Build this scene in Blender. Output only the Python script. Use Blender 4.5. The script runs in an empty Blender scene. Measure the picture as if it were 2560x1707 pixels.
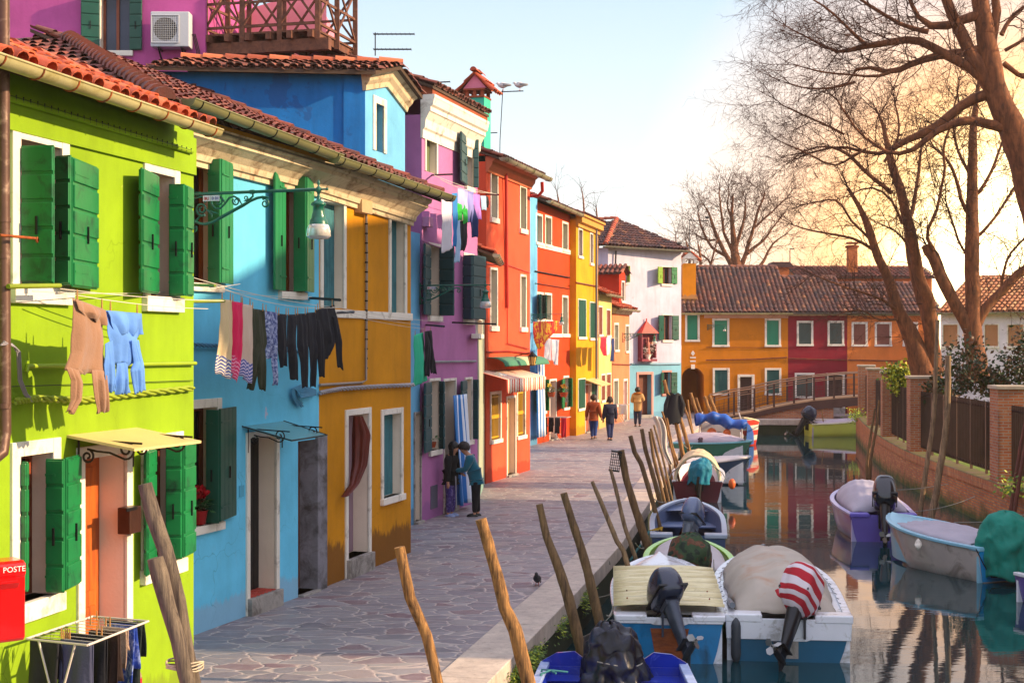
import bpy, bmesh, math, random
from mathutils import Vector as V, Matrix, noise as mno
R = math.radians
rnd = random.Random(11)
SC = bpy.context.scene
COL = SC.collection
F, CX, CY, HC = 3555.56, 1280.0, 853.5, 3.85     # focal length in photo pixels, principal point, eye height over the pavement
WATER = -.75

def P(px, py, d):
    return V(((px-CX)/F*d, d, HC-(py-CY)/F*d))
def G(px, py, z=0.0):
    d = F*(HC-z)/(py-CY)
    return V(((px-CX)/F*d, d, z))

# ------------------------------------------------------------------ materials
def lin(c):
    if isinstance(c, str):
        c = c.lstrip('#'); c = [int(c[i:i+2], 16)/255 for i in (0, 2, 4)]
    return tuple(x/12.92 if x <= .04045 else ((x+.055)/1.055)**2.4 for x in c[:3])
def newmat(name):
    m = bpy.data.materials.new(name); m.use_nodes = True
    nt = m.node_tree; b = nt.nodes['Principled BSDF']
    return m, nt, b
def node(nt, t, **kw):
    n = nt.nodes.new(t)
    for k, v in kw.items():
        if k in n.inputs.keys() and not hasattr(type(n), k): n.inputs[k].default_value = v
        elif hasattr(n, k): setattr(n, k, v)
        else: n.inputs[k].default_value = v
    return n
def mixc(nt, fac, a, b, mode='MIX'):
    m = nt.nodes.new('ShaderNodeMix'); m.data_type = 'RGBA'; m.blend_type = mode
    for s, v in ((m.inputs[0], fac), (m.inputs[6], a), (m.inputs[7], b)):
        if hasattr(v, 'is_output'): nt.links.new(v, s)
        elif isinstance(v, (int, float)): s.default_value = v
        else: s.default_value = (*v[:3], 1)
    return m.outputs[2]
def ramp(nt, fac, stops):
    r = nt.nodes.new('ShaderNodeValToRGB'); cr = r.color_ramp
    while len(cr.elements) > 1: cr.elements.remove(cr.elements[-1])
    for k, (p, c) in enumerate(stops):
        if k == 0: e = cr.elements[0]; e.position = p
        else: e = cr.elements.new(p)
        e.color = (c, c, c, 1) if isinstance(c, (int, float)) else (*c[:3], 1)
    nt.links.new(fac, r.inputs[0]); return r.outputs[0]
def coords(nt, kind='Object', sc=(1, 1, 1)):
    t = nt.nodes.new('ShaderNodeTexCoord'); m = nt.nodes.new('ShaderNodeMapping')
    m.inputs['Scale'].default_value = sc
    nt.links.new(t.outputs[kind], m.inputs[0]); return m.outputs[0]
def noise(nt, vec, scale, detail=4, rough=.55, dist=0):
    n = nt.nodes.new('ShaderNodeTexNoise')
    n.inputs['Scale'].default_value = scale; n.inputs['Detail'].default_value = detail
    n.inputs['Roughness'].default_value = rough; n.inputs['Distortion'].default_value = dist
    nt.links.new(vec, n.inputs['Vector']); return n.outputs[0]
def bump(nt, b, h, strength=.2, dist=.02):
    n = nt.nodes.new('ShaderNodeBump'); n.inputs['Strength'].default_value = strength
    n.inputs['Distance'].default_value = dist
    nt.links.new(h, n.inputs['Height']); nt.links.new(n.outputs[0], b.inputs['Normal'])
MC = {}
def mat(name, col, rough=.7, var=.12, scale=1.5, bmp=.15, bs=30, stain=None, metal=0, spec=.4, stretch=(1, 1, 1), alpha=None, coat=0, sheen=0):
    """general painted / cloth / metal surface: base colour, slow mottling, optional stains (colour, amount, scale), fine bump"""
    if name in MC: return MC[name]
    m, nt, b = newmat(name); c = lin(col)
    vec = coords(nt, 'Object', stretch)
    n1 = noise(nt, vec, scale, 6)
    lo = [x*(1-var) for x in c]; hi = [min(1, x*(1+var)) for x in c]
    colr = ramp(nt, n1, [(.3, lo), (.7, hi)])
    if stain:
        sc_, am, ss = stain
        n2 = noise(nt, vec, ss, 8, .65, .6)
        f = ramp(nt, n2, [(max(0, .62-am*.35), 0), (min(1, .80-am*.3), 1)])
        colr = mixc(nt, f, colr, lin(sc_))
    nt.links.new(colr, b.inputs['Base Color'])
    b.inputs['Roughness'].default_value = rough; b.inputs['Metallic'].default_value = metal
    b.inputs['Specular IOR Level'].default_value = spec
    if coat: b.inputs['Coat Weight'].default_value = coat
    if sheen: b.inputs['Sheen Weight'].default_value = sheen
    if alpha is not None: b.inputs['Alpha'].default_value = alpha
    if bmp: bump(nt, b, noise(nt, vec, bs, 5), bmp)
    MC[name] = m; return m
def plaster(name, col, dirt='#8a7a66', low=None, spec=.25, amount=.25, patch=None):
    """painted render: mottled paint, vertical weather streaks, damp stains in the lowest metre, optional peeled patches"""
    if name in MC: return MC[name]
    m, nt, b = newmat(name); c = lin(col)
    vec = coords(nt, 'Object'); vs = coords(nt, 'Object', (1, 1, .12))
    colr = ramp(nt, noise(nt, vec, .9, 8, .6), [(.3, [x*.76 for x in c]), (.72, [min(1, x*1.1) for x in c])])
    colr = mixc(nt, ramp(nt, noise(nt, vs, 5, 5), [(.48, 0), (.8, amount*.9)]), colr, [x*.55 for x in c])
    colr = mixc(nt, ramp(nt, noise(nt, vec, 2.3, 10, .72, .5), [(.6, 0), (.8, amount)]), colr, lin(dirt))
    sp = nt.nodes.new('ShaderNodeSeparateXYZ'); nt.links.new(vec, sp.inputs[0])
    ad = nt.nodes.new('ShaderNodeMath'); ad.operation = 'MULTIPLY_ADD'
    nt.links.new(noise(nt, coords(nt, 'Object', (1, 1, .35)), 3, 8, .7), ad.inputs[0]); ad.inputs[1].default_value = -1.05 if low else -.6
    nt.links.new(sp.outputs[2], ad.inputs[2])
    colr = mixc(nt, ramp(nt, ad.outputs[0], [(0, .75), (.12, 0)]) if low else ramp(nt, ad.outputs[0], [(0, .6), (.07, 0)]), colr, lin(low or dirt))
    colr = mixc(nt, ramp(nt, noise(nt, vec, 45, 4, .7), [(.55, 0), (.8, .22)]), colr, [x*.6 for x in c])
    cv = nt.nodes.new('ShaderNodeTexVoronoi'); cv.feature = 'DISTANCE_TO_EDGE'; cv.inputs['Scale'].default_value = .9; dv = nt.nodes.new('ShaderNodeVectorMath'); dv.operation = 'MULTIPLY_ADD'; nq = nt.nodes.new('ShaderNodeTexNoise'); nq.inputs['Scale'].default_value = 3; nt.links.new(vec, nq.inputs['Vector']); nt.links.new(nq.outputs['Color'], dv.inputs[0]); dv.inputs[1].default_value = (.5, .5, .5); nt.links.new(vec, dv.inputs[2]); nt.links.new(dv.outputs[0], cv.inputs['Vector'])
    ck = nt.nodes.new('ShaderNodeMath'); ck.operation = 'MULTIPLY'; nt.links.new(ramp(nt, cv.outputs['Distance'], [(0, 1), (.006, 0)]), ck.inputs[0]); nt.links.new(ramp(nt, noise(nt, vec, .6, 3), [(.5, 0), (.65, .6)]), ck.inputs[1])
    colr = mixc(nt, ck.outputs[0], colr, [x*.35 for x in c])
    if patch:
        pc, pa = patch
        colr = mixc(nt, ramp(nt, noise(nt, vec, 1.7, 7, .6, .3), [(pa, 0), (pa+.015, 1)]), colr, lin(pc))
    nt.links.new(colr, b.inputs['Base Color']); b.inputs['Roughness'].default_value = .82
    b.inputs['Specular IOR Level'].default_value = spec
    h = mixc(nt, .5, noise(nt, vec, 14, 6, .6), noise(nt, vec, 2.5, 3))
    bump(nt, b, h, .35, .02)
    MC[name] = m; return m
def tilemat(name, cols, moss=.35):
    if name in MC: return MC[name]
    m, nt, b = newmat(name)
    a = nt.nodes.new('ShaderNodeAttribute'); a.attribute_name = 'tc'
    n = len(cols)
    colr = ramp(nt, a.outputs['Fac'], [((i+.5)/n, lin(c)) for i, c in enumerate(cols)])
    vec = coords(nt)
    colr = mixc(nt, ramp(nt, noise(nt, vec, 5, 8, .7), [(.45, 0), (.75, moss)]), colr, lin('#3a302b'))
    colr = mixc(nt, ramp(nt, noise(nt, vec, 17, 6, .7), [(.6, 0), (.75, .4)]), colr, lin('#a89a78'))
    nt.links.new(colr, b.inputs['Base Color']); b.inputs['Roughness'].default_value = .85
    bump(nt, b, noise(nt, vec, 40, 5), .3)
    MC[name] = m; return m
def brickmat(name, c1, c2, mortar, scale=1.0, moss=None, uv=True, mossz=None):
    if name in MC: return MC[name]
    m, nt, b = newmat(name)
    vec = coords(nt, 'UV' if uv else 'Object')
    br = nt.nodes.new('ShaderNodeTexBrick'); nt.links.new(vec, br.inputs[0])
    br.inputs['Color1'].default_value = (*lin(c1), 1); br.inputs['Color2'].default_value = (*lin(c2), 1)
    br.inputs['Mortar'].default_value = (*lin(mortar), 1); br.inputs['Scale'].default_value = scale
    br.inputs['Mortar Size'].default_value = .011; br.inputs['Brick Width'].default_value = .25
    br.inputs['Row Height'].default_value = .072; br.inputs['Bias'].default_value = -.1
    ov = coords(nt, 'Object')
    colr = mixc(nt, ramp(nt, noise(nt, ov, 2, 8, .7), [(.4, 0), (.8, .6)]), br.outputs[0], lin('#6b4a3a'))
    colr = mixc(nt, ramp(nt, noise(nt, ov, 6, 8, .7), [(.55, 0), (.8, .5)]), colr, lin('#c9a88a'))
    if moss:
        sp = nt.nodes.new('ShaderNodeSeparateXYZ'); nt.links.new(ov, sp.inputs[0])
        ad = nt.nodes.new('ShaderNodeMath'); ad.operation = 'MULTIPLY_ADD'
        nt.links.new(noise(nt, ov, 1.6, 8, .7), ad.inputs[0]); ad.inputs[1].default_value = -1.3
        nt.links.new(sp.outputs[2], ad.inputs[2])
        f = ramp(nt, ad.outputs[0], [(0, 1), (.5, 0)])
        if mossz is not None:
            s2 = nt.nodes.new('ShaderNodeMath'); s2.operation = 'SUBTRACT'; nt.links.new(ad.outputs[0], s2.inputs[0]); s2.inputs[1].default_value = mossz
            f = ramp(nt, s2.outputs[0], [(0, 1), (.4, 0)])
        colr = mixc(nt, f, colr, mixc(nt, noise(nt, ov, 9, 6), lin(moss), lin('#14180c')))
    nt.links.new(colr, b.inputs['Base Color']); b.inputs['Roughness'].default_value = .88
    bump(nt, b, mixc(nt, .3, br.outputs[1], noise(nt, ov, 20, 4)), -.4, .01)
    MC[name] = m; return m
def woodmat(name, c1, c2, scale=(14, 14, .8), rough=.75, bmp=.4, low=None, lowz=0):
    if name in MC: return MC[name]
    m, nt, b = newmat(name)
    vec = coords(nt, 'Object', scale)
    colr = ramp(nt, noise(nt, vec, 1.6, 8, .65, .8), [(.32, lin(c1)), (.66, lin(c2))])
    ov = coords(nt, 'Object')
    colr = mixc(nt, ramp(nt, noise(nt, ov, 3, 6, .7), [(.5, 0), (.75, .55)]), colr, [x*.35 for x in lin(c1)])
    if low:
        sp = nt.nodes.new('ShaderNodeSeparateXYZ'); nt.links.new(ov, sp.inputs[0])
        ad = nt.nodes.new('ShaderNodeMath'); ad.operation = 'MULTIPLY_ADD'
        nt.links.new(noise(nt, ov, 4, 5), ad.inputs[0]); ad.inputs[1].default_value = -.5
        nt.links.new(sp.outputs[2], ad.inputs[2])
        s2 = nt.nodes.new('ShaderNodeMath'); s2.operation = 'SUBTRACT'; nt.links.new(ad.outputs[0], s2.inputs[0]); s2.inputs[1].default_value = lowz
        colr = mixc(nt, ramp(nt, s2.outputs[0], [(0, 1), (.25, 0)]), colr, lin(low))
    nt.links.new(colr, b.inputs['Base Color']); b.inputs['Roughness'].default_value = rough
    bump(nt, b, noise(nt, vec, 2.2, 8, .7), bmp, .02)
    MC[name] = m; return m
def stripemat(name, c1, c2, scale=6, axis=0, duty=.5, wob=.1, kind='UV'):
    if name in MC: return MC[name]
    m, nt, b = newmat(name)
    vec = coords(nt, kind)
    sp = nt.nodes.new('ShaderNodeSeparateXYZ'); nt.links.new(vec, sp.inputs[0])
    m1 = nt.nodes.new('ShaderNodeMath'); m1.operation = 'MULTIPLY'; m1.inputs[1].default_value = scale
    nt.links.new(sp.outputs[axis], m1.inputs[0])
    m2 = nt.nodes.new('ShaderNodeMath'); m2.operation = 'FRACT'; nt.links.new(m1.outputs[0], m2.inputs[0])
    f = ramp(nt, m2.outputs[0], [(duty-.02, 0), (duty+.02, 1)])
    nt.links.new(mixc(nt, f, lin(c1), lin(c2)), b.inputs['Base Color']); b.inputs['Roughness'].default_value = .85
    bump(nt, b, noise(nt, coords(nt), 25, 4), .15)
    MC[name] = m; return m

# ------------------------------------------------------------------ mesh builder
ORG = {}
class MB:
    def __init__(s): s.v = []; s.f = []; s.mi = []; s.c = []; s.sm = []; s.uv = []; s.hasuv = False
    def add(s, vs, fs, mi=0, c=None, sm=False, uvs=None):
        k = len(s.v); s.v += [tuple(x) for x in vs]
        for i, f in enumerate(fs):
            s.f.append([k+j for j in f]); s.mi.append(mi); s.c.append(rnd.random() if c is None else c); s.sm.append(sm)
            s.uv.append([uvs[j] for j in f] if uvs else None)
        if uvs: s.hasuv = True
        return s
    def box(s, c, size, ux=V((1, 0, 0)), uy=V((0, 1, 0)), uz=V((0, 0, 1)), mi=0, taper=1.0, c_=None):
        c = V(c); a, b, d = ux*size[0]/2, uy*size[1]/2, uz*size[2]/2
        vs = [c-a-b-d, c+a-b-d, c+a+b-d, c-a+b-d, c-a*taper-b*taper+d, c+a*taper-b*taper+d, c+a*taper+b*taper+d, c-a*taper+b*taper+d]
        return s.add(vs, [(3, 2, 1, 0), (4, 5, 6, 7), (0, 1, 5, 4), (1, 2, 6, 5), (2, 3, 7, 6), (3, 0, 4, 7)], mi, c_)
    def hexa(s, vs, mi=0):
        return s.add(vs, [(3, 2, 1, 0), (4, 5, 6, 7), (0, 1, 5, 4), (1, 2, 6, 5), (2, 3, 7, 6), (3, 0, 4, 7)], mi)
    def bar(s, a, b, w, h, mi=0, up=V((0, 0, 1))):
        a, b = V(a), V(b); uy = (b-a); L = uy.length; uy.normalize()
        ux = uy.cross(up)
        if ux.length < 1e-4: ux = V((1, 0, 0))
        ux.normalize(); uz = ux.cross(uy)
        return s.box((a+b)/2, (w, L, h), ux, uy, uz, mi)
    def tube(s, pts, r, n=8, mi=0, cap=True, sm=True, jit=0):
        pts = [V(p) for p in pts]; m = len(pts)
        rs = [r]*m if isinstance(r, (int, float)) else r
        t = (pts[1]-pts[0]).normalized(); x = t.orthogonal().normalized(); vs = []
        for i, p in enumerate(pts):
            t2 = (pts[min(i+1, m-1)]-pts[max(i-1, 0)])
            if t2.length < 1e-9: t2 = t
            t2.normalize(); x = (x-t2*x.dot(t2)); x = x.normalized() if x.length > 1e-6 else t2.orthogonal().normalized()
            y = t2.cross(x); t = t2
            for k in range(n):
                a = 2*math.pi*k/n; q = rs[i]*(1+rnd.uniform(-jit, jit)) if jit else rs[i]; vs.append(p+x*math.cos(a)*q+y*math.sin(a)*q)
        fs = [(i*n+k, i*n+(k+1) % n, (i+1)*n+(k+1) % n, (i+1)*n+k) for i in range(m-1) for k in range(n)]
        s.add(vs, fs, mi, None, sm)
        if cap: s.add(vs[:n], [tuple(range(n))[::-1]], mi); s.add(vs[-n:], [tuple(range(n))], mi)
        return s
    def lathe(s, prof, c, ax=V((0, 0, 1)), n=16, mi=0, sm=True):
        c = V(c); x = ax.orthogonal().normalized(); y = ax.cross(x); vs = []
        for (r, h) in prof:
            for k in range(n):
                a = 2*math.pi*k/n; vs.append(c+ax*h+x*math.cos(a)*r+y*math.sin(a)*r)
        m = len(prof)
        fs = [(i*n+k, i*n+(k+1) % n, (i+1)*n+(k+1) % n, (i+1)*n+k) for i in range(m-1) for k in range(n)]
        return s.add(vs, fs, mi, None, sm)
    def ball(s, c, r, n=10, mi=0, sq=(1, 1, 1)):
        vs = []; c = V(c)
        for i in range(n//2+1):
            a = math.pi*i/(n//2)
            for k in range(n):
                b = 2*math.pi*k/n; vs.append(c+V((math.sin(a)*math.cos(b)*r*sq[0], math.sin(a)*math.sin(b)*r*sq[1], math.cos(a)*r*sq[2])))
        fs = [(i*n+k, (i+1)*n+k, (i+1)*n+(k+1) % n, i*n+(k+1) % n) for i in range(n//2) for k in range(n)]
        return s.add(vs, fs, mi, None, True)
    def grid(s, fn, nu, nv, mi=0, sm=True, uv=None, closed=False):
        vs = [fn(i/nu, j/nv) for j in range(nv+1) for i in range(nu+1)]
        fs = [(j*(nu+1)+i, j*(nu+1)+i+1, (j+1)*(nu+1)+i+1, (j+1)*(nu+1)+i) for j in range(nv) for i in range(nu)]
        uvs = [(i/nu, j/nv) for j in range(nv+1) for i in range(nu+1)] if uv is None else [uv(i/nu, j/nv) for j in range(nv+1) for i in range(nu+1)]
        return s.add(vs, fs, mi, None, sm, uvs)
    def prism(s, poly, off, mi=0):
        """polygon (3D points) extruded by vector off"""
        n = len(poly); poly = [V(p) for p in poly]; off = V(off)
        vs = poly+[p+off for p in poly]
        fs = [tuple(range(n))[::-1], tuple(range(n, 2*n))]+[(i, (i+1) % n, (i+1) % n+n, i+n) for i in range(n)]
        return s.add(vs, fs, mi)
    def build(s, name, mats, parent=None, org=None, bevel=0, solid=0, props=None, fixn=False):
        me = bpy.data.meshes.new(name)
        if parent is not None: o0 = ORG[parent.name]
        else: o0 = V(org) if org is not None else V((0, 0, 0))
        me.from_pydata([(x-o0.x, y-o0.y, z-o0.z) for x, y, z in s.v], [], s.f)
        if not isinstance(mats, (list, tuple)): mats = [mats]
        for m in mats: me.materials.append(m)
        me.polygons.foreach_set('material_index', s.mi); me.polygons.foreach_set('use_smooth', s.sm)
        at = me.attributes.new('tc', 'FLOAT', 'FACE'); at.data.foreach_set('value', s.c)
        if s.hasuv:
            uvl = me.uv_layers.new(name='UVMap'); fl = []
            for p, u in zip(me.polygons, s.uv):
                for k in range(len(p.vertices)): fl += list(u[k]) if u else [0.0, 0.0]
            uvl.data.foreach_set('uv', fl)
        if fixn:
            bm = bmesh.new(); bm.from_mesh(me); bmesh.ops.remove_doubles(bm, verts=bm.verts, dist=1e-5); bmesh.ops.recalc_face_normals(bm, faces=bm.faces); bm.to_mesh(me); bm.free()
        o = bpy.data.objects.new(name, me); COL.objects.link(o)
        if parent is not None: o.parent = parent
        else: o.location = o0
        ORG[o.name] = o0
        if bevel:
            md = o.modifiers.new('bevel', 'BEVEL'); md.width = bevel; md.segments = 2; md.limit_method = 'ANGLE'
        if solid:
            md = o.modifiers.new('solid', 'SOLIDIFY'); md.thickness = solid; md.offset = 0
        if props: tag(o, *props)
        return o
def tag(o, label, cat, group=None):
    o['label'] = label; o['category'] = cat
    if group: o['group'] = group
    return o
def thing(name, label, cat, loc=(0, 0, 0), group=None):
    o = bpy.data.objects.new(name, None); COL.objects.link(o); o.location = V(loc); o.empty_display_size = .2
    ORG[o.name] = V(loc); return tag(o, label, cat, group)
def struct(o): o['kind'] = 'structure'; return o
def dup(root, M4, label, group=None):
    """copy of a thing with its parts and sub-parts, placed by matrix M4"""
    r = root.copy(); COL.objects.link(r); r.matrix_world = M4; r['label'] = label
    if group: r['group'] = group
    def rec(src, dst):
        for ch in src.children:
            c = ch.copy(); COL.objects.link(c); c.parent = dst; rec(ch, c)
    rec(root, r); return r

# ------------------------------------------------------------------ walls
class Wall:
    """vertical wall plane from ground point A to B (x, y); outward normal is to the right of A->B"""
    def __init__(s, A, B, zb=-.05):
        s.A = V((A[0], A[1], 0)); s.B = V((B[0], B[1], 0)); s.L = (s.B-s.A).length
        s.ud = (s.B-s.A)/s.L; s.n = V((s.ud.y, -s.ud.x, 0)); s.zb = zb
    def u(s, px, o=0):
        k = (px-CX)/F; a = s.A+s.n*o
        return (k*a.y-a.x)/(s.ud.x-k*s.ud.y)
    def d(s, u, o=0): return (s.A+s.ud*u+s.n*o).y
    def z(s, px, py, o=0):
        return HC-(py-CY)/F*s.d(s.u(px, o), o)
    def pt(s, u, z, o=0): return s.A+s.ud*u+s.n*o+V((0, 0, z))
    def px(s, px, py, o=0): return s.pt(s.u(px, o), s.z(px, py, o), o)
    def rect(s, x0, x1, yt, yb, o=0):
        xm = (x0+x1)/2
        return (s.u(x0, o), s.u(x1, o), s.z(xm, yb, o), s.z(xm, yt, o))
    def box(s, mb, u0, u1, z0, z1, o0, o1, mi=0):
        vs = [s.pt(u0, z0, o0), s.pt(u1, z0, o0), s.pt(u1, z0, o1), s.pt(u0, z0, o1), s.pt(u0, z1, o0), s.pt(u1, z1, o0), s.pt(u1, z1, o1), s.pt(u0, z1, o1)]
        mb.add(vs, [(0, 1, 2, 3), (7, 6, 5, 4), (4, 5, 1, 0), (5, 6, 2, 1), (6, 7, 3, 2), (7, 4, 0, 3)], mi)
        return mb
    def mesh(s, mb, u0, u1, z0, zt0, zt1, opens, th=.3, mi=0, rmi=None):
        """wall sheet with openings and reveals; zt0/zt1 the top at u0/u1"""
        rmi = mi if rmi is None else rmi
        zl = min(zt0, zt1)-.01
        us = sorted({u0, u1, *[min(max(x, u0), u1) for o in opens for x in o[:2]]})
        zs = sorted({z0, zl, *[min(max(x, z0), zl) for o in opens for x in o[2:4]]})
        ztop = lambda u: zt0+(zt1-zt0)*(u-u0)/(u1-u0)
        for i in range(len(us)-1):
            for j in range(len(zs)):
                a, b = us[i], us[i+1]; c = zs[j]
                if b-a < 1e-5: continue
                if j == len(zs)-1: ta, tb = ztop(a), ztop(b)
                else:
                    ta = tb = zs[j+1]; mu, mz = (a+b)/2, (c+ta)/2
                    if any(o[0] < mu < o[1] and o[2] < mz < o[3] for o in opens): continue
                mb.add([s.pt(a, c), s.pt(b, c), s.pt(b, tb), s.pt(a, ta)], [(0, 1, 2, 3)], mi, None, False, [(a, c), (b, c), (b, tb), (a, ta)])
        for (a, b, c, t) in [o[:4] for o in opens]:
            a, b = max(a, u0), min(b, u1); c, t = max(c, z0), min(t, zl)
            if b-a < .01 or t-c < .01: continue
            for q in (((a, c), (a, t)), ((a, t), (b, t)), ((b, t), (b, c)), ((b, c), (a, c))):
                (p, r), (p2, r2) = q
                mb.add([s.pt(p, r), s.pt(p2, r2), s.pt(p2, r2, -th), s.pt(p, r, -th)], [(0, 1, 2, 3)], rmi, None, False, [(0, r), (0, r2), (th, r2), (th, r)])
        return mb

# ------------------------------------------------------------------ tiles
TILE_A = None
def tiles(mb, o, ud, sd, W, L, tw=.2, row=.34, keep=None, seg=5, jitter=1.0, nrm=None, thick=True, cbase=None):
    """rows of curved clay tiles: o = eave start, ud along the eave, sd up the slope"""
    ud, sd = V(ud).normalized(), V(sd).normalized(); n = ud.cross(sd).normalized()
    if n.z < 0: n = -n
    nc = max(1, int(round(W/tw))); nr = max(1, int(round(L/row))); tw = W/nc; row = L/nr
    for i in range(nc):
        for j in range(nr):
            u = (i+.5)*tw; v = j*row
            if keep and not keep(u, v+row/2): continue
            cc = rnd.random()*.8+.2*rnd.random() if cbase is None else min(.99, max(0, cbase+rnd.uniform(-.25, .25)))
            for kind in (0, 1):     # 0 channel, 1 cover
                uu = u+(tw/2 if kind else 0); r0 = tw*(.40 if kind else .42)
                lift0 = (.045 if kind else .02)+rnd.uniform(-.006, .006)*jitter
                lift1 = (.012 if kind else -.008)
                ang = rnd.uniform(-.02, .02)*jitter; ex = rnd.uniform(-.03, .03)*jitter*row*2
                vs = []
                for (vv, rr, lf) in ((v-ex-.02, r0*1.08, lift0), (v+row*1.08, r0*.85, lift1)):
                    for k in range(seg+1):
                        a = math.pi*k/seg
                        x = -math.cos(a)*rr; h = math.sin(a)*rr*(.85 if kind else -.6)
                        vs.append(V(o)+ud*(uu+x+ang*vv*0+(ang*(1 if vv > v+.1 else -1)))+sd*vv+n*(h+lf+(.0 if kind else .03)))
                fs = [(k, k+1, seg+1+k+1, seg+1+k) for k in range(seg)]
                if kind == 0: fs = [f[::-1] for f in fs]
                mb.add(vs, fs, 0, cc if kind else max(0, cc-.15), True)
                if thick and j == 0 or thick == 2:
                    vs2 = vs[:seg+1]+[p-n*.016 for p in vs[:seg+1]]
                    mb.add(vs2, [(k, seg+1+k, seg+2+k, k+1) for k in range(seg)], 0, .95 if j == 0 else cc, False)
    return mb
def ridge_tiles(mb, a, b, r=.11, step=.36, c=.6, up=V((0, 0, 1))):
    a, b = V(a), V(b); L = (b-a).length; t = (b-a)/L; x = t.cross(up).normalized(); y = x.cross(t)
    n = max(1, int(L/step))
    for i in range(n):
        p = a+t*(L*i/n); q = a+t*(L*(i+1.12)/n); cc = min(.99, max(0, c+rnd.uniform(-.2, .2))); vs = []
        for (pp, rr, l) in ((p, r*1.1, .02), (q, r*.9, 0)):
            for k in range(7):
                an = math.pi*k/6; vs.append(pp+x*math.cos(an)*rr+y*(math.sin(an)*rr+l))
        mb.add(vs, [(k, k+1, 8+k, 7+k) for k in range(6)], 0, cc, True)
        mb.add(vs[:7], [tuple(range(7))], 0, .3)
def gutter(mb, a, b, r=.09, mi=0, brk=.9, mi2=1):
    a, b = V(a), V(b); t = (b-a).normalized(); up = V((0, 0, 1)); x = t.cross(up).normalized(); L = (b-a).length
    vs = []
    for p in (a, b):
        for k in range(9):
            an = math.pi*k/8; vs.append(p+x*math.cos(an)*r-up*math.sin(an)*r)
    for p in (b, a):
        for k in range(9):
            an = math.pi*k/8; vs.append(p+x*math.cos(an)*(r-.008)-up*(math.sin(an)*(r-.008)-.001))
    mb.add(vs, [(k, k+1, 10+k, 9+k) for k in range(8)]+[(18+k, 19+k, 28+k, 27+k) for k in range(8)], mi, None, True)
    mb.add(vs[:9], [tuple(range(9))], mi); mb.add(vs[9:18], [tuple(range(8, -1, -1))], mi)
    mb.tube([a+x*r, b+x*r], .012, 5, mi); mb.tube([a-x*r, b-x*r], .01, 5, mi)
    n = int(L/brk)
    for i in range(n+1):
        p = a+t*(L*(i+.3)/(n+.6))
        mb.tube([p+x*math.cos(math.pi*k/8)*(r+.006)-up*math.sin(math.pi*k/8)*(r+.006) for k in range(9)], .009, 4, mi2, False)
        mb.tube([p+x*r, p-x*(r+.15)+up*.06], .007, 4, mi2, False)
    return mb
# ------------------------------------------------------------------ camera, sky, sun
cam = bpy.data.cameras.new('camera'); co = bpy.data.objects.new('camera', cam); COL.objects.link(co)
cam.sensor_width = 36; cam.lens = F/2560*36; cam.clip_end = 3000; cam.clip_start = .1
co.location = (0, 0, HC); co.rotation_euler = (R(90), 0, 0); SC.camera = co
SUN_EL, SUN_AZ = 23.0, -8.0
wd = bpy.data.worlds.new('World'); SC.world = wd; wd.use_nodes = True
nt = wd.node_tree; bg = nt.nodes['Background']
sky = nt.nodes.new('ShaderNodeTexSky'); sky.sky_type = 'NISHITA'; sky.sun_disc = False
sky.sun_elevation = R(SUN_EL); sky.sun_rotation = R(90-SUN_AZ); sky.dust_density = 2.0; sky.air_density = 1.0; sky.ozone_density = 1.6
tc = nt.nodes.new('ShaderNodeTexCoord')
sp = nt.nodes.new('ShaderNodeSeparateXYZ'); nt.links.new(tc.outputs['Generated'], sp.inputs[0])
grad = ramp(nt, sp.outputs[2], [(.0, (7.2, 6.6, 5.7)), (.06, (6.9, 6.6, 6.1)), (.14, (5.4, 6.2, 6.5)), (.24, (3.9, 5.0, 6.0)), (.34, (6.6, 6.9, 8.0)), (1, (8.0, 7.8, 9.4))])  # sky above the frame brightened on purpose, as added fill for the shade
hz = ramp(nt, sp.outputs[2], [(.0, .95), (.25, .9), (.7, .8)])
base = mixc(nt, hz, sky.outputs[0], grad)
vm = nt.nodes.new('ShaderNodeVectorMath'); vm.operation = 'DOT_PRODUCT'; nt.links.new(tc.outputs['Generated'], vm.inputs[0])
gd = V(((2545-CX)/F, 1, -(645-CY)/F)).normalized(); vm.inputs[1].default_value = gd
pw = ramp(nt, vm.outputs['Value'], [(.966, 0), (.985, .26), (.994, .7), (.999, 1)])  # flare-like glow and core painted into the sky, away from the sun's direction
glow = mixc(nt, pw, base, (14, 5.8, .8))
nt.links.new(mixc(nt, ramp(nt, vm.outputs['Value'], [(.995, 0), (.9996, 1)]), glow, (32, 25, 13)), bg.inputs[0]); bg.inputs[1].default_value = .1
sl = bpy.data.lights.new('sun', 'SUN'); sl.energy = 4.3; sl.angle = R(.6); sl.color = (1, .73, .43)
so = bpy.data.objects.new('sun', sl); COL.objects.link(so)
sdir = V((math.cos(R(SUN_EL))*math.cos(R(SUN_AZ)), math.cos(R(SUN_EL))*math.sin(R(SUN_AZ)), math.sin(R(SUN_EL))))
so.rotation_euler = sdir.to_track_quat('Z', 'Y').to_euler(); so.location = (30, 0, 30)
SC.view_settings.view_transform = 'Standard'; SC.view_settings.look = 'None'; SC.view_settings.exposure = .92; SC.view_settings.gamma = 1
SC.cycles.max_bounces = 6; SC.cycles.transparent_max_bounces = 12; SC.cycles.use_denoising = True
SC.cycles.caustics_reflective = False; SC.cycles.caustics_refractive = False

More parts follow.
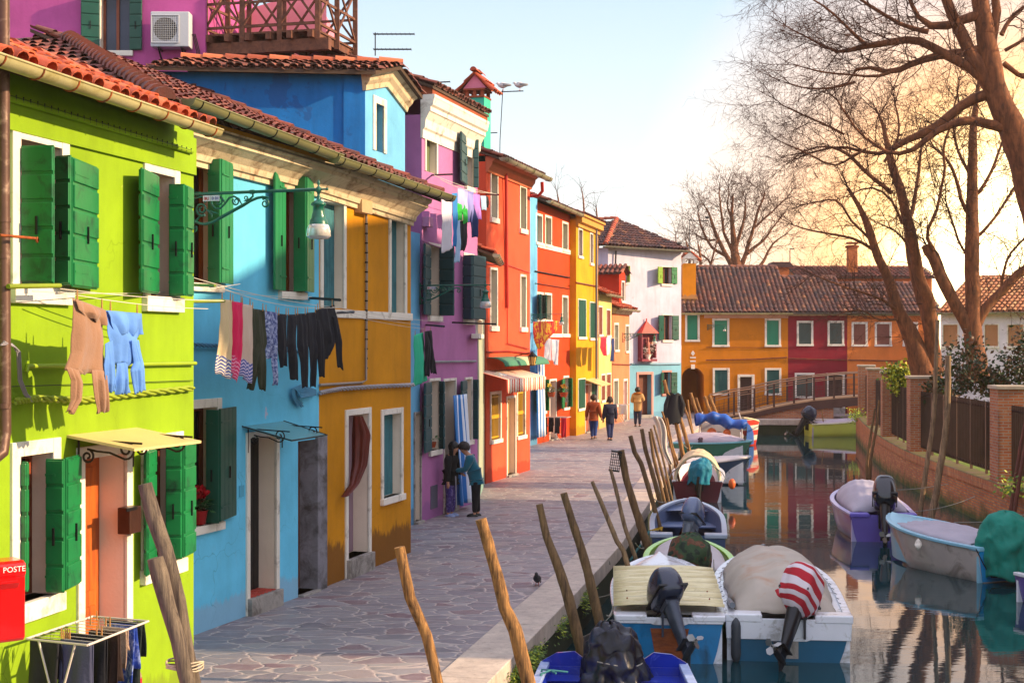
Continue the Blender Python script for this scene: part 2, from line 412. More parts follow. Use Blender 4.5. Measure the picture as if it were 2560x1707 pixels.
# ------------------------------------------------------------------ ground, quay, water
QL = [(-7, -40), (-3.3, 1), (-2.0, 8), (-.28, 16.2), (.98, 22), (1.97, 26.7), (3.27, 34.2), (4.7, 43), (5.9, 50.5), (7.0, 57), (7.9, 61.6), (8.9, 66), (10.0, 69.2), (11.4, 70.0), (26, 70.0), (60, 70.0)]
RW = [(16.3, 67.4), (14.75, 59.4), (13.5, 52.3), (12.5, 45.2), (11.9, 35.3), (11.6, 26), (11.3, 10), (11, -40)]
def pave_mat():
    m, nt, b = newmat('flagstone')
    vec = coords(nt, 'Object', (1.25, 1.9, 1)); n0 = nt.nodes.new('ShaderNodeTexNoise'); n0.inputs['Scale'].default_value = 2.2; n0.inputs['Detail'].default_value = 2
    nt.links.new(vec, n0.inputs['Vector'])
    wv = nt.nodes.new('ShaderNodeVectorMath'); wv.operation = 'MULTIPLY_ADD'; nt.links.new(n0.outputs['Color'], wv.inputs[0]); wv.inputs[1].default_value = (.35, .35, 0); nt.links.new(vec, wv.inputs[2])
    v1 = nt.nodes.new('ShaderNodeTexVoronoi'); v1.inputs['Scale'].default_value = 1.9; nt.links.new(wv.outputs[0], v1.inputs['Vector'])
    v2 = nt.nodes.new('ShaderNodeTexVoronoi'); v2.feature = 'DISTANCE_TO_EDGE'; v2.inputs['Scale'].default_value = 1.9; nt.links.new(wv.outputs[0], v2.inputs['Vector'])
    sp = nt.nodes.new('ShaderNodeSeparateXYZ'); nt.links.new(v1.outputs['Color'], sp.inputs[0])
    stone = ramp(nt, sp.outputs[0], [(.0, lin('#6e6c75')), (.25, lin('#8c888c')), (.45, lin('#6f6871')), (.6, lin('#7f7e83')), (.72, lin('#6a4651')), (.85, lin('#95908e')), (1, lin('#5d5b64'))])
    ov = coords(nt)
    stone = mixc(nt, ramp(nt, noise(nt, ov, 5, 8, .7), [(.3, 0), (.8, .6)]), stone, lin('#9a8f92'))
    stone = mixc(nt, ramp(nt, noise(nt, ov, .35, 5, .6), [(.45, 0), (.7, .35)]), stone, lin('#5c5058'))
    jt = ramp(nt, v2.outputs['Distance'], [(.014, 1), (.04, 0)])
    colr = mixc(nt, jt, stone, mixc(nt, noise(nt, ov, 8, 5), lin('#cabbb4'), lin('#8f8080')))
    nt.links.new(colr, b.inputs['Base Color'])
    nt.links.new(ramp(nt, noise(nt, ov, 3, 6), [(.3, .42), (.7, .75)]), b.inputs['Roughness'])
    h = mixc(nt, .35, ramp(nt, v2.outputs['Distance'], [(.0, 0), (.08, 1)]), noise(nt, ov, 12, 7, .7))
    bump(nt, b, h, .55, .02); return m
PAVE = pave_mat()
def curb_w(i): return .62
mb = MB()
inner = []
for i, (x, y) in enumerate(QL):
    a = V((*QL[max(i-1, 0)], 0)); c = V((*QL[min(i+1, len(QL)-1)], 0)); t = (c-a).normalized()
    inner.append((x-t.y*.6, y+t.x*.6))
far = [(-90, y) for x, y in inner[:12]]
for i in range(11):
    mb.add([(far[i][0], far[i][1], 0), (*inner[i], 0), (*inner[i+1], 0), (far[i+1][0], far[i+1][1], 0)], [(0, 1, 2, 3)])
for i in range(11, len(QL)-1):
    (i > 11) and mb.add([(*inner[i], 0), (*inner[i+1], 0), (inner[i+1][0], 78, 0), (inner[i][0], 78, 0)], [(0, 1, 2, 3)])
mb.add([(-90, inner[11][1], 0), (*inner[11], 0), (inner[12][0]-1.2, 78, 0), (-90, 78, 0)], [(0, 1, 2, 3)]); mb.add([(*inner[11], 0), (*inner[12], 0), (inner[12][0], 78, 0), (inner[12][0]-1.2, 78, 0)], [(0, 1, 2, 3)])
struct(mb.build('pavement', PAVE))
mb = MB(); mb.add([(-600, 78, -.004), (600, 78, -.004), (600, 600, -.004), (-600, 600, -.004)], [(0, 1, 2, 3)])
mb.add([(-600, -300, -.004), (-90, -300, -.004), (-90, 78, -.004), (-600, 78, -.004)], [(0, 1, 2, 3)])
mb.add([(60, 70, -.004), (600, 70, -.004), (600, 78, -.004), (60, 78, -.004)], [(0, 1, 2, 3)])
struct(mb.build('ground', mat('earth', '#6b6450', .95, .25, .3, .3, 3)))
# kerb of pale Istrian stone in separate blocks
mb = MB(); rnd.seed(5)
for i in range(1, len(QL)-1):
    a, b2 = V((*QL[i], 0)), V((*QL[i+1], 0)); ia, ib = V((*inner[i], 0)), V((*inner[i+1], 0))
    L = (b2-a).length; n = max(1, int(L/1.45)); cuts = [0]+[(k+rnd.uniform(-.2, .2))/n for k in range(1, n)]+[1]
    for k in range(len(cuts)-1):
        g = .004/L; f0, f1 = cuts[k]+g, cuts[k+1]-g; h = .012+rnd.uniform(-.004, .006); ov = .05
        o0, o1, i0, i1 = a.lerp(b2, f0), a.lerp(b2, f1), ia.lerp(ib, f0), ia.lerp(ib, f1)
        w = (o0-i0).normalized()*ov; dz = V((0, 0, -.27))
        top = [i0+V((0, 0, h)), o0+w+V((0, 0, h)), o1+w+V((0, 0, h)), i1+V((0, 0, h))]
        mb.add([p+dz for p in top]+top, [(3, 2, 1, 0), (4, 5, 6, 7), (0, 1, 5, 4), (1, 2, 6, 5), (2, 3, 7, 6), (3, 0, 4, 7)])
m, nt, b = newmat('istrian_stone'); ov = coords(nt)
c1 = ramp(nt, noise(nt, ov, 2.5, 8, .7), [(.3, lin('#a3948c')), (.7, lin('#cdbcae'))])
c1 = mixc(nt, ramp(nt, noise(nt, coords(nt, 'Object', (1, 1, .2)), 9, 8, .75), [(.5, 0), (.75, .6)]), c1, lin('#6d6058'))
c1 = mixc(nt, ramp(nt, noise(nt, ov, 30, 4, .7), [(.62, 0), (.72, .7)]), c1, lin('#4a3f3a'))
at = nt.nodes.new('ShaderNodeAttribute'); at.attribute_name = 'tc'
nt.links.new(c1, b.inputs['Base Color']); b.inputs['Roughness'].default_value = .7; bump(nt, b, noise(nt, ov, 22, 8, .7), .45, .01)
STONE = m
struct(mb.build('quay_edge', STONE, bevel=.012))
# quay wall below the kerb
QB = brickmat('quay_brick', '#7a4a34', '#5e4636', '#4b4a3c', 1, '#2c3616', True, -.35)
mb = MB(); acc = 0
for i in range(len(QL)-1):
    a, b2 = V((*QL[i], 0)), V((*QL[i+1], 0)); L = (b2-a).length; n = max(1, int(L/1.2))
    for k in range(n):
        p, q = a.lerp(b2, k/n), a.lerp(b2, (k+1)/n)
        mb.add([p+V((0, 0, -2.4)), q+V((0, 0, -2.4)), q+V((0, 0, -.2)), p+V((0, 0, -.2))], [(0, 1, 2, 3)], 0, None, False, [(acc+L*k/n, -2.4), (acc+L*(k+1)/n, -2.4), (acc+L*(k+1)/n, -.2), (acc+L*k/n, -.2)])
    acc += L
struct(mb.build('quay_wall', QB))
# water
m, nt, b = newmat('canal_water'); b.inputs['Base Color'].default_value = (.003, .034, .044, 1); b.inputs['Roughness'].default_value = .015
b.inputs['IOR'].default_value = 1.75; b.inputs['Specular IOR Level'].default_value = .6
v = coords(nt, 'Object', (.55, 1.0, 1)); w1 = noise(nt, v, 1.1, 2, .4); w2 = noise(nt, coords(nt, 'Object', (.5, 1.5, 1)), 5.5, 3, .5); w3 = noise(nt, coords(nt, 'Object', (.8, .8, 1)), .16, 2)
am = ramp(nt, w3, [(.35, .25), (.65, 1)])
h = mixc(nt, .16, w1, w2); h = mixc(nt, am, (.5, .5, .5), h)
bump(nt, b, h, .085, .12)
mb = MB(); mb.add([(-40, -60, WATER), (90, -60, WATER), (90, 75, WATER), (-40, 75, WATER)], [(0, 1, 2, 3)])
struct(mb.build('water', m, org=(0, 0, WATER)))
mb = MB(); mb.add([(-40, -60, -1.4), (90, -60, -1.4), (90, 75, -1.4), (-40, 75, -1.4)], [(0, 1, 2, 3)])
struct(mb.build('canal_bed', mat('mud', '#2b2e22', .9, .2)))
# garden behind the right-hand wall
mb = MB(); GZ = .22
for i in range(len(RW)-1):
    mb.add([(RW[i][0]+.25, RW[i][1], GZ), (RW[i+1][0]+.25, RW[i+1][1], GZ), (90, RW[i+1][1], GZ), (90, RW[i][1], GZ)], [(0, 1, 2, 3)])
m, nt, b = newmat('lawn'); ov = coords(nt)
c1 = ramp(nt, noise(nt, ov, 1.2, 8, .7), [(.3, lin('#3f5a1c')), (.6, lin('#7d8f2a')), (.75, lin('#8a7a3c'))])
nt.links.new(c1, b.inputs['Base Color']); b.inputs['Roughness'].default_value = .95; bump(nt, b, noise(nt, ov, 30, 5, .8), .8, .05)
struct(mb.build('garden_ground', m))

# ------------------------------------------------------------------ shared materials
WHITE = mat('white_stone', '#e2dace', .75, .06, 2, .2, 25, ('#8f8272', .22, 3))
REVEAL = mat('reveal_plaster', '#ecd8c4', .85, .06, 2, .2, 25)
GREYST = mat('grey_stone', '#9a948e', .85, .14, 3, .4, 20, ('#5d5650', .4, 3))
GLASS = mat('window_glass', '#1b2228', .06, .2, 1, 0, spec=.8)
BROWNW = woodmat('brown_wood', '#5a2412', '#8a4020', (3, 3, 1), .55, .1)
ORW = woodmat('orange_wood', '#8a3a12', '#c0641e', (6, 6, .8), .5, .1)
IRON = mat('iron', '#1c1c20', .5, .2, 5, .1, metal=.6)
RUST = mat('rusty_iron', '#a4501c', .8, .3, 6, .3, 30, ('#4a2412', .6, 5))
T_PALE = tilemat('clay_tiles_pale', ['#a8643c', '#c88454', '#b87048', '#d09864'], .2)
ZINC = mat('zinc_gutter', '#a39a80', .42, .14, 1.5, .1, 20, ('#6d6a40', .3, 2), metal=.35)
ZINCD = mat('zinc_dark', '#6d6a5e', .45, .2, 1.5, .1, 20, metal=.35)
GREEN_SH = mat('green_shutter', '#08703a', .42, .16, 2, .12, 12, ('#0a3c26', .3, 5))
DGREEN = mat('dark_green_shutter', '#0e4a3c', .42, .15, 2, .06, 12)
TEALSH = mat('slate_green_shutter', '#244a50', .55, .15, 2, .1, 12)
BLUETEAL = woodmat('weathered_teal', '#1c5a68', '#3f8088', (12, 12, .7), .8, .4)
SOFFIT = mat('soffit', '#4c3a2e', .9, .2)
T_OR = tilemat('clay_tiles_orange', ['#5c2a1c', '#a8452a', '#c65a30', '#8c3a26', '#d0744a', '#b35238'])
T_DK = tilemat('clay_tiles_weathered', ['#4e2a26', '#7c3a30', '#5e322c', '#8f4636', '#6b4238', '#a55a40', '#54403a'], .5)
T_FAR = tilemat('clay_tiles_far', ['#3a2a30', '#5a3a38', '#6e3e34', '#483238', '#8a5038', '#544040', '#a06a48'], .5)

# ------------------------------------------------------------------ house kit
def shutter(H, par, W, pa, pb, z0, z1, m, style='board', pxl=True, nb=None):
    """one leaf between two plan points given as (pixel x or u, offset from wall)"""
    if pxl: ua, ub = W.u(pa[0], pa[1]), W.u(pb[0], pb[1])
    else: ua, ub = pa[0], pb[0]
    a, b = W.pt(ua, 0, pa[1]+.03), W.pt(ub, 0, pb[1]+.03)
    t = b-a; L = t.length; t.normalize(); n = V((t.y, -t.x, 0)); mb = MB(); h = z1-z0
    c = (a+b)/2
    mb.box(c+V((0, 0, (z0+z1)/2)), (L, .022, h), t, n)
    if style == 'board':
        k = nb or max(3, int(round(h/.24))); bh = h/k
        for i in range(k): mb.box(c+V((0, 0, z0+bh*(i+.5))), (L-.012, .055, bh-.03), t, n)
    elif style == 'louver':
        k = int(h/.07); bh = h/k; up = V((0, 0, 1))
        for i in range(k): mb.box(c+V((0, 0, z0+bh*(i+.5))), (L-.06, .012, bh*1.1), t, (n+up*.6).normalized(), (up-n*.6).normalized())
        for q in (-1, 1): mb.box(c+t*q*(L/2-.025)+V((0, 0, (z0+z1)/2)), (.05, .042, h), t, n)
        for zz in (z0+.03, z1-.03): mb.box(c+V((0, 0, zz)), (L, .042, .06), t, n)
    else:
        k = max(1, int(round(L/.16))); bw = L/k
        for i in range(k): mb.box(c+t*(bw*(i+.5)-L/2)+V((0, 0, (z0+z1)/2)), (bw-.012, .034, h-.004), t, n)
    sh = mb.build('shutter', m, par, bevel=.008 if style == 'board' else 0)
    if h > .8 and L > .15:
        n2 = n if n.dot(W.n) > 0 or abs(n.dot(W.n)) < .3 and n.dot(V((0, -1, 0))) > 0 else -n
        zc = z0+h*.42
        MB().box(c+n2*.035+V((0, 0, zc)), (.016, .02, .16), t, n).build('latch', IRON, sh)
        for zz in (z0+h*.12, z0+h*.88): MB().box(c-t*L*.2+n2*.026+V((0, 0, zz)), (L*.55, .01, .022), t, n).build('hinge', m, sh)
    return sh
class House:
    def __init__(s, name, label, A, B, H0, H1, D, wm, cat='house', label_group=None, th=.3):
        s.W = Wall(A, B); s.H0, s.H1, s.D, s.wm = H0, H1, D, wm; s.th = th; s.opens = []; s.rv = REVEAL
        s.root = thing(name, label, cat, (A[0], A[1], 0), label_group)
        s.zf = lambda u: s.H0+(s.H1-s.H0)*u/s.W.L
    def win(s, x0, x1, yt, yb, sur=.1, fill='pane', fm=None, wood=None, sm=None, sill=True, leaves=(), lm=None, style='board', W=None, rec=None, sz=None, arch=False):
        W = W or s.W; u0, u1, z0, z1 = W.rect(x0, x1, yt, yb); rec = s.th*.75 if rec is None else rec
        (s.opens if W is s.W else W.opens).append((u0, u1, z0, z1)); wood = wood or BROWNW; sm = sm or WHITE
        mb = MB(); o = -rec
        if fill == 'pane':
            fw = .05; mid = (u0+u1)/2
            W.box(mb, u0, u1, z0, z1, o-.03, o-.015, 1)
            for (a, b, c, d) in ((u0, u0+fw, z0, z1), (u1-fw, u1, z0, z1), (mid-.03, mid+.03, z0+fw, z1-fw), (u0+fw, u1-fw, z0, z0+fw), (u0+fw, u1-fw, z1-fw, z1)):
                W.box(mb, a, b, c, d, o-.012, o+.03, 0)
            w = mb.build('window', [wood, fm or GLASS], s.root)
        elif fill == 'dark':
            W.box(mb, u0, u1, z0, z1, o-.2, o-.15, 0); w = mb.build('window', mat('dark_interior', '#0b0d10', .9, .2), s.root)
        else:
            k = max(2, int(round((u1-u0)/.2))); bw = (u1-u0)/k
            for i in range(k): W.box(mb, u0+bw*i+.004, u0+bw*(i+1)-.004, z0, z1, o-.03, o+(.012 if i % 2 else .015))
            W.box(mb, u0, u1, z0, z1, o-.04, o, 0)
            w = mb.build('window', fm or BLUETEAL, s.root)
        if sur:
            mb = MB(); p = .028
            W.box(mb, u0-sur, u0, z0, z1+sur, -.02, p); W.box(mb, u1, u1+sur, z0, z1+sur, -.02, p); W.box(mb, u0, u1, z1, z1+sur, -.02, p-.003)
            mb.build('frame', sm, w, bevel=.006)
        if sill:
            mb = MB(); e = max(sur, .04)+.02; W.box(mb, u0-e, u1+e, z0-(sz or .11), z0, -rec+.03, .07)
            mb.build('sill', sm, w, bevel=.008)
        for lf in leaves:
            a, b = lf[0], lf[1]; zz = (W.z(a[0], lf[2], a[1]) if len(lf) > 2 else z1, W.z(a[0], lf[3], a[1]) if len(lf) > 2 else z0)
            shutter(s, w, W, a, b, zz[1]+.01, zz[0]-.01, lm or GREEN_SH, style)
        return w
    def door(s, x0, x1, yt, yb, sur=.1, dm=None, sm=None, rec=.28, step=.14, handle=True, W=None, style='panel', open_w=1.0, z0=None):
        W = W or s.W; u0, u1, za, z1 = W.rect(x0, x1, yt, yb); z0 = (0.0 if z0 is None else z0)+step
        (s.opens if W is s.W else W.opens).append((u0, u1, z0, z1)); sm = sm or WHITE; mb = MB(); o = -rec
        W.box(mb, u0, u0+(u1-u0)*open_w, z0, z1, o-.05, o)
        if style == 'panel':
            w = (u1-u0)*open_w
            for (a, b) in ((.05, .42), (.47, .95)):
                W.box(mb, u0+w*.12, u0+w*.88, z0+(z1-z0)*a+.03, z0+(z1-z0)*b, o, o+.02)
        else:
            k = max(2, int((u1-u0)/.14)); bw = (u1-u0)/k
            for i in range(k): W.box(mb, u0+bw*i+.005, u0+bw*(i+1)-.005, z0+.01, z1, o, o+.014)
        d = mb.build('door', dm or ORW, s.root, bevel=.005)
        if handle:
            hb = MB(); hb.tube([W.pt(u0+.08, z0+1.0, o+.02), W.pt(u0+.08, z0+1.0, o+.07), W.pt(u0+.17, z0+1.0, o+.07)], .01, 6)
            hb.build('handle', IRON, d)
        if sur:
            mb = MB(); p = .03
            W.box(mb, u0-sur, u0, 0, z1+sur, -.02, p); W.box(mb, u1, u1+sur, 0, z1+sur, -.02, p); W.box(mb, u0, u1, z1, z1+sur, -.02, p-.003)
            mb.build('frame', sm, d, bevel=.006)
        if step:
            mb = MB(); W.box(mb, u0-sur*.9, u1+sur*.9, -.02, z0, -rec, .10); mb.build('step', GREYST, d, bevel=.01)
        return d
    def finish(s, ua=0, ub=None, sides=True, extra=None):
        W = s.W; ub = W.L if ub is None else ub; mb = MB()
        W.mesh(mb, ua, ub, -.1, s.zf(ua), s.zf(ub), s.opens, s.th, 0, 1)
        for o in s.opens:
            if o[3]-o[2] > 0: W.box(mb, o[0]-.3, o[1]+.3, max(o[2]-.3, -.1), o[3]+.3, -s.th-.6, -s.th-.5)
        if sides:
            D = s.D; zb = -.1
            P4 = lambda u, o, z: W.pt(u, z, o)
            for (u, z) in ((ua, s.zf(ua)), (ub, s.zf(ub))):
                q = [P4(u, 0, zb), P4(u, -D, zb), P4(u, -D, z), P4(u, 0, z)]
                mb.add(q if u == ub else q[::-1], [(0, 1, 2, 3)], 0, None, False, [(0, 0), (D, 0), (D, z), (0, z)])
            mb.add([P4(ua, -D, zb), P4(ub, -D, zb), P4(ub, -D, s.zf(ub)), P4(ua, -D, s.zf(ua))], [(3, 2, 1, 0)], 0, None, False, [(0, 0), (1, 0), (1, 1), (0, 1)])
        if extra: extra(mb)
        s.wall = mb.build('wall', [s.wm, s.rv], s.root); return s.wall
    def cornice(s, prof, m, ua=0, ub=None, dz=0, name='cornice', ends=.0):
        """prof: (offset, height relative to wall top) from bottom to top"""
        W = s.W; ub = W.L if ub is None else ub; mb = MB(); n = len(prof); vs = []
        for u in (ua-ends, ub+ends):
            z = s.zf(min(max(u, 0), W.L))+dz
            vs += [W.pt(u, z+h, o) for o, h in prof]+[W.pt(u, z+prof[-1][1], -.02), W.pt(u, z+prof[0][1], -.02)]
        k = n+2; mb.add(vs, [(i, k+i, k+(i+1) % k, (i+1) % k) for i in range(k)])
        mb.add(vs[:k], [tuple(range(k))]); mb.add(vs[k:], [tuple(range(k))[::-1]])
        return mb.build(name, m, s.root)
    def roof(s, k=.34, t=3.5, over=.35, tm=None, ua=0, ub=None, gut=.09, gm=None, dz=.12, tw=.2, back=True, keep=None, gend=(.1, .1), jitter=1, row=.34, ridge=True, gdz=-.04, thick=True, gdo=.1):
        W = s.W; ub = W.L if ub is None else ub; tm = tm or T_DK
        z0, z1 = s.zf(ua)+dz-over*k, s.zf(ub)+dz-over*k
        a, b = W.pt(ua-.08, z0, over), W.pt(ub+.08, z1, over); ud = (b-a).normalized(); L = (b-a).length
        sd = (-W.n+V((0, 0, k))); Ls = sd.length*(t+over); sdn = sd.normalized()
        mb = MB()
        if back == 'mono': nb = 0
        q = [a-V((0, 0, .03)), b-V((0, 0, .03)), b-V((0, 0, .03))+sdn*Ls, a-V((0, 0, .03))+sdn*Ls]
        if keep is None:
            mb.hexa([p-V((0, 0, .06)) for p in q]+q, 0)
            if back is True:
                q2 = [q[3], q[2], q[2]-W.n*(t)-V((0, 0, k*t)), q[3]-W.n*(t)-V((0, 0, k*t))]
                mb.hexa([p-V((0, 0, .06)) for p in q2]+q2, 1)
                for e in (0, 1):   # gable triangles
                    uu = (ua, ub)[e]; zz = (z0, z1)[e]
                    mb.add([W.pt(uu, zz+over*k-.1, 0), W.pt(uu, zz+k*(t+over)-.06, -t), W.pt(uu, zz+over*k-.1, -2*t)], [(0, 1, 2)], 2)
        rf = mb.build('roof', [SOFFIT, tm, s.wm], s.root)
        mb = MB(); tiles(mb, a, ud, sdn, L, Ls, tw, row, keep, jitter=jitter, thick=thick)
        mb.build('roof_tile', tm, rf)['kind'] = 'stuff'
        if ridge and keep is None:
            mb = MB(); ridge_tiles(mb, a+sdn*Ls, b+sdn*Ls, .12); mb.build('ridge', tm, rf)
        if gut:
            mb = MB(); g = W.n*gdo+V((0, 0, gdz)); gutter(mb, a+g-ud*gend[0], b+g+ud*gend[1], gut)
            mb.build('gutter', [gm or ZINC, ZINCD], s.root)
        return rf
    def line(s, pts, r, m, name='cable', o=.04, n=6, twist=0):
        """cable or pipe on the facade through pixel points"""
        W = s.W; P_ = [W.px(x, y, o) for x, y in pts]; Q = []
        for i in range(len(P_)-1):
            for k in range(6 if twist or len(P_) == 2 else 1): Q.append(P_[i].lerp(P_[i+1], k/6 if twist or len(P_) == 2 else 0))
        Q.append(P_[-1]); mb = MB()
        if twist:
            for ph in range(3):
                QQ = []; m_ = int((P_[-1]-P_[0]).length/.07)
                for i in range(m_+1):
                    f = i/m_*(len(Q)-1); j = min(int(f), len(Q)-2); p = Q[j].lerp(Q[j+1], f-j); a = i*1.1+ph*2.1
                    QQ.append(p+V((0, 0, math.cos(a)*r*1.1))+W.n*math.sin(a)*r*.8)
                mb.tube(QQ, r*.8, 5)
        else: mb.tube(Q, r, n)
        return mb.build(name, m, s.root)
def sagline(a, b, sag, n=14):
    a, b = V(a), V(b); return [a.lerp(b, i/n)-V((0, 0, sag*4*(i/n)*(1-i/n))) for i in range(n+1)]
# ================================================================== 1 green house
rnd.seed(21)
GR = plaster('lime_green_paint', '#86a816', '#6a7a20', amount=.35, patch=('#a8b448', .70))
gA = V((-4.82, 10.3, 0)); gB = V((-3.537, 15.8, 0))
H = House('green_house', 'lime green house with bright green shutters at the left edge', gA, gB, 6.36, 6.22, 7, GR); W = H.W
w = H.win(47, 150, 360, 716, .13, leaves=[((47, .0), (128, .3), 362, 712), ((133, .02), (170, .2), 388, 716), ((172, .2), (234, .03), 390, 720)], lm=GREEN_SH, sz=.16)
H.win(372, 432, 437, 742, .13, leaves=[((386, 0), (346, .16), 436, 738), ((416, 0), (456, .17), 458, 742), ((457, .17), (473, .1), 460, 742)], sz=.16)
H.win(46, 128, 1136, 1496, .13, leaves=[((48, 0), (62, .06), 1150, 1480), ((108, 0), (154, .18), 1143, 1482), ((156, .18), (191, .1), 1141, 1478)], sz=.17)
H.win(366, 442, 1112, 1408, .12, leaves=[((380, 0), (359, .1), 1118, 1428), ((408, 0), (449, .17), 1110, 1399), ((451, .17), (479, .1), 1108, 1396)], sz=.15)
BEIGE = mat('beige_reveal', '#cfae90', .85, .05)
d = H.door(207, 312, 1140, 1700, .12, rec=.28, step=.12, open_w=1)
mb = MB(); W.box(mb, W.u(320)+.0, W.u(335), 5.3, 5.35, .0, .03)
H.finish()
# upper band standing slightly proud of the wall, moulding with a bird wire
mb = MB(); ua, ub = 0, W.L
za, zb = W.z(21, 323, .03), W.z(478, 435, .03); u21, u478 = W.u(21, .03), W.u(478, .03); sl_ = (zb-za)/(u478-u21)
mb.add([W.pt(ua, za-sl_*u21, .002), W.pt(ub, zb, .002), W.pt(ub, zb, .035), W.pt(ua, za-sl_*u21, .035), W.pt(ua, 6.2, .002), W.pt(ub, 6.1, .002), W.pt(ub, 6.1, .035), W.pt(ua, 6.2, .035)],
       [(0, 1, 2, 3), (7, 6, 5, 4), (5, 6, 2, 1), (6, 7, 3, 2), (7, 4, 0, 3)])
mb.build('wall_band', GR, H.root)
H.line([(2, 240), (478, 379)], .035, GR, 'moulding', .05)
mb = MB(); n = 32
pa, pb = W.px(22, 238, .08), W.px(478, 376, .08)
for i in range(n): p = pa.lerp(pb, i/(n-1)); mb.tube([p-V((0, 0, .03)), p+V((0, 0, .015))], .004, 4); mb.ball(p+V((0, 0, .015)), .009, 5)
mb.tube([pa, pb], .003, 4); mb.build('bird_wire', IRON, H.root)
H.line([(66, 930), (68, 915), (489, 908)], .022, mat('green_pipe', '#8fa818', .5, .1), 'pipe', .05)
H.line([(36, 1003), (90, 996), (200, 1000), (330, 985), (482, 970)], .02, mat('green_cable', '#8a9c22', .6, .25), 'cable', .05, twist=1)
H.line([(30, 966), (482, 951)], .004, IRON, 'wire', .03)
# roof: gutter, two courses of bright tiles and a ridge of flat caps; own narrow roof in front of the neighbour's
gz = W.z(21, 150, .42); gz2 = W.z(520, 321, .42)
k0 = .30
a = W.pt(-.5, gz-.02, .42); b = W.pt(W.L+.35, gz2+.0, .42)
g0 = W.pt(W.u(21, .5), W.z(21, 150, .5), .5); g1 = W.px(540, 326, .5)
mb = MB(); gutter(mb, g0+(g0-g1).normalized()*2.0, g1, .085, brk=.55); mb.build('gutter', [mat('pale_gutter', '#b5ab7c', .5, .15, 1.5, .1, 20, ('#8a7a3c', .3, 2), metal=.2), RUST], H.root)
sd = (-W.n+V((0, 0, .42))); Ls = sd.length*1.25; sdn = sd.normalized(); e0 = g0-W.n*.1+V((0, 0, .03)); e1 = W.px(520, 316, .42)+V((0, 0, .0))
udd = (e1-e0).normalized(); e0 = e0-udd*2.2; L = (e1-e0).length
mb = MB(); q = [e0-V((0, 0, .03)), e1-V((0, 0, .03)), e1-V((0, 0, .03))+sdn*Ls, e0-V((0, 0, .03))+sdn*Ls]
mb.hexa([p-V((0, 0, .07)) for p in q]+q, 0)
mb.hexa([q[3]-V((0, 0, .5)), q[2]-V((0, 0, .5)), q[2]-W.n*4-V((0, 0, .8)), q[3]-W.n*4-V((0, 0, .8)), q[3], q[2], q[2]-W.n*4-V((0, 0, .3)), q[3]-W.n*4-V((0, 0, .3))], 0)
rf = mb.build('roof', [SOFFIT], H.root)
mb = MB(); tiles(mb, e0, udd, sdn, L, Ls, .21, .32, jitter=1.3, thick=2); mb.build('roof_tile', T_OR, rf)['kind'] = 'stuff'
mb = MB(); ridge_tiles(mb, e0+sdn*Ls, e1+sdn*Ls, .10, .42, .75); mb.build('ridge', T_OR, rf)
# door canopy
mb = MB(); c0, c1 = W.px(167, 1087), W.px(342, 1068); f1, f0 = W.px(503, 1101, .72), W.px(336, 1121, .72)
mb.hexa([c0-V((0, 0, .025)), c1-V((0, 0, .025)), f1-V((0, 0, .025)), f0-V((0, 0, .025)), c0, c1, f1, f0])
cn = mb.build('canopy', mat('cream_panel', '#d8bd84', .35, .06), H.root)
def scroll(mb, W, u, z, o, r=.011, s=1.0, flip=1, sc=1):
    """wrought iron S bracket in the plane normal to the wall at u: (offset, height) curve with spiral ends"""
    def spiral(cx, cz, r0, a0, turns, dr):
        return [(cx+(r0*(1-dr*t))*math.cos(a0+t*turns*2*math.pi), cz+(r0*(1-dr*t))*math.sin(a0+t*turns*2*math.pi)) for t in [i/22 for i in range(23)]]
    pts = spiral(.10, -.17, .07, R(90), -1.5, .8)[::-1]+[(.2, -.12), (.33, -.13)]+spiral(.50, -.1, .09, R(-100), 1.5, .8)
    mb.tube([W.pt(u, z+y*sc, o+x*sc) for x, y in pts], r, 6)
    mb.tube([W.pt(u, z-.35*sc, o+.01), W.pt(u, z, o+.01)], r, 5); mb.tube([W.pt(u, z-.01, o), W.pt(u, z-.04, o+.66*sc)], r, 5)
mb = MB(); IRN = mat('wrought_iron', '#3a2c26', .5, .2, 5, .1, metal=.5)
for q in (.12, .9): scroll(mb, W, W.u(167)*(1-q)+W.u(342)*q, c0.z-.04+(c1.z-c0.z)*q, .02)
mb.build('bracket', IRN, cn)
# brown mailbox on the wall
mb = MB(); W.box(mb, W.u(316, .1), W.u(345, .1), W.z(330, 1332, .1), W.z(330, 1266, .1), .0, .14)
mbx = mb.build('letterbox', mat('brown_metal', '#4a2c20', .4, .2, 6, .1, metal=.5), H.root, bevel=.01)
mb = MB(); W.box(mb, W.u(317, .15), W.u(344, .15), W.z(330, 1276, .15), W.z(330, 1268, .15), .14, .15); mb.build('flap', IRON, mbx)
GRH = H

# ================================================================== neighbour at the far left edge
NL = plaster('lilac_paint', '#b98ab8'); sA, sB = V((-6.2, 4.5, 0)), V((-4.84, 10.28, 0))
H = House('lilac_house', 'lilac house cut off by the left edge of the view beside the green one', sA, sB, 6.3, 6.3, 6, NL); H.finish()
H.roof(.34, 3.0, .35, T_DK, gend=(0, .0))
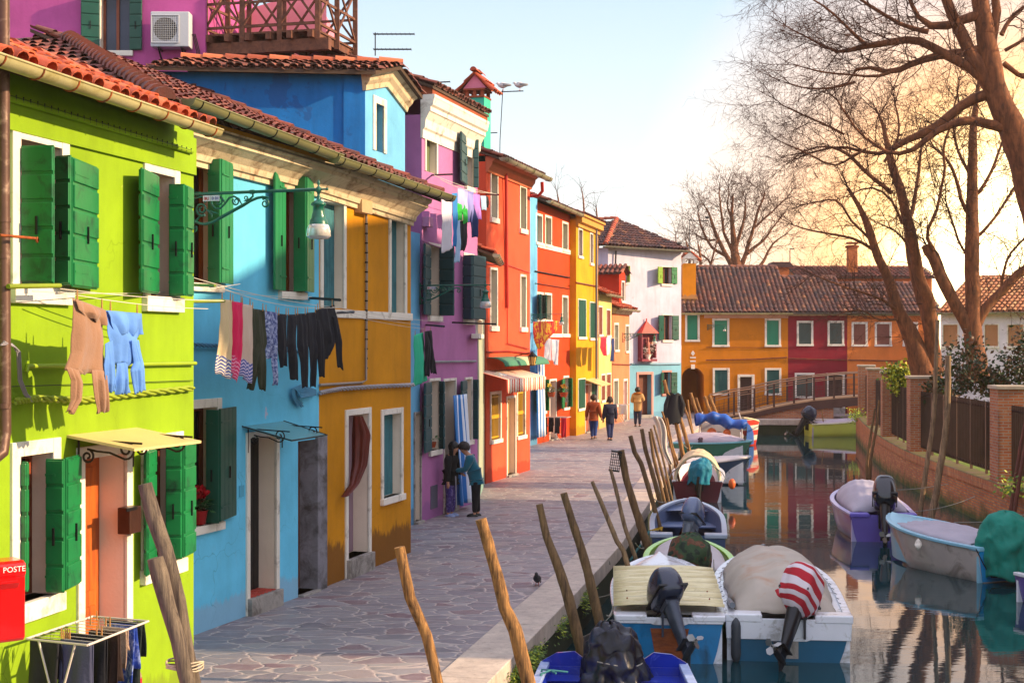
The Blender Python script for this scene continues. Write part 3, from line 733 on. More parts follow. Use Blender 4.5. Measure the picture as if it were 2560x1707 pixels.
# brown drainpipe between the two
mb = MB(); Wg = GRH.W; PIPE = mat('brown_pipe', '#5c4238', .45, .25, 3, .1, 20, ('#a08878', .25, 6), metal=.3)
pp = [Wg.px(8, -60, .25), Wg.px(9, 500, .22), Wg.px(12, 1080, .22), Wg.px(6, 1130, .22), Wg.px(-20, 1150, .2)]
mb.tube(pp, .052, 12)
for y in (118, 550, 640, 1015): p = Wg.px(9, y, .22); mb.tube([p-V((0, 0, .02)), p+V((0, 0, .02))], .058, 12)
mb.build('drainpipe', PIPE, org=pp[2], props=('thick brown drainpipe running down the wall at the left edge', 'drainpipe'))
mb = MB(); W = Wg
for k, dx in enumerate((0, 4, 8)):
    mb.tube([W.px(2+dx, 862-dx, .27), W.px(30+dx, 860+dx, .24), W.px(42+dx, 880, .2), W.px(46+dx, 950, .12), W.px(60+dx, 985, .07), W.px(76+dx, 1003, .06)], .008, 6)
mb.build('grey_cables', mat('grey_cable', '#8f8a94', .5, .1), org=W.px(40, 900, .2), props=('three grey cables looping from the brown drainpipe to the green wall', 'cable'))
mb = MB(); mb.tube([W.px(0, 588, .3), W.px(88, 596, .42)], .013, 6); mb.lathe([(.02, -.01), (.03, 0), (.02, .01)], W.px(93, 600, .42), V((1, 0, 0)), 8)
mb.build('rusty_bracket', RUST, org=W.px(20, 590, .3), props=('orange rusty iron rod with an eye beside the brown drainpipe', 'bracket'))

# ================================================================== 2 light blue house (near) and 3 ochre house share one roofline
BL = plaster('sky_blue_paint', '#68c8ec', '#8fa8c0', None, amount=.25, patch=('#b4b4cc', .71))
bA, bM, bB = V((-4.62, 17.35, 0)), V((-3.0, 22.1, 0)), V((-1.85, 26.0, 0))
H = House('blue_house', 'sky blue house with green shutters next to the lime green one', bA, bM, 6.5, 6.42, 8, BL); W = H.W; BLH = H
MAUVE = WHITE
H.win(458, 540, 393, 708, .1, leaves=[((516, 0), (546, .19)), ((547, .19), (576, .06))], lm=mat('mid_green_shutter', '#1c7a4a', .45, .12), style='plain', wood=ORW)
H.win(703, 752, 440, 730, .08, leaves=[((708, 0), (681, .1)), ((730, 0), (760, .19)), ((761, .19), (779, .06))], lm=mat('mid_green_shutter', '#1c7a4a'), style='plain', wood=ORW)
H.win(470, 540, 1020, 1312, .12, leaves=[((511, 0), (542, .18), 1022, 1308), ((544, .18), (584, .02), 1020, 1305)], lm=DGREEN, style='plain')
H.door(622, 688, 1092, 1500, .09, dm=mat('black_door', '#101216', .5), rec=.28, step=.24, style='plank')
mb = MB(); u0, u1 = W.u(622), W.u(688)
mb.grid(lambda i, j: W.pt(u0+.03+(u1-u0-.06)*i, .245+.008*math.sin(i*40), -.3+.34*j), 20, 2); mb.build('doormat', mat('red_mat', '#b8483c', .95, .2, 8, .5, 60), org=W.pt(u0, .25, 0), props=('ribbed coral red mat on the door step of the sky blue house', 'doormat'))
H.door(745, 790, 1100, 1470, .0, dm=woodmat('old_brown_door', '#4a2410', '#6e3a18', (8, 8, .6)), rec=.28, step=.03, style='plank', handle=False)
H.finish()
# house number and little name plate
mb = MB(); W.box(mb, W.u(597), W.u(609), W.z(603, 1241), W.z(603, 1213), 0, .012); mb.build('plaque', mat('blue_plate', '#4fa8c8', .5), H.root)
# concrete jambs of the second doorway
mb = MB(); uj = W.u(790)
W.box(mb, uj-.03, W.L+.2, 0, W.z(800, 1090), -.3, .05); 
mb.build('door_jamb', mat('rough_concrete', '#7c7a82', .9, .2, 2, .6, 12, ('#4c4848', .5, 3)), H.root, bevel=.01)
# glass canopy
mb = MB(); c0, c1 = W.px(605, 1065), W.px(709, 1052); f1, f0 = W.px(818, 1087, .72), W.px(729, 1101, .72)
mb.hexa([c0-V((0, 0, .015)), c1-V((0, 0, .015)), f1-V((0, 0, .015)), f0-V((0, 0, .015)), c0, c1, f1, f0])
m, nt, b = newmat('canopy_glass'); b.inputs['Base Color'].default_value = (.18, .45, .5, 1); b.inputs['Roughness'].default_value = .25; b.inputs['Alpha'].default_value = .7
cn = mb.build('canopy', m, H.root)
mb = MB()
for q in (.1, .92): scroll(mb, W, W.u(605)*(1-q)+W.u(709)*q, c0.z-.03, .02, .009)
mb.tube([f0, f1], .01, 6); mb.tube([c0, f0], .01, 6); mb.tube([c1, f1], .01, 6); mb.build('bracket', IRON, cn)
H.line([(484, 862), (600, 866), (760, 880)], .018, mat('blue_cable', '#3d7fa0', .6, .2), 'cable', .05, twist=1)
mb = MB(); rnd.seed(4)
for k in range(9):
    p = W.px(735+k*2, 965, .06+k*.01); mb.tube([W.px(790, 975+k*1.5, .05), W.px(752, 962+k*4, .07+.01*k), W.px(730+k*1.2, 972, .07), W.px(731+k*1.5, 995, .06), W.px(742+k*2, 1012+rnd.uniform(-5, 5), .05)], .011, 5)
mb.build('cable_coil', mat('blue_cable', '#3d7fa0'), H.root)

YL = plaster('ochre_paint', '#cf8a06', '#8a5210', '#5a3418', amount=.4, patch=('#b87c2c', .69))
H = House('ochre_house', 'ochre yellow house between the near blue house and the pink one', bM, bB, 6.42, 6.3, 8, YL); W = H.W; YEH = H
H.win(806, 857, 508, 770, .1, fill='closed', rec=.16, sill=False)
H.win(976, 1010, 538, 786, .1, fill='closed', rec=.16, sill=False)
H.win(957, 1001, 1035, 1240, .1, fill='closed', rec=.16)
H.door(868, 920, 1036, 1418, .1, dm=mat('mauve_door', '#8d7480', .8), rec=.28, step=.3, handle=False, style='plank')
H.finish()
mb = MB(); u0, u1 = W.u(843, .0), W.u(1036, .0); W.box(mb, 0.3, W.L+.01, 4.23, 4.36, -.01, .04); mb.build('string_course', WHITE, H.root, bevel=.01)
H.line([(915, 505), (917, 640), (916, 800), (915, 950), (905, 956), (800, 962)], .022, mat('grey_conduit', '#8c8078', .5, .15), 'conduit', .04)
mb = MB(); 
for y in range(560, 940, 24): p = W.px(916, y, .04); mb.tube([p-V((0, 0, .012)), p+V((0, 0, .012))], .027, 8)
mb.build('clamp', IRON, H.root)
mb = MB(); W.box(mb, W.u(900, .1), W.u(926, .1), W.z(913, 534, .1), W.z(913, 501, .1), 0, .14); mb.build('junction_box', mat('tan_box', '#b89a74', .5), H.root, bevel=.01)
H.line([(800, 982), (850, 972), (940, 966), (1034, 962)], .022, mat('silver_cable', '#9a98a0', .5, .2), 'cable', .05, twist=1)
# bundled dark red curtain beside the doorway
mb = MB()
pts = [(W.u(918, .3), W.z(918, 1040, .3), .06), (W.u(926, .3), W.z(926, 1085, .3), .12), (W.u(922, .3), W.z(922, 1160, .3), .10), (W.u(905, .28), W.z(905, 1212, .28), .06), (W.u(880, .26), W.z(880, 1240, .26), .045), (W.u(868, .2), W.z(868, 1242, .2), .03)]
def cur(i, j):
    f = j*(len(pts)-1); k = min(int(f), len(pts)-2); g = f-k; a, b = pts[k], pts[k+1]
    u, z, r = [a[q]*(1-g)+b[q]*g for q in range(3)]; an = i*2*math.pi
    return W.pt(u+r*1.2*math.cos(an)*(1+.18*math.sin(an*6)), z, .14+r*1.1*math.sin(an)*(1+.18*math.sin(an*6)))
mb.grid(cur, 40, 24); mb.build('door_curtain', mat('maroon_curtain', '#5c1c14', .5, .2, 4, .1), org=W.pt(pts[0][0], pts[0][1], .14), props=('dark red curtain gathered to the side of the ochre house door', 'curtain'))
# joint cornice of both houses (white moulded plaster), separate pieces
CORN = [(.02, -.34), (.06, -.34), (.06, -.27), (.10, -.26), (.12, -.18), (.20, -.10), (.30, -.04), (.34, -.02), (.34, .04), (.40, .06), (.42, .13)]
CRM = mat('cream_cornice', '#c9b698', .8, .1, 1.5, .3, 25, ('#7a5c40', .35, 4))
BLH.cornice(CORN, CRM, 0, None); YEH.cornice(CORN, CRM, 0, None, ends=.0)
# roofs: blue house has a hipped near end
k = .43; over = .5; 
for H, nm in ((BLH, 0), (YEH, 1)):
    W = H.W; T = 5.2
    if nm == 0:
        z0 = H.zf(0)+.2; a = W.pt(-.1, z0, over); b = W.pt(W.L, H.zf(W.L)+.2, over); ud = (b-a).normalized(); L = (b-a).length
        sdn = (-W.n+V((0, 0, k))).normalized(); Ls = (T+over)*math.hypot(1, k)
        mb = MB(); ridge0 = a+ (sdn*Ls)+ud*(T+over)
        rr = [a, b, b+sdn*Ls, ridge0 if (T+over) < L else b+sdn*Ls]
        up = V((0, 0, 1))
        hl = min(T+over, L)
        A1 = a+ud*hl+(-W.n*hl+V((0, 0, k*hl)))
        mb.add([a-up*.04, b-up*.04, b+(-W.n+up*k)*(T+over)-up*.04, A1-up*.04], [(0, 1, 2, 3)], 0)
        eL = a-W.n*(2*(T+over))
        mb.add([a-up*.04, A1-up*.04, eL-up*.04], [(0, 1, 2)], 0)
        mb.add([a-up*.12, b-up*.12, b-W.n*.6-up*.12, a-W.n*.6-up*.12], [(0, 1, 2, 3)], 0)
        rf = mb.build('roof', [SOFFIT], H.root)
        mb = MB(); tiles(mb, a, ud, sdn, L, Ls, .21, .34, lambda u, v: u > v/math.hypot(1, k)*1.0-.1, thick=True)
        # hip face toward the camera
        sd2 = (ud+up*k).normalized(); n2 = 12.0
        tiles(mb, a, -W.n, sd2, 2*(T+over), (T+over)*math.hypot(1, k), .21, .34, lambda u, v: v/math.hypot(1, k) < min(u, 2*(T+over)-u)+.1, thick=True)
        mb.build('roof_tile', T_DK, rf)['kind'] = 'stuff'
        mb = MB(); ridge_tiles(mb, a+up*.05, A1+up*.05, .13, .3, .35); mb.build('ridge', T_DK, rf)
        gA_ = W.px(470, 247, over+.12); gB_ = W.px(845, 389, over+.12)
        mb = MB(); gutter(mb, gA_, gB_, .1, brk=.6); mb.build('gutter', [mat('olive_gutter', '#7c7a52', .45, .15, 1.5, .1, 20, metal=.3), IRON], H.root)
    else:
        a = W.pt(0, H.zf(0)+.2, over); b = W.pt(W.L+.25, H.zf(W.L)+.2, over); ud = (b-a).normalized(); L = (b-a).length
        sdn = (-W.n+V((0, 0, k))).normalized(); Ls = (T+over)*math.hypot(1, k); up = V((0, 0, 1))
        mb = MB(); e = (-W.n+up*k)*(T+over)
        mb.hexa([a-up*.1, b-up*.1, b+e-up*.1, a+e-up*.1, a-up*.04, b-up*.04, b+e-up*.04, a+e-up*.04], 0)
        mb.add([b+W.n*-.2-up*.1, b+e-up*.1, b-W.n*(T+over)*2-up*.1], [(0, 1, 2)], 1)
        rf = mb.build('roof', [SOFFIT, YL], H.root)
        mb = MB(); tiles(mb, a, ud, sdn, L, Ls, .2, .34); mb.build('roof_tile', T_DK, rf)['kind'] = 'stuff'
        mb = MB(); ridge_tiles(mb, b+up*.04, b+e+up*.04, .11, .36, .5); mb.build('ridge', T_DK, rf)
        gA_ = W.px(835, 392, over+.12); gB_ = W.px(1128, 492, over+.12)
        mb = MB(); gutter(mb, gA_, gB_, .1, brk=.6); mb.build('gutter', [mat('olive_gutter', '#7c7a52'), IRON], H.root)

# ================================================================== 4 pale blue strip between ochre and pink, with its tall upper storey
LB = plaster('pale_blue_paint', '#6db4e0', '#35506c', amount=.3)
SB = plaster('shaded_blue_paint', '#1874c4', '#1c2c5c', amount=.8, patch=('#1c5ca0', .57))  # shade on the side wall put into a darker blue, with stains over it
lA, lB = V((-2.95, 26.9, 0)), V((-1.96, 30.3, 0))
H = House('pale_blue_house', 'blue house whose tall upper storey rises behind the ochre house roof', lA, lB, 6.15, 6.15, 7, LB); W = H.W
H.door(1036, 1050, 1035, 1300, .05, dm=mat('grey_door', '#4c4c58', .7), rec=.2, step=.05, sm=GREYST, handle=False)
H.finish()
T0 = V((-2.87, 27.8, 0)); T1 = V((-2.25, 29.9, 0)); TW = Wall(T0, T1); TL = V((-7.2, 27.35, 0)); SWL = Wall(TL, T0)
mb = MB(); hu = TW.rect(938, 958, 262, 380); TW.opens = [hu]; Z = 9.05
TW.mesh(mb, 0, TW.L, 4, Z, Z-.05, [hu], .25)
mb.add([TW.pt(0, Z, 0), TW.pt(TW.L, Z-.05, 0), TW.pt(TW.L*.5, Z+.27, 0)], [(0, 1, 2)])
mb.add([TW.pt(TW.L, 4, 0), TW.pt(TW.L, 4, -6), TW.pt(TW.L, Z, -6), TW.pt(TW.L, Z, 0)], [(0, 1, 2, 3)])
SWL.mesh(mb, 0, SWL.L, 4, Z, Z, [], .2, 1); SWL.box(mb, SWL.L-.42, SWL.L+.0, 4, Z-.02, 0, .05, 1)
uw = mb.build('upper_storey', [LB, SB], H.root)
H.win(938, 958, 262, 380, .14, fill='closed', fm=mat('olive_shutter', '#5f6a4a', .6), W=TW, rec=.14, sill=False)
mb = MB(); up = V((0, 0, 1))
def rake(mb, W, ua, za, ub, zb, prof):
    t = (W.pt(ub, zb, 0)-W.pt(ua, za, 0)).normalized(); nn = W.ud.cross(W.n); vs = []
    upv = W.n.cross(t).normalized(); upv = upv if upv.z > 0 else -upv
    for (u, z) in ((ua, za), (ub, zb)): vs += [W.pt(u, z, 0)+W.n*o+upv*h for o, h in prof]
    n = len(prof); mb.add(vs, [(i, n+i, n+(i+1) % n, (i+1) % n) for i in range(n)]+[tuple(range(n)), tuple(range(n, 2*n))[::-1]])
PR = [(-.02, -.3), (.05, -.3), (.07, -.2), (.14, -.12), (.16, -.05), (.24, 0), (.26, .08), (-.02, .08)]
rake(mb, TW, -.15, Z-.02, TW.L*.5, Z+.27, PR); rake(mb, TW, TW.L*.5, Z+.27, TW.L+.1, Z-.1, PR); mb.build('cornice', CRM, H.root)
mb = MB(); ridge_dir = (TL-T0).normalized(); e0 = SWL.pt(-.1, Z+.06, .18); e1 = SWL.pt(SWL.L+.32, Z+.06, .18)
e0 = TW.pt(-.25, Z+.03, .32)+(TL-T0); e1 = TW.pt(-.25, Z+.03, .32); rr0 = TW.pt(TW.L*.5, Z+.37, .32)+(TL-T0); rr1 = TW.pt(TW.L*.5, Z+.37, .32); f0 = TW.pt(TW.L+.2, Z-.02, .32)+(TL-T0); f1 = TW.pt(TW.L+.2, Z-.02, .32)
mb.hexa([e0-up*.08, e1-up*.08, rr1-up*.08, rr0-up*.08, e0, e1, rr1, rr0]); mb.hexa([rr0-up*.08, rr1-up*.08, f1-up*.08, f0-up*.08, rr0, rr1, f1, f0])
rf = mb.build('roof', SOFFIT, H.root)
mb = MB(); tiles(mb, e0, (e1-e0), (rr0-e0), (e1-e0).length, (rr0-e0).length, .2, .3, jitter=1.5); tiles(mb, f0, (f1-f0), (rr0-f0), (f1-f0).length, (rr0-f0).length, .2, .3)
mb.build('roof_tile', T_DK, rf)['kind'] = 'stuff'
mb = MB(); ridge_tiles(mb, rr0+up*.05, rr1+up*.05, .1, .4, .8)
mb.build('ridge', T_OR, rf)

# ================================================================== 5 big pink building at the back left, air conditioner, timber roof terrace
PK = plaster('mauve_pink_paint', '#c0569a', '#8a4a80', amount=.35)
PKL = plaster('rose_paint', '#e08aa0')
pA, pC = V((-12.5, 29.5, 0)), V((-6.38, 29.6, 0))
H = House('mauve_building', 'tall mauve pink building rising behind the green house roof', pA, pC, 13.0, 13.0, 6, PK); W = H.W
w = H.win(252, 325, -20, 128, .05, fm=mat('curtained_glass', '#3c4258', .15, .3, 1), leaves=[((250, 0), (203, .12)), ((325, 0), (356, .04))], lm=DGREEN)
H.finish(extra=lambda mb: None)
AC = thing('air_conditioner', 'white air conditioning unit mounted on the mauve pink wall', 'air conditioner', W.px(420, 75, .1))
mb = MB(); u0, u1 = W.u(377, .35), W.u(474, .35); z0, z1 = W.z(420, 118, .35), W.z(420, 30, .35)
W.box(mb, u0, u1, z0, z1, .06, .38); mb.build('casing', mat('ac_white', '#b9bcc4', .5, .04), AC, bevel=.02)
uc, zc = u0+(u1-u0)*.38, (z0+z1)/2
mb = MB(); rr = .24
mb.add([W.pt(uc+rr*math.cos(a*math.pi/16), zc+rr*math.sin(a*math.pi/16), .384) for a in range(32)], [tuple(range(32))])
mb.build('fan', mat('fan_black', '#14161a', .6), AC)
mb = MB()
for k in range(-6, 7):
    mb.tube([W.pt(uc+k*.042, zc-.28, .395), W.pt(uc+k*.042, zc+.28, .395)], .004, 4); mb.tube([W.pt(uc-.28, zc+k*.045, .395), W.pt(uc+.28, zc+k*.045, .395)], .004, 4)
for q in (-1, 1): mb.tube([W.pt(uc+q*.28, zc-.28, .395), W.pt(uc+q*.28, zc+.28, .395)], .012, 4); mb.tube([W.pt(uc-.28, zc+q*.28, .395), W.pt(uc+.28, zc+q*.28, .395)], .012, 4)
mb.build('grille', mat('ac_white', '#b9bcc4'), AC)
mb = MB()
for q in (.2, .8): u = u0+(u1-u0)*q; mb.bar(W.pt(u, z0-.02, 0), W.pt(u, z0-.02, .42), .03, .03); mb.bar(W.pt(u, z0-.25, 0), W.pt(u, z0-.03, .35), .03, .03)
for k in range(3): mb.tube([W.pt(u1+.02+k*.03, z0+.3, .2), W.pt(u1+.1+k*.03, z0-.05, .12), W.pt(u1+.02+k*.03, z0-.5, .08)], .012, 5)
mb.build('bracket', IRON, AC)
# roof terrace (altana)
WD = woodmat('terrace_wood', '#4c2a1e', '#7a4a34', (5, 5, 5), .8, .3)
AT = thing('roof_terrace', 'brown timber roof terrace with crossed railings high above the blue storey', 'roof terrace', (-5, 30, 10))
q0 = P(513, 99, 29.8); q1 = P(794, 84, 29.2); q2 = P(888, 131, 31.2); q3 = q0+(q2-q1); zd = 10.27
for q in (q0, q1, q2, q3): q.z = zd
mb = MB(); dn = V((0, 0, -1)); a1 = (q1-q0); b1 = (q2-q1)
n = 16
for i in range(n): 
    p = q0+a1*(i/n); p2 = q0+a1*((i+.92)/n); mb.hexa([p+dn*.04, p2+dn*.04, p2+b1+dn*.04, p+b1+dn*.04, p, p2, p2+b1, p+b1])
mb.build('deck', WD, AT)
for i in range(6):
    mb = MB(); p = q0+a1*(.04+i*.184); mb.bar(p-b1*.08+dn*.12, p+b1*1.05+dn*.12, .11, .15); mb.build('joist', WD, AT)
mb = MB(); mb.bar(q0-a1*.02+b1*.02+dn*.32, q1+a1*.1+b1*.02+dn*.32, .16, .24); mb.bar(q3-a1*.02-b1*.1+dn*.32, q2+a1*.05-b1*.1+dn*.32, .16, .24)
mb.bar(q0+dn*.56-a1*.1+b1*.3, q1+dn*.56+a1*.16+b1*.3, .3, .2); mb.build('beam', WD, AT)
def rail(pa, pb, nbay, i0=0, i1=0, h=1.25):
    for i in range(i0, nbay+1-i1):
        p = pa.lerp(pb, i/nbay); mb = MB(); mb.box(p+V((0, 0, h/2-.05)), (.1, .1, h+.35)); mb.build('post', WD, AT)
    for i in range(nbay):
        p, q = pa.lerp(pb, i/nbay), pa.lerp(pb, (i+1)/nbay); mb = MB(); U = lambda z: V((0, 0, z))
        mb.bar(p+U(.12), q+U(.12), .05, .05); mb.bar(p+U(h*.5), q+U(h*.5), .04, .05); mb.bar(p+U(h), q+U(h), .06, .06)
        mb.bar(p+U(.13), q+U(h), .035, .045); mb.bar(p+U(h), q+U(.13), .035, .045); mb.build('railing', WD, AT)
rail(q0, q1, 3); rail(q1, q2, 2, 1); rail(q3, q2, 3, 0, 1); rail(q0, q3, 2, 1, 1)
mb = MB(); WW = Wall((-6.2, 32.2), (-4.2, 32.2)); WW.mesh(mb, 0, WW.L, 9.7, 11.3, 11.9, []); WW.box(mb, 0, WW.L, 9.7, 11.2, -3, -.02)
CH = mb.build('pink_dormer', plaster('rose_paint', '#e08aa0'), org=(-4.5, 32.2, 9.7), props=('pink rooftop wall seen through the railings of the timber terrace', 'house wall'))

# ================================================================== 6 pink house with dark shutters
PH = plaster('orchid_paint', '#b872a8', '#8a5a90', amount=.2)
A6, B6 = V((-1.93, 30.4, 0)), V((-.83, 34.25, 0))
H = House('pink_house', 'orchid pink house with slate green shutters and a heavy white cornice', A6, B6, 8.7, 8.7, 6, PH); W = H.W; PIH = H
H.win(1064, 1090, 306, 432, .07, fill='closed', fm=mat('olive_shutter', '#5f6a4a'), rec=.16, sill=False)
H.win(1163, 1180, 345, 468, .05, fill='dark', leaves=[((1163, 0), (1149, .16)), ((1180, .02), (1194, .14))], lm=TEALSH)
H.win(1072, 1098, 615, 790, .06, fill='dark', leaves=[((1072, 0), (1058, .14)), ((1096, 0), (1132, .38))], lm=TEALSH)
H.win(1160, 1182, 640, 800, .06, fill='dark', leaves=[((1156, .0), (1177, .26)), ((1178, .26), (1210, .3))], lm=TEALSH)
H.win(1074, 1097, 952, 1125, .06, fill='dark', leaves=[((1074, 0), (1059, .14)), ((1096, 0), (1108, .14))], lm=TEALSH)
H.win(1163, 1178, 948, 1100, .05, fill='dark', leaves=[((1163, 0), (1151, .14)), ((1180, 0), (1193, .14))], lm=TEALSH)
H.door(1110, 1137, 952, 1268, .06, dm=mat('dim_door', '#4a3c48', .9), rec=.28, step=.14, handle=False)
H.finish()
PC = [(.02, -.5), (.03, -.5), (.04, -.32), (.08, -.28), (.10, -.1), (.18, .05), (.21, .07), (.21, .16), (.26, .2), (.29, .34), (.30, .36), (.30, .42)]
H.cornice(PC, WHITE, -.02, W.L-.02)
mb = MB(); W.box(mb, -.02, W.L, 9.12, 9.3, -.1, .25); mb.build('eaves', mat('terracotta_eaves', '#8f4526', .85, .2), H.root)
H.roof(.36, 2.4, .28, T_DK, gut=0, dz=.72, ub=H.W.L-.05)
H.line([(1057, 603), (1132, 632), (1192, 655)], .012, mat('pink_pipe', '#a85a88', .6), 'pipe', .04)
H.line([(1057, 905), (1190, 903)], .016, mat('silver_cable', '#9a98a0'), 'cable', .05, twist=1)
mb = MB(); W.box(mb, W.u(1076), W.u(1092), W.z(1084, 1270), W.z(1084, 1213), 0, .02); mb.build('meter_door', mat('grey_metal', '#5d5a6a', .6), H.root)
mb = MB(); W.box(mb, W.u(1055), W.u(1067), W.z(1061, 568), W.z(1061, 543), 0, .15); mb.build('junction_box', mat('pink_box', '#c07aa0', .6), H.root, bevel=.01)
# blue and white striped door curtain
u0, u1 = W.u(1131, .2), W.u(1176, .2); zt = W.z(1150, 992, .2)
mb = MB()
def cur(i, j):
    f = math.sin(i*26)*.06+math.sin(i*9+2)*.05; wdt = 1-.35*math.sin(j*2.6)*(i)
    return W.pt(u0+(u1-u0)*i*(.8+.2*j)+.12*j*(1-i), zt*(1-j)+.12*j+.05, .2+f*(0.4+j)+.08*j)
mb.grid(cur, 50, 20); mb.build('striped_curtain', stripemat('blue_stripes', '#2f78c0', '#dfe4ee', 9, 0, .5), org=W.pt(u0, zt, .2), solid=.006, props=('blue and white striped door curtain hanging at the pink house', 'curtain'))

# ================================================================== 7 narrow pale house
PG = plaster('pale_green_paint', '#a4aa94', '#4c8a8c', amount=.5)
H = House('pale_green_house', 'narrow pale green peeling house between the pink and the red house', (-.82, 34.3), (-.74, 38.2), 6.0, 6.0, 5, PG); W = H.W
H.win(1191, 1203, 800, 835, .03, fill='dark', rec=.15)
H.finish(); H.roof(.36, 2.2, .35, T_OR, gdo=.08, gend=(0, .0))
c = V((-.96, 40.0, -0.0)); cx_ = V((math.cos(R(16)), -math.sin(R(16)), 0)); cy_ = V((math.sin(R(16)), math.cos(R(16)), 0)); cz_ = V((0, 0, 1))
CHM = thing('turquoise_chimney', 'turquoise Venetian chimney with a small tiled gable above the red house', 'chimney', (c.x, c.y, 6))
bx = lambda m_, x, y, z, sx, sy, sz: m_.box(c+cx_*x+cy_*y+cz_*z, (sx, sy, sz), cx_, cy_, cz_)
mb = MB(); bx(mb, 0, 0, 9.5, .56, .62, 2.3); mb.build('stack', plaster('turquoise_paint', '#3fc4a4'), CHM)
mb = MB(); bx(mb, 0, 0, 10.68, .58, .7, .05)
for dx in (-.22, 0, .22):
    for dy in (-.28, .28): bx(mb, dx, dy, 10.78, .09, .09, .16)
bx(mb, 0, 0, 10.88, .62, .74, .05); mb.build('vent', mat('terracotta_eaves', '#8f4526'), CHM)
pt_ = lambda x, y, z: c+cx_*x+cy_*y+cz_*z
mb = MB(); mb.add([pt_(-.34, -.3, 10.91), pt_(.34, -.3, 10.91), pt_(0, -.3, 11.3), pt_(-.34, .3, 10.91), pt_(.34, .3, 10.91), pt_(0, .3, 11.3)], [(0, 1, 2), (5, 4, 3), (0, 2, 5, 3), (1, 4, 5, 2)])
mb.build('gable', plaster('rose_paint', '#e08aa0'), CHM)
mb = MB()
for q in (-1, 1): tiles(mb, pt_(q*.5, -.45, 10.82), cy_, -cx_*q*.5+cz_*.5, .9, .7, .18, .3)
ridge_tiles(mb, pt_(0, -.45, 11.38), pt_(0, .45, 11.38), .09); mb.build('roof', T_OR, CHM)

# ================================================================== 8 red house
RD = plaster('coral_red_paint', '#dc5636', '#a02c18', amount=.2)
A8, B8 = V((-.70, 38.5, 0)), V((.54, 42.65, 0))
H = House('red_house', 'bright red house with barred ground floor windows and a striped awning', A8, B8, 8.72, 8.68, 6, RD); W = H.W
for (x0, x1, yt, yb) in ((1227, 1242, 432, 545), (1300, 1314, 470, 573), (1226, 1241, 675, 815), (1301, 1313, 692, 818)):
    H.win(x0, x1, yt, yb, .07, fill='closed', fm=mat('olive_shutter', '#5f6a4a'), rec=.16, sm=WHITE, sz=.14)
for (x0, x1, yt, yb) in ((1227, 1250, 985, 1098), (1293, 1311, 975, 1088)):
    w = H.win(x0, x1, yt, yb, .08, rec=.2)
    u0, u1, z0, z1 = W.rect(x0, x1, yt, yb); mb = MB()
    for i in range(8): u = u0+(u1-u0)*(i+.5)/8; mb.tube([W.pt(u, z0, -.05), W.pt(u, z1, -.05)], .012, 5)
    W.box(mb, u0, u1, (z0+z1)/2-.05, (z0+z1)/2+.05, -.07, -.03); W.box(mb, u0, u1, z0+.04, z0+.08, -.065, -.035); W.box(mb, u0, u1, z1-.1, z1-.06, -.065, -.035)
    mb.build('bars', mat('yellow_bars', '#c89a1c', .5), w)
H.door(1267, 1287, 995, 1185, .07, dm=mat('tan_door', '#b08a58', .6), rec=.16, step=.05, handle=False)
H.finish()
H.cornice([(.02, -.28), (.05, -.28), (.08, -.2), (.16, -.1), (.18, 0), (.26, .06), (.28, .14)], mat('salmon_cornice', '#c06a48', .8, .1), 0)
H.roof(.36, 2.8, .42, T_DK, gut=.1, dz=.26, gend=(.1, .25))
mb = MB(); mb.tube([W.px(1265, 425, .1), W.px(1266, 600, .06), W.px(1268, 770, .06)], .045, 8); mb.tube([W.px(1268, 770, .06), W.px(1268, 858, .05), W.px(1322, 872, .05)], .015, 6); mb.build('downpipe', mat('red_pipe', '#a81c10', .4), H.root)
mb = MB(); mb.tube([W.px(1355, 455, .45), W.px(1356, 478, .45), W.px(1346, 490, .25), W.px(1326, 490, .06)], .05, 8); mb.build('downpipe', mat('red_pipe', '#a81c10'), H.root)
H.line([(1216, 660), (1268, 662), (1325, 682)], .012, mat('red_pipe', '#a81c10'), 'cable', .04)
H.line([(1216, 880), (1270, 878), (1325, 884)], .014, mat('red_pipe', '#a81c10'), 'cable', .04, twist=1)
# green and white canvas roll awning above, striped awning below
mb = MB(); u0, u1 = W.u(1216, .1), W.u(1320, .1)
AW = [(.02, .0), (.3, -.02), (.5, -.12), (.55, -.24)]
def aw(i, j, u0, u1, zc, prof):
    f = j*(len(prof)-1); k = min(int(f), len(prof)-2); g = f-k; o = prof[k][0]*(1-g)+prof[k+1][0]*g; h = prof[k][1]*(1-g)+prof[k+1][1]*g
    return W.pt(u0+(u1-u0)*i, zc+h, o)
zc = W.z(1250, 898, .3)
mb.grid(lambda i, j: aw(i, j, 0, W.L+.2, zc+.05, AW), 12, 8); mb.build('awning_box', stripemat('green_white_canvas', '#3f7a60', '#c9b890', 1.5, 0, .7), H.root, solid=.02)
mb = MB(); ua, ub = W.u(1267, .9), W.u(1363, .9); z1 = W.z(1310, 940, .9)
mb.grid(lambda i, j: aw(i, j, ua, ub, z1+.06, [(.05, .10), (.9, -.12)]), 40, 3)
mb.grid(lambda i, j: W.pt(ua+(ub-ua)*i, z1-.06-j*(.32+.05*abs(math.sin(i*math.pi*17))), .9+.01*math.sin(i*60)), 68, 2)
mb.build('awning', stripemat('red_white_canvas', '#c85040', '#e8dcc8', 17, 0, .45), H.root, solid=.008)
mb = MB(); mb.tube([W.px(1242, 936, .5), W.px(1275, 945, .5)], .07, 10); mb.build('awning_roller', WHITE, H.root)
REH = H

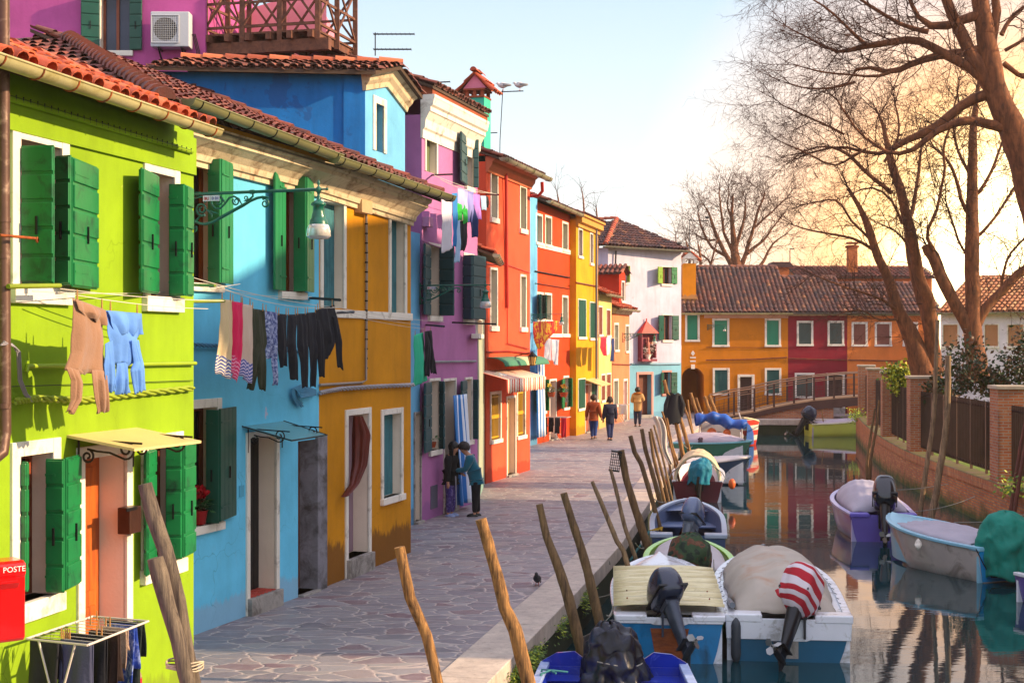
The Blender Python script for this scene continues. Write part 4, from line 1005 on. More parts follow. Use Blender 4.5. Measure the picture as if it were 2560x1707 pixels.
# ================================================================== 9 sliver of blue, 10 orange house, 11 yellow house
H = House('narrow_blue_house', 'thin light blue strip of a house between the red and the orange one', (.35, 51.6), (.95, 53.4), 9.2, 9.2, 5, plaster('pale_blue_paint', '#6db4e0')); H.finish()
mb = MB(); W = H.W; mb.grid(lambda i, j: W.pt(.9+i*.9+.2*j, 3.2-2.9*j, .25+.06*math.sin(i*20)), 24, 8); mb.build('blue_curtain', stripemat('blue_stripes', '#2f78c0', '#dfe4ee'), org=W.pt(1, 3, .2), solid=.006, props=('blue and white curtain hanging beside the corner of the red house', 'curtain'))
OR = plaster('orange_red_paint', '#c44010', '#a03810', amount=.3)
H = House('orange_house', 'orange red three storey house with white trimmed windows and hanging flag', (.95, 53.5), (2.40, 58.3), 9.1, 9.0, 6, OR); W = H.W
for (x0, x1, yt, yb) in ((1340, 1354, 540, 606), (1363, 1377, 545, 612), (1406, 1418, 560, 624), (1362, 1377, 738, 800), (1406, 1418, 744, 836)):
    H.win(x0, x1, yt, yb, .09, fill='closed', fm=mat('olive_shutter', '#5f6a4a'), rec=.16)
H.win(1342, 1356, 736, 798, .09, fill='dark', leaves=[((1344, 0), (1350, .3)), ((1356, 0), (1364, .3))], lm=DGREEN)
H.win(1346, 1362, 948, 1028, .08, fill='dark', leaves=[((1349, 0), (1340, .2)), ((1360, 0), (1371, .2))], lm=GREEN_SH)
H.win(1409, 1420, 944, 1018, .08, fill='dark', leaves=[((1409, 0), (1404, .3)), ((1420, 0), (1429, .2))], lm=GREEN_SH)
H.door(1374, 1389, 952, 1060, .08, dm=mat('pale_door', '#a88a88', .7), rec=.2, step=.05)
H.finish()
mb = MB(); z_ = W.z(1340, 612); W.box(mb, .0, W.L, z_-.08, z_+.1, 0, .04); mb.build('string_course', WHITE, H.root); mb = MB(); z_ = W.z(1400, 838); W.box(mb, .5, W.L, z_-.08, z_+.06, 0, .04); mb.build('string_course', WHITE, H.root)
H.line([(1338, 678), (1424, 694)], .03, IRON, 'cable', .05); H.line([(1338, 708), (1424, 722)], .015, IRON, 'cable', .04)
H.roof(.36, 3, .4, T_DK, gut=.1, dz=.2, gend=(.1, 0), thick=False)
YW = plaster('golden_yellow_paint', '#d89a10', '#a86a10', amount=.25)
H = House('yellow_house', 'golden yellow three storey house with dark green louvred shutters', (2.62, 58.1), (3.76, 62.2), 8.85, 8.8, 6, YW); W = H.W
for (x0, x1, yt, yb) in ((1446, 1455, 575, 640), (1475, 1481, 586, 658)):
    H.win(x0, x1, yt, yb, .07, rec=.15)
for (x0, x1, yt, yb) in ((1445, 1464, 750, 842), (1474, 1490, 757, 845), (1445, 1462, 948, 1020), (1478, 1493, 948, 1000)):
    H.win(x0, x1, yt, yb, .04, fill='closed', fm=DGREEN, rec=.0, sill=True)
H.door(1463, 1475, 962, 1085, .06, dm=mat('rust_curtain', '#a8502c', .8), rec=.1, step=.05, handle=False)
H.finish(); H.cornice([(.02, -.3), (.1, -.3), (.1, -.15), (.25, -.12), (.25, .1), (.34, .12), (.34, .2)], mat('tan_cornice', '#c08a3c', .8), 0)
H.roof(.3, 2.5, .3, T_DK, gut=0, dz=.3, thick=False)
H.line([(1440, 706), (1494, 716)], .03, BROWNW, 'cable', .05)
mb = MB(); mb.tube([W.px(1491, 560, .12), W.px(1491, 1070, .1)], .05, 8); mb.build('downpipe', mat('grey_metal', '#5d5a6a'), H.root)
mb = MB(); c0, c1 = W.px(1462, 948, 0), W.px(1488, 944, 0); f1, f0 = c1+W.n*.7-V((0, 0, .25)), c0+W.n*.7-V((0, 0, .25)); mb.hexa([c0-V((0, 0, .04)), c1-V((0, 0, .04)), f1-V((0, 0, .04)), f0-V((0, 0, .04)), c0, c1, f1, f0]); mb.build('canopy', mat('cream_panel', '#d8bd84'), H.root)

# ================================================================== 12 cream house, 13 salmon house with red dormer
CR = plaster('cream_yellow_paint', '#dcc078', '#b08850', amount=.25)
H = House('cream_house', 'low cream house with brown shutters next to the golden yellow one', (3.80, 62.4), (4.62, 65.9), 5.95, 5.95, 6, CR); W = H.W
for (x0, x1, yt, yb) in ((1496, 1505, 768, 836), (1516, 1525, 776, 838), (1503, 1512, 938, 1000), (1516, 1526, 936, 996)):
    H.win(x0, x1, yt, yb, .07, fill='closed', fm=BROWNW, rec=.02)
H.finish(); H.roof(.4, 2.6, .35, T_OR, dz=.15, thick=False)
SA = plaster('salmon_paint', '#dc8058', '#b06a50', amount=.2)
H = House('salmon_house', 'low salmon coloured house at the end of the left row', (4.66, 66.1), (5.78, 70.0), 5.35, 5.35, 6, SA); W = H.W
for (x0, x1, yt, yb) in ((1536, 1545, 812, 874), (1564, 1571, 816, 877), (1534, 1544, 952, 1012)):
    H.win(x0, x1, yt, yb, .1, fill='closed', fm=mat('sage_shutter', '#6a7a66', .6), rec=.14)
H.door(1559, 1567, 952, 1052, .1, dm=mat('pale_door', '#a88a88'), rec=.15, step=.05)
H.finish(); H.cornice([(.02, -.2), (.1, -.2), (.2, 0), (.25, .1)], CRM, 0); H.roof(.4, 2.6, .35, T_OR, dz=.2, thick=False)
H.line([(1532, 910), (1577, 912)], .025, BROWNW, 'cable', .05)
RDD = plaster('deep_red_paint', '#b83418')
H = House('red_dormer_house', 'small deep red gabled upper house behind the cream house', (5.17, 68.6), (5.55, 69.6), 7.1, 7.1, 4.5, RDD); W = H.W
H.win(1554, 1560, 706, 752, .08, rec=.1)
H.finish(extra=lambda mb: mb.add([W.pt(0, 7.1, 0), W.pt(W.L, 7.1, 0), W.pt(W.L/2, 7.45, 0)], [(0, 1, 2)]))
mb = MB(); up = V((0, 0, 1))
e0, e1, r0_, r1_ = W.pt(-.2, 7.1, .15), W.pt(-.2, 7.1, -4.5), W.pt(W.L/2, 7.55, .15), W.pt(W.L/2, 7.55, -4.5)
tiles(mb, e1, e0-e1, r0_-e0, (e0-e1).length, (r0_-e0).length, .25, .35, seg=4); g0_, g1_ = W.pt(W.L+.2, 7.1, .15), W.pt(W.L+.2, 7.1, -4.5); tiles(mb, g1_, g0_-g1_, r0_-g0_, (e0-e1).length, (r0_-e0).length, .25, .35, seg=4)
mb.add([e0, r0_, r1_, e1], [(0, 1, 2, 3)]); mb.add([g0_, r0_, r1_, g1_], [(0, 1, 2, 3)]); mb.build('roof', T_DK, H.root)

# ================================================================== 14 white corner house
WH = plaster('lilac_white_paint', '#c9c2d6', '#8f84a8', amount=.5)
C14 = P(1520, 0, 70.3); C14.z = 0; E14 = P(1703, 0, 73.2); E14.z = 0
H = House('white_house', 'three storey white house with pale blue base and a hipped tile roof', C14, E14, 8.5, 8.5, 6, WH); W = H.W
H.win(1545, 1567, 664, 706, .06, leaves=[((1545, 0), (1536, .1)), ((1567, 0), (1574, .2))], lm=mat('olive_green_shutter', '#7a9a30', .5))
H.win(1655, 1678, 668, 710, .05, fill='pane', leaves=[((1655, 0), (1644, .35))], lm=mat('olive_green_shutter', '#7a9a30'))
shutter(H, H.root.children[-1], W, (1678, .03), (1692, .03), W.z(1685, 710)+.0, W.z(1685, 668), GREEN_SH)
H.win(1658, 1679, 788, 850, .07, leaves=[((1658, 0), (1646, .25)), ((1680, .03), (1696, .03))], lm=DGREEN)
H.win(1658, 1676, 930, 984, .09, sm=mat('pink_stone', '#c48a80', .8), leaves=[((1658, .02), (1652, .2)), ((1677, .03), (1692, .03))], lm=DGREEN)
H.door(1596, 1628, 936, 1037, .13, sm=mat('pink_stone', '#c48a80'), dm=woodmat('front_door_wood', '#5a2a18', '#7c4026', (4, 4, 1)), rec=.3, step=.16)
L14 = C14+(-.75)*V((W.ud.x, 0, 0))+V((-1.2, 4.5, 0))
H.wm = [WH, plaster('aqua_base_paint', '#7cb4cc', '#5a8aa8', amount=.2)]
mb = MB(); W.mesh(mb, 0, W.L, 2.76, 8.5, 8.5, H.opens, .3, 0); W.mesh(mb, 0, W.L, -.1, 2.76, 2.76, H.opens, .3, 1)
for o in H.opens: W.box(mb, o[0]-.3, o[1]+.3, max(o[2]-.3, -.1), o[3]+.3, -.9, -.8, 0)
SWl = Wall(C14+V((-2.6, 3.2, 0)), C14); SWl.mesh(mb, 0, SWl.L, -.1, 8.5, 8.5, [], .2, 0)
SWr = Wall(E14, E14+V((-2.5, 5.5, 0))); SWr.mesh(mb, 0, SWr.L, -.1, 8.5, 8.5, [], .2, 0)
mb.build('wall', H.wm, H.root)
ap = P(1542, 552, 75.0); ap2 = ap+V((-4.5, 3.0, 0)); eC = C14+V((-.15, -.5, 8.55)); eE = E14+V((.3, -.4, 8.5)); eL = SWl.pt(-.8, 8.55, .35)
mb = MB(); mb.add([eC, eE, ap], [(0, 1, 2)]); mb.add([eL, eC, ap, ap2], [(0, 1, 2, 3)]); mb.add([eE, eE+V((-2, 5, 0)), ap], [(0, 1, 2)])
mb.add([eC-up*.1, eE-up*.1, E14+V((0, .4, 8.45)), C14+V((0, .4, 8.45))], [(3, 2, 1, 0)]); mb.add([eC, eE, eE-up*.1, eC-up*.1], [(0, 1, 2, 3)])
rf = mb.build('roof', SOFFIT, H.root)
mb = MB()
def tri_tiles(mb, a, b, c, tw=.22, row=.36):
    """tile the triangle a-b-c (a-b the eave)"""
    ud = (b-a).normalized(); n = (b-a).cross(c-a).normalized(); n = n if n.z > 0 else -n
    sd = n.cross(ud); sd = sd if sd.z > 0 else -sd
    cu, cv = (c-a).dot(ud), (c-a).dot(sd); L = (b-a).length
    tiles(mb, a+n*.03, ud, sd, L, cv, tw, row, lambda u, v: u > cu*v/cv-.1 and u < L-(L-cu)*v/cv+.1, seg=4, thick=False)
tri_tiles(mb, eC, eE, ap); tri_tiles(mb, eL, eC, ap); tri_tiles(mb, eL, ap+V((0, 0, .01)), ap2) if False else None
mb.build('roof_tile', T_FAR, rf)['kind'] = 'stuff'
mb = MB(); ridge_tiles(mb, eC+up*.05, ap+up*.1, .13, .35, .95); ridge_tiles(mb, ap2+up*.05, ap+up*.1, .13, .35, .5); mb.build('ridge', T_OR, rf)
mb = MB(); gutter(mb, eC+V((-.1, -.08, -.03)), eE+V((.1, -.08, -.03)), .09, brk=2); mb.build('gutter', [ZINCD, IRON], H.root)
H.line([(1540, 627), (1538, 680), (1535, 690)], .04, IRON, 'downpipe', .1)
H.line([(1578, 909), (1640, 911), (1702, 910)], .03, mat('blue_grey_pipe', '#7a98a8', .6), 'cable', .05)
# shrine niche
SH = thing('wall_shrine', 'maroon wall shrine with a red pointed cap holding a statue and white flowers', 'shrine', W.px(1614, 895, .1))
x0, x1 = W.u(1596), W.u(1630); za, zb = W.z(1612, 900), W.z(1612, 832); zc = W.z(1612, 805); um = (x0+x1)/2
mb = MB(); W.box(mb, x0, x1, za, zb, .0, .05, 0); W.box(mb, x0-.04, x0+.02, za+.1, zb, .0, .3, 0); W.box(mb, x1-.02, x1+.04, za+.1, zb, 0, .3, 0); W.box(mb, x0-.05, x1+.05, za-.06, za+.06, 0, .34, 0)
mb.build('niche', mat('maroon_paint', '#7c2038', .6, .15), SH)
mb = MB(); mb.add([W.pt(x0-.12, zb-.02, 0), W.pt(x0-.12, zb-.02, .4), W.pt(x1+.12, zb-.02, .4), W.pt(x1+.12, zb-.02, 0), W.pt(um, zc+.05, .12), W.pt(um, zc+.05, .02)], [(0, 1, 2, 3), (1, 0, 5, 4), (2, 1, 4), (3, 2, 4, 5), (0, 3, 5)])
mb.tube([W.pt(um, zc, .1), W.pt(um, zc+.18, .1)], .03, 6); mb.build('cap', mat('cap_red', '#c8281c', .5), SH)
mb = MB(); mb.lathe([(.13, 0), (.12, .2), (.09, .4), (.10, .55), (.05, .66), (.07, .72), (.06, .82), (0, .87)], W.pt(um+.03, za+.3, .17), n=10); mb.tube([W.pt(um+.1, za+.8, .2), W.pt(um+.16, za+.9, .25)], .03, 5); mb.build('statue', mat('statue_red_gold', '#b06a5c', .6, .3, 8), SH)
mb = MB(); mb.lathe([(.16, 0), (.10, .1), (.2, .3)], W.pt(um, za, .2), n=10); mb.build('pedestal', WHITE, SH)
mb = MB(); rnd.seed(3)
for q in (-.22, .25):
    for k in range(60): p = W.pt(um+q+rnd.gauss(0, .09), za+.55+rnd.gauss(0, .11), .25+rnd.gauss(0, .05)); mb.ball(p, rnd.uniform(.02, .035), 5, rnd.random() < .45)
mb.build('flowers', [mat('white_petals', '#e0c8c8', .8), mat('leaf_dark', '#24401c', .8)], SH)

# ================================================================== 15 end row across the canal
EO = plaster('end_ochre_paint', '#c8780a', '#9a5a10', amount=.15)
dE = 76.0; pxE = lambda px: ((px-CX)/F*dE, dE)
H = House('ochre_end_house', 'ochre house with an arched passage facing down the canal', pxE(1703.5), pxE(1970), 5.45, 5.45, 7, EO); W = H.W; EOH = H
GSH = mat('teal_green_shutter', '#1f8060', .5, .1)
for (x0, x1, yt, yb) in ((1718, 1744, 788, 849), (1786, 1818, 801, 862), (1917, 1947, 801, 862)): H.win(x0, x1, yt, yb, .11, fill='closed', fm=GSH, rec=.06)
for (x0, x1, yt, yb) in ((1787, 1819, 925, 983), (1917, 1948, 925, 983)): H.win(x0, x1, yt, yb, .11, fill='closed', fm=mat('deep_teal_shutter', '#16504c', .5, .1), rec=.06)
H.door(1850, 1880, 942, 1030, .13, dm=mat('dark_brown_door', '#3a1e18', .6), rec=.2, step=.1)
H.finish(ua=W.u(1763))
# arch part
mb = MB(); ua0, ub0 = 0, W.u(1763); ax0, ax1 = W.u(1704.5), W.u(1760); zt = W.z(1735, 945); rr = (ax1-ax0)/2; uc = (ax0+ax1)/2
opn = W.rect(1718, 1744, 788, 849)
def archwall(mb, off):
    N = 16; zt_ = zt-.0
    z_top = 2.75
    cols = [(uc-rr*math.cos(math.pi*i/N), zt_+rr*math.sin(math.pi*i/N)*.95) for i in range(N+1)]
    for i in range(N):
        (a, za), (b, zb) = cols[i], cols[i+1]; mb.add([W.pt(a, za, off), W.pt(b, zb, off), W.pt(b, z_top, off), W.pt(a, z_top, off)], [(0, 1, 2, 3)]); mb.add([W.pt(a, za, off), W.pt(b, zb, off), W.pt(b, zb, off-3), W.pt(a, za, off-3)], [(3, 2, 1, 0)])
    mb.add([W.pt(ua0, -.1, off), W.pt(ax0, -.1, off), W.pt(ax0, z_top, off), W.pt(ua0, z_top, off)], [(0, 1, 2, 3)])
    mb.add([W.pt(ax1, -.1, off), W.pt(ub0, -.1, off), W.pt(ub0, z_top, off), W.pt(ax1, z_top, off)], [(0, 1, 2, 3)])
    for u in (ax0, ax1): mb.add([W.pt(u, -.1, off), W.pt(u, zt_, off), W.pt(u, zt_, off-3), W.pt(u, -.1, off-3)], [(0, 1, 2, 3)])
    mb.add([W.pt(ax0, -.1, off-3), W.pt(ax1, -.1, off-3), W.pt(ax1, 3.4, off-3), W.pt(ax0, 3.4, off-3)], [(0, 1, 2, 3)])
archwall(mb, .0)
W.mesh(mb, ua0, ub0, 2.75, 5.45, 5.45, [opn], .3)
mb.build('arch_wall', EO, H.root)
mb = MB(); W.box(mb, uc-.1, uc+.1, W.z(1733, 922), W.z(1733, 911), -.02, .05); mb.build('keystone', WHITE, H.root)
mb = MB(); k = W.z(1731, 883); mb.prism([W.pt(uc-.11, k, .0), W.pt(uc, k-.15, .0), W.pt(uc+.11, k, .0), W.pt(uc, k+.15, .0)], W.n*.02); mb.build('diamond_sign', mat('sign_white', '#d8d4d0', .6), H.root)
mb = MB(); W.box(mb, uc-.15, uc+.15, W.z(1731, 895.5), W.z(1731, 892), 0, .015); mb.build('name_plate', mat('sign_white', '#d8d4d0'), H.root); mb = MB(); W.box(mb, uc-.15, uc+.15, W.z(1731, 904.5), W.z(1731, 901), 0, .015); mb.build('name_plate', mat('sign_white', '#d8d4d0'), H.root)
H.cornice([(.02, -.35), (.06, -.35), (.2, -.12), (.22, .05)], mat('pinkish_cornice', '#c89a84', .8), W.u(1760))
H.line([(1765, 900), (1880, 898), (1968, 893)], .03, BROWNW, 'cable', .05); H.line([(1765, 868), (1968, 869)], .012, BROWNW, 'cable', .04)
ER = plaster('crimson_paint', '#8c1a2e', '#5c1420', amount=.2)
H2 = House('crimson_end_house', 'dark crimson house facing down the canal with white framed windows', pxE(1970.3), pxE(2118), 5.4, 5.4, 7, ER); W = H2.W
for (x0, x1, yt, yb) in ((1997, 2028, 807, 860), (2074, 2105, 807, 860), (1992, 2031, 937, 990)): H2.win(x0, x1, yt, yb, .11, fill='closed', fm=mat('grey_green_shutter', '#3c4a48', .5, .1), rec=.06)
H2.door(2071, 2107, 938, 1000, .12, dm=mat('dark_brown_door', '#3a1e18'), rec=.2, step=.3)
H2.finish(); H2.cornice([(.02, -.18), (.06, -.18), (.12, 0), (.14, .06)], CRM, 0); H2.line([(1972, 896), (2116, 900)], .03, BROWNW, 'cable', .05)
EP = plaster('peach_orange_paint', '#e0803c', '#b06030', amount=.15)
H3 = House('peach_end_house', 'peach orange house facing down the canal behind the bridge', pxE(2118.3), pxE(2345), 5.4, 5.4, 7, EP); W = H3.W
for (x0, x1, yt, yb) in ((2134, 2164, 810, 861), (2192, 2224, 810, 861), (2262, 2290, 810, 861)): H3.win(x0, x1, yt, yb, .11, fill='closed', fm=mat('brown_shutter', '#7a4438', .5, .1), rec=.06)
H3.door(2200, 2230, 935, 1010, .1, dm=mat('dark_brown_door', '#3a1e18'), rec=.2, step=.2)
H3.finish(); H3.cornice([(.02, -.18), (.06, -.18), (.12, 0), (.14, .06)], mat('green_cornice', '#8a9a70', .8), 0); H3.line([(2120, 900), (2340, 903)], .03, BROWNW, 'cable', .05)
mb = MB(); W.box(mb, W.u(2182), W.u(2240), W.z(2210, 925), W.z(2210, 921), 0, .9); mb.build('canopy', mat('grey_metal', '#5d5a6a'), H3.root)
EOH.roof(.62, 3.9, .35, T_FAR, ub=EOH.W.L, gut=.08, dz=.15, tw=.24, row=.4, thick=False, gm=mat('pale_gutter', '#b5ab7c'))
H2.roof(.55, 3.4, .3, T_FAR, gut=.06, dz=.15, tw=.24, row=.4, thick=False, gm=ZINCD)
H3.roof(.5, 3.0, .3, T_FAR, gut=.06, dz=.15, tw=.24, row=.4, thick=False, gm=ZINCD)
# chimney of the ochre end house
c = V(((1722-CX)/F*76.9, 76.9, 0))
CHM = thing('orange_chimney', 'bright orange chimney with a little gabled cap on the end row roof', 'chimney', (c.x, c.y, 6))
mb = MB(); mb.box((c.x, c.y, 6.6), (.7, .6, 2.9)); mb.box((c.x, c.y, 6.2), (.85, .7, .12)); mb.build('stack', plaster('orange_chimney_paint', '#e08a08'), CHM)
mb = MB(); z = 8.05
for q in (-1, 1): mb.box((c.x+q*.3, c.y, z+.12), (.12, .55, .3))
mb.prism([(c.x-.45, c.y-.35, z+.25), (c.x+.45, c.y-.35, z+.25), (c.x, c.y-.35, z+.62)], (0, .7, 0)); mb.build('cap', WHITE, CHM)
mb = MB()
for q in (-1, 1): tiles(mb, V((c.x+q*.6, c.y-.45, z+.15)), V((0, 1, 0)), V((-q*.6, 0, .5)), .9, .78, .2, .3, seg=4)
mb.build('roof', T_OR, CHM)
# houses rising behind the end row
BK = plaster('old_orange_render', '#c07040', '#8a5a40', amount=.4)
W5 = Wall(((1995-CX)/F*84, 84), ((2330-CX)/F*84, 84)); H5 = House('orange_back_house', 'old orange house with a brick chimney rising behind the peach house', W5.A, W5.B, 7.6, 7.6, 6, BK)
H5.win(2134, 2156, 708, 745, .12, W=None, rec=.1); H5.finish(); 
H5.roof(.25, 2.5, .3, T_DK, gut=0, dz=.1, tw=.25, row=.4, thick=False)
mb = MB(); c = P(2130, 650, 85); mb.box((c.x, c.y, 8.5), (.55, .5, 2.2)); 
CHM = thing('brick_chimney', 'plain brick chimney standing on the orange back house roof', 'chimney', (c.x, c.y, 7.5)); mb.build('stack', BK, CHM)
mb = MB(); mb.box((c.x, c.y, 9.5), (.7, .6, .12)); mb.box((c.x, c.y, 9.72), (.62, .55, .1)); mb.build('cap', mat('terracotta_eaves', '#8f4526'), CHM)
mb = MB(); c = P(1948, 690, 82); mb.box((c.x, c.y, 7.5), (1.0, .8, 1.2))
CHM = thing('low_roof_hut', 'small dark roofed chimney hut poking above the end row ridge', 'chimney', (c.x, c.y, 7)); mb.build('stack', BK, CHM)
mb = MB(); mb.prism([(c.x-.75, c.y-.6, 8.1), (c.x+.75, c.y-.6, 8.1), (c.x+.5, c.y-.6, 8.4), (c.x-.5, c.y-.6, 8.4)], (0, 1.2, 0)); mb.build('roof', T_FAR, CHM)
# white building behind the garden
WB = plaster('white_render', '#e4dce4', '#9a90a0', amount=.2)
A_, B_ = V(((2352-CX)/F*70, 70, 0)), V(((2700-CX)/F*66, 66, 0))
H = House('white_garden_building', 'long white building with brown shutters behind the bare garden trees', A_, B_, 5.3, 5.3, 8, WB); W = H.W
for (x0, x1) in ((2358, 2394), (2462, 2495), (2520, 2558), (2600, 2640)): H.win(x0, x1, 812, 865, .05, fill='closed', fm=mat('tan_shutter', '#a8744c', .6), rec=.05)
H.finish(); H.roof(.42, 4, .35, T_PALE, gut=.08, dz=.12, tw=.25, row=.4, thick=False)
# ================================================================== houses outside the view on the right bank (they cast the afternoon shade)
HB = thing('tall_bank_house', 'tall plain ochre house on the right bank beyond the right edge of the view', 'house', (14, 14.5, 0))
mb = MB(); mb.box((17.4, 23.5, 5.8), (6.8, 16.6, 12.0)); mb.build('wall', plaster('bank_house_render', '#b9946a'), HB)
mb = MB(); e = [(13.7, 14.9, 11.8), (21.1, 14.9, 11.8), (21.1, 32.1, 11.8), (13.7, 32.1, 11.8), (17.4, 19.5, 14.4), (17.4, 28.5, 14.4)]
mb.add(e, [(0, 1, 4), (1, 2, 5, 4), (2, 3, 5), (3, 0, 4, 5), (3, 2, 1, 0)]); mb.build('roof', T_OR, HB)
mb = MB(); mb.box((14.6, 33.6, 12.6), (.7, .7, 2.2)); 
# ================================================================== right-hand canal wall, pillars and railings
BRK = brickmat('red_brick', '#b85e30', '#d88c4c', '#8a7664', 1, '#5a6a1c', True, -.62)
BRP = brickmat('pillar_brick', '#a8552e', '#c47a48', '#a09080', 1)
MOSS = mat('moss', '#7a8418', .95, .4, 5, .8, 30, ('#3c4a14', .6, 6))
CAP = mat('cap_stone', '#b8a894', .85, .15, 3, .4, 15)
CW = thing('canal_wall', 'red brick garden wall along the right side of the canal with moss on top', 'wall', (RW[4][0], RW[4][1], WATER))
mb = MB(); mt = MB(); acc = 0; pts = []
for i in range(len(RW)-2):
    a, b2 = V((*RW[i], 0)), V((*RW[i+1], 0))
    for k in range(6): pts.append(a.lerp(b2, k/6))
pts.append(V((*RW[-2], 0))); pts = [V(p) for p in pts]
for _ in range(2): pts = [pts[0]]+[(pts[i-1]+pts[i]*2+pts[i+1])/4 for i in range(1, len(pts)-1)]+[pts[-1]]
ZT = .37
for i in range(len(pts)-1):
    p, q = pts[i], pts[i+1]; L = (q-p).length; nn = V(((q-p).y, -(q-p).x, 0)).normalized()
    for (z0, z1, o) in ((-2.2, ZT-.24, 0), (ZT-.24, ZT, .03)):
        uv = [(acc, z0), (acc+L, z0), (acc+L, z1), (acc, z1)]
        if z0 > -1: uv = [(y*1, x) for x, y in [(acc, z0), (acc+L, z0), (acc+L, z1), (acc, z1)]]
        mb.add([p+nn*o+V((0, 0, z0)), q+nn*o+V((0, 0, z0)), q+nn*o+V((0, 0, z1)), p+nn*o+V((0, 0, z1))], [(0, 1, 2, 3)], 0, None, False, uv)
    mb.add([p+V((0, 0, ZT-.24)), q+V((0, 0, ZT-.24)), q+nn*.03+V((0, 0, ZT-.24)), p+nn*.03+V((0, 0, ZT-.24))], [(0, 1, 2, 3)])
    mt.add([p+nn*.03+V((0, 0, ZT)), q+nn*.03+V((0, 0, ZT)), q-nn*.5+V((0, 0, ZT+.02)), p-nn*.5+V((0, 0, ZT+.02))], [(0, 1, 2, 3)])
    mt.add([p-nn*.5+V((0, 0, ZT+.02)), q-nn*.5+V((0, 0, ZT+.02)), q-nn*.5+V((0, 0, 0)), p-nn*.5+V((0, 0, 0))], [(0, 1, 2, 3)])
    acc += L
e0 = pts[0]; mb.add([e0+V((0, 0, -2)), e0+V((0, 0, ZT)), e0+V((8, .3, ZT)), e0+V((8, .3, -2))], [(0, 1, 2, 3)], 0, None, False, [(0, -2), (0, ZT), (8, ZT), (8, -2)])
mb.build('wall_face', BRK, CW)
mt.build('wall_top', [mat('mossy_top', '#6a5440', .95, .3, 3, .6, 25, ('#5c6414', .5, 2.5))], CW)
def along(dd):      # point of the wall line at depth dd and its direction (toward the camera)
    for i in range(len(pts)-1):
        if pts[i].y >= dd >= pts[i+1].y:
            f = (pts[i].y-dd)/(pts[i].y-pts[i+1].y); return pts[i].lerp(pts[i+1], f), (pts[i+1]-pts[i]).normalized()
    return pts[-1], (pts[-1]-pts[-2]).normalized()
PIL = []
PD = [66.7, 59.3, 52.3, 45.3, 35.4, 26.5]
plab = ['farthest brick pillar of the right bank fence beside the footbridge', 'second farthest brick pillar of the right bank fence', 'brick pillar in the middle of the right bank fence, left of the green bush', 'brick pillar in front of the yellow green bush with two poles to its right', 'large sunlit brick pillar at the right edge of the view', 'brick pillar of the fence beyond the right edge of the view']
for i, dd in enumerate(PD):
    p, t = along(dd); nn = V((t.y, -t.x, 0)); w_ = .72; c = p-nn*(.10+w_/2-.03)
    T = thing('brick_pillar', plab[i], 'pillar', (c.x, c.y, ZT), 'brick pillars of the garden fence')
    mb = MB(); h = 2.30-.0
    for k, (dx, dy) in enumerate(((nn, t), (t, -nn), (-nn, -t), (-t, nn))):
        a = c+dx*w_/2-dy*w_/2; b2 = c+dx*w_/2+dy*w_/2
        mb.add([a+V((0, 0, ZT)), b2+V((0, 0, ZT)), b2+V((0, 0, ZT+h)), a+V((0, 0, ZT+h))], [(0, 1, 2, 3)], 0, None, False, [(0, 0), (w_, 0), (w_, h), (0, h)])
    mb.build('shaft', BRP, T, fixn=True)
    mb = MB(); mb.box(c+V((0, 0, ZT+h+.045)), (w_+.1, w_+.1, .09), t, nn); mb.build('cap', CAP, T, bevel=.012)
    PIL.append((c, t, nn))
FEN = mat('fence_paint', '#4a3632', .5, .15, 3, .1, metal=.3)
flab = ['farthest run of dark railings between the two far pillars', 'run of dark railings between the second and third far pillars', 'run of dark railings left of the pillar by the green bush', 'longest run of dark railings behind the tall canal poles', 'run of dark railings at the right edge of the view']
for i in range(5):
    (ca, ta, na), (cb, tb, nb) = PIL[i], PIL[i+1]; d0, d1 = PD[i]-.4, PD[i+1]+.4
    F_ = thing('railing_fence', flab[i], 'fence', (ca.x, ca.y, ZT), 'dark railings between the brick pillars')
    L = (cb-ca).length-.76; n = int(L/.155); mb = MB(); base = .12
    def fp(f):
        dd = d0+(d1-d0)*f; p, t = along(dd); nn = V((t.y, -t.x, 0)); return p-nn*.42
    for k in range(n+1):
        p = fp(k/n); q = fp(min(1, (k+.5)/n)); t = (q-p).normalized() if k < n else t
        mb.box(p+V((0, 0, ZT+1.02)), (.012, .075, 1.78), t, V((-t.y, t.x, 0)))
    mb.build('bars', FEN, F_)
    mb = MB()
    for z in (.2, 1.78):
        for k in range(8): mb.bar(fp(k/8)+V((0, 0, ZT+z)), fp((k+1)/8)+V((0, 0, ZT+z)), .03, .05)
    mb.build('rail', FEN, F_)
    np_ = max(2, int(round(L/1.6)))
    for k in range(1, np_):
        p = fp(k/np_); mb = MB(); mb.box(p+V((0, 0, ZT+.95)), (.06, .06, 1.92)); mb.build('post', mat('fence_post', '#7a5c4c', .5, .1), F_)

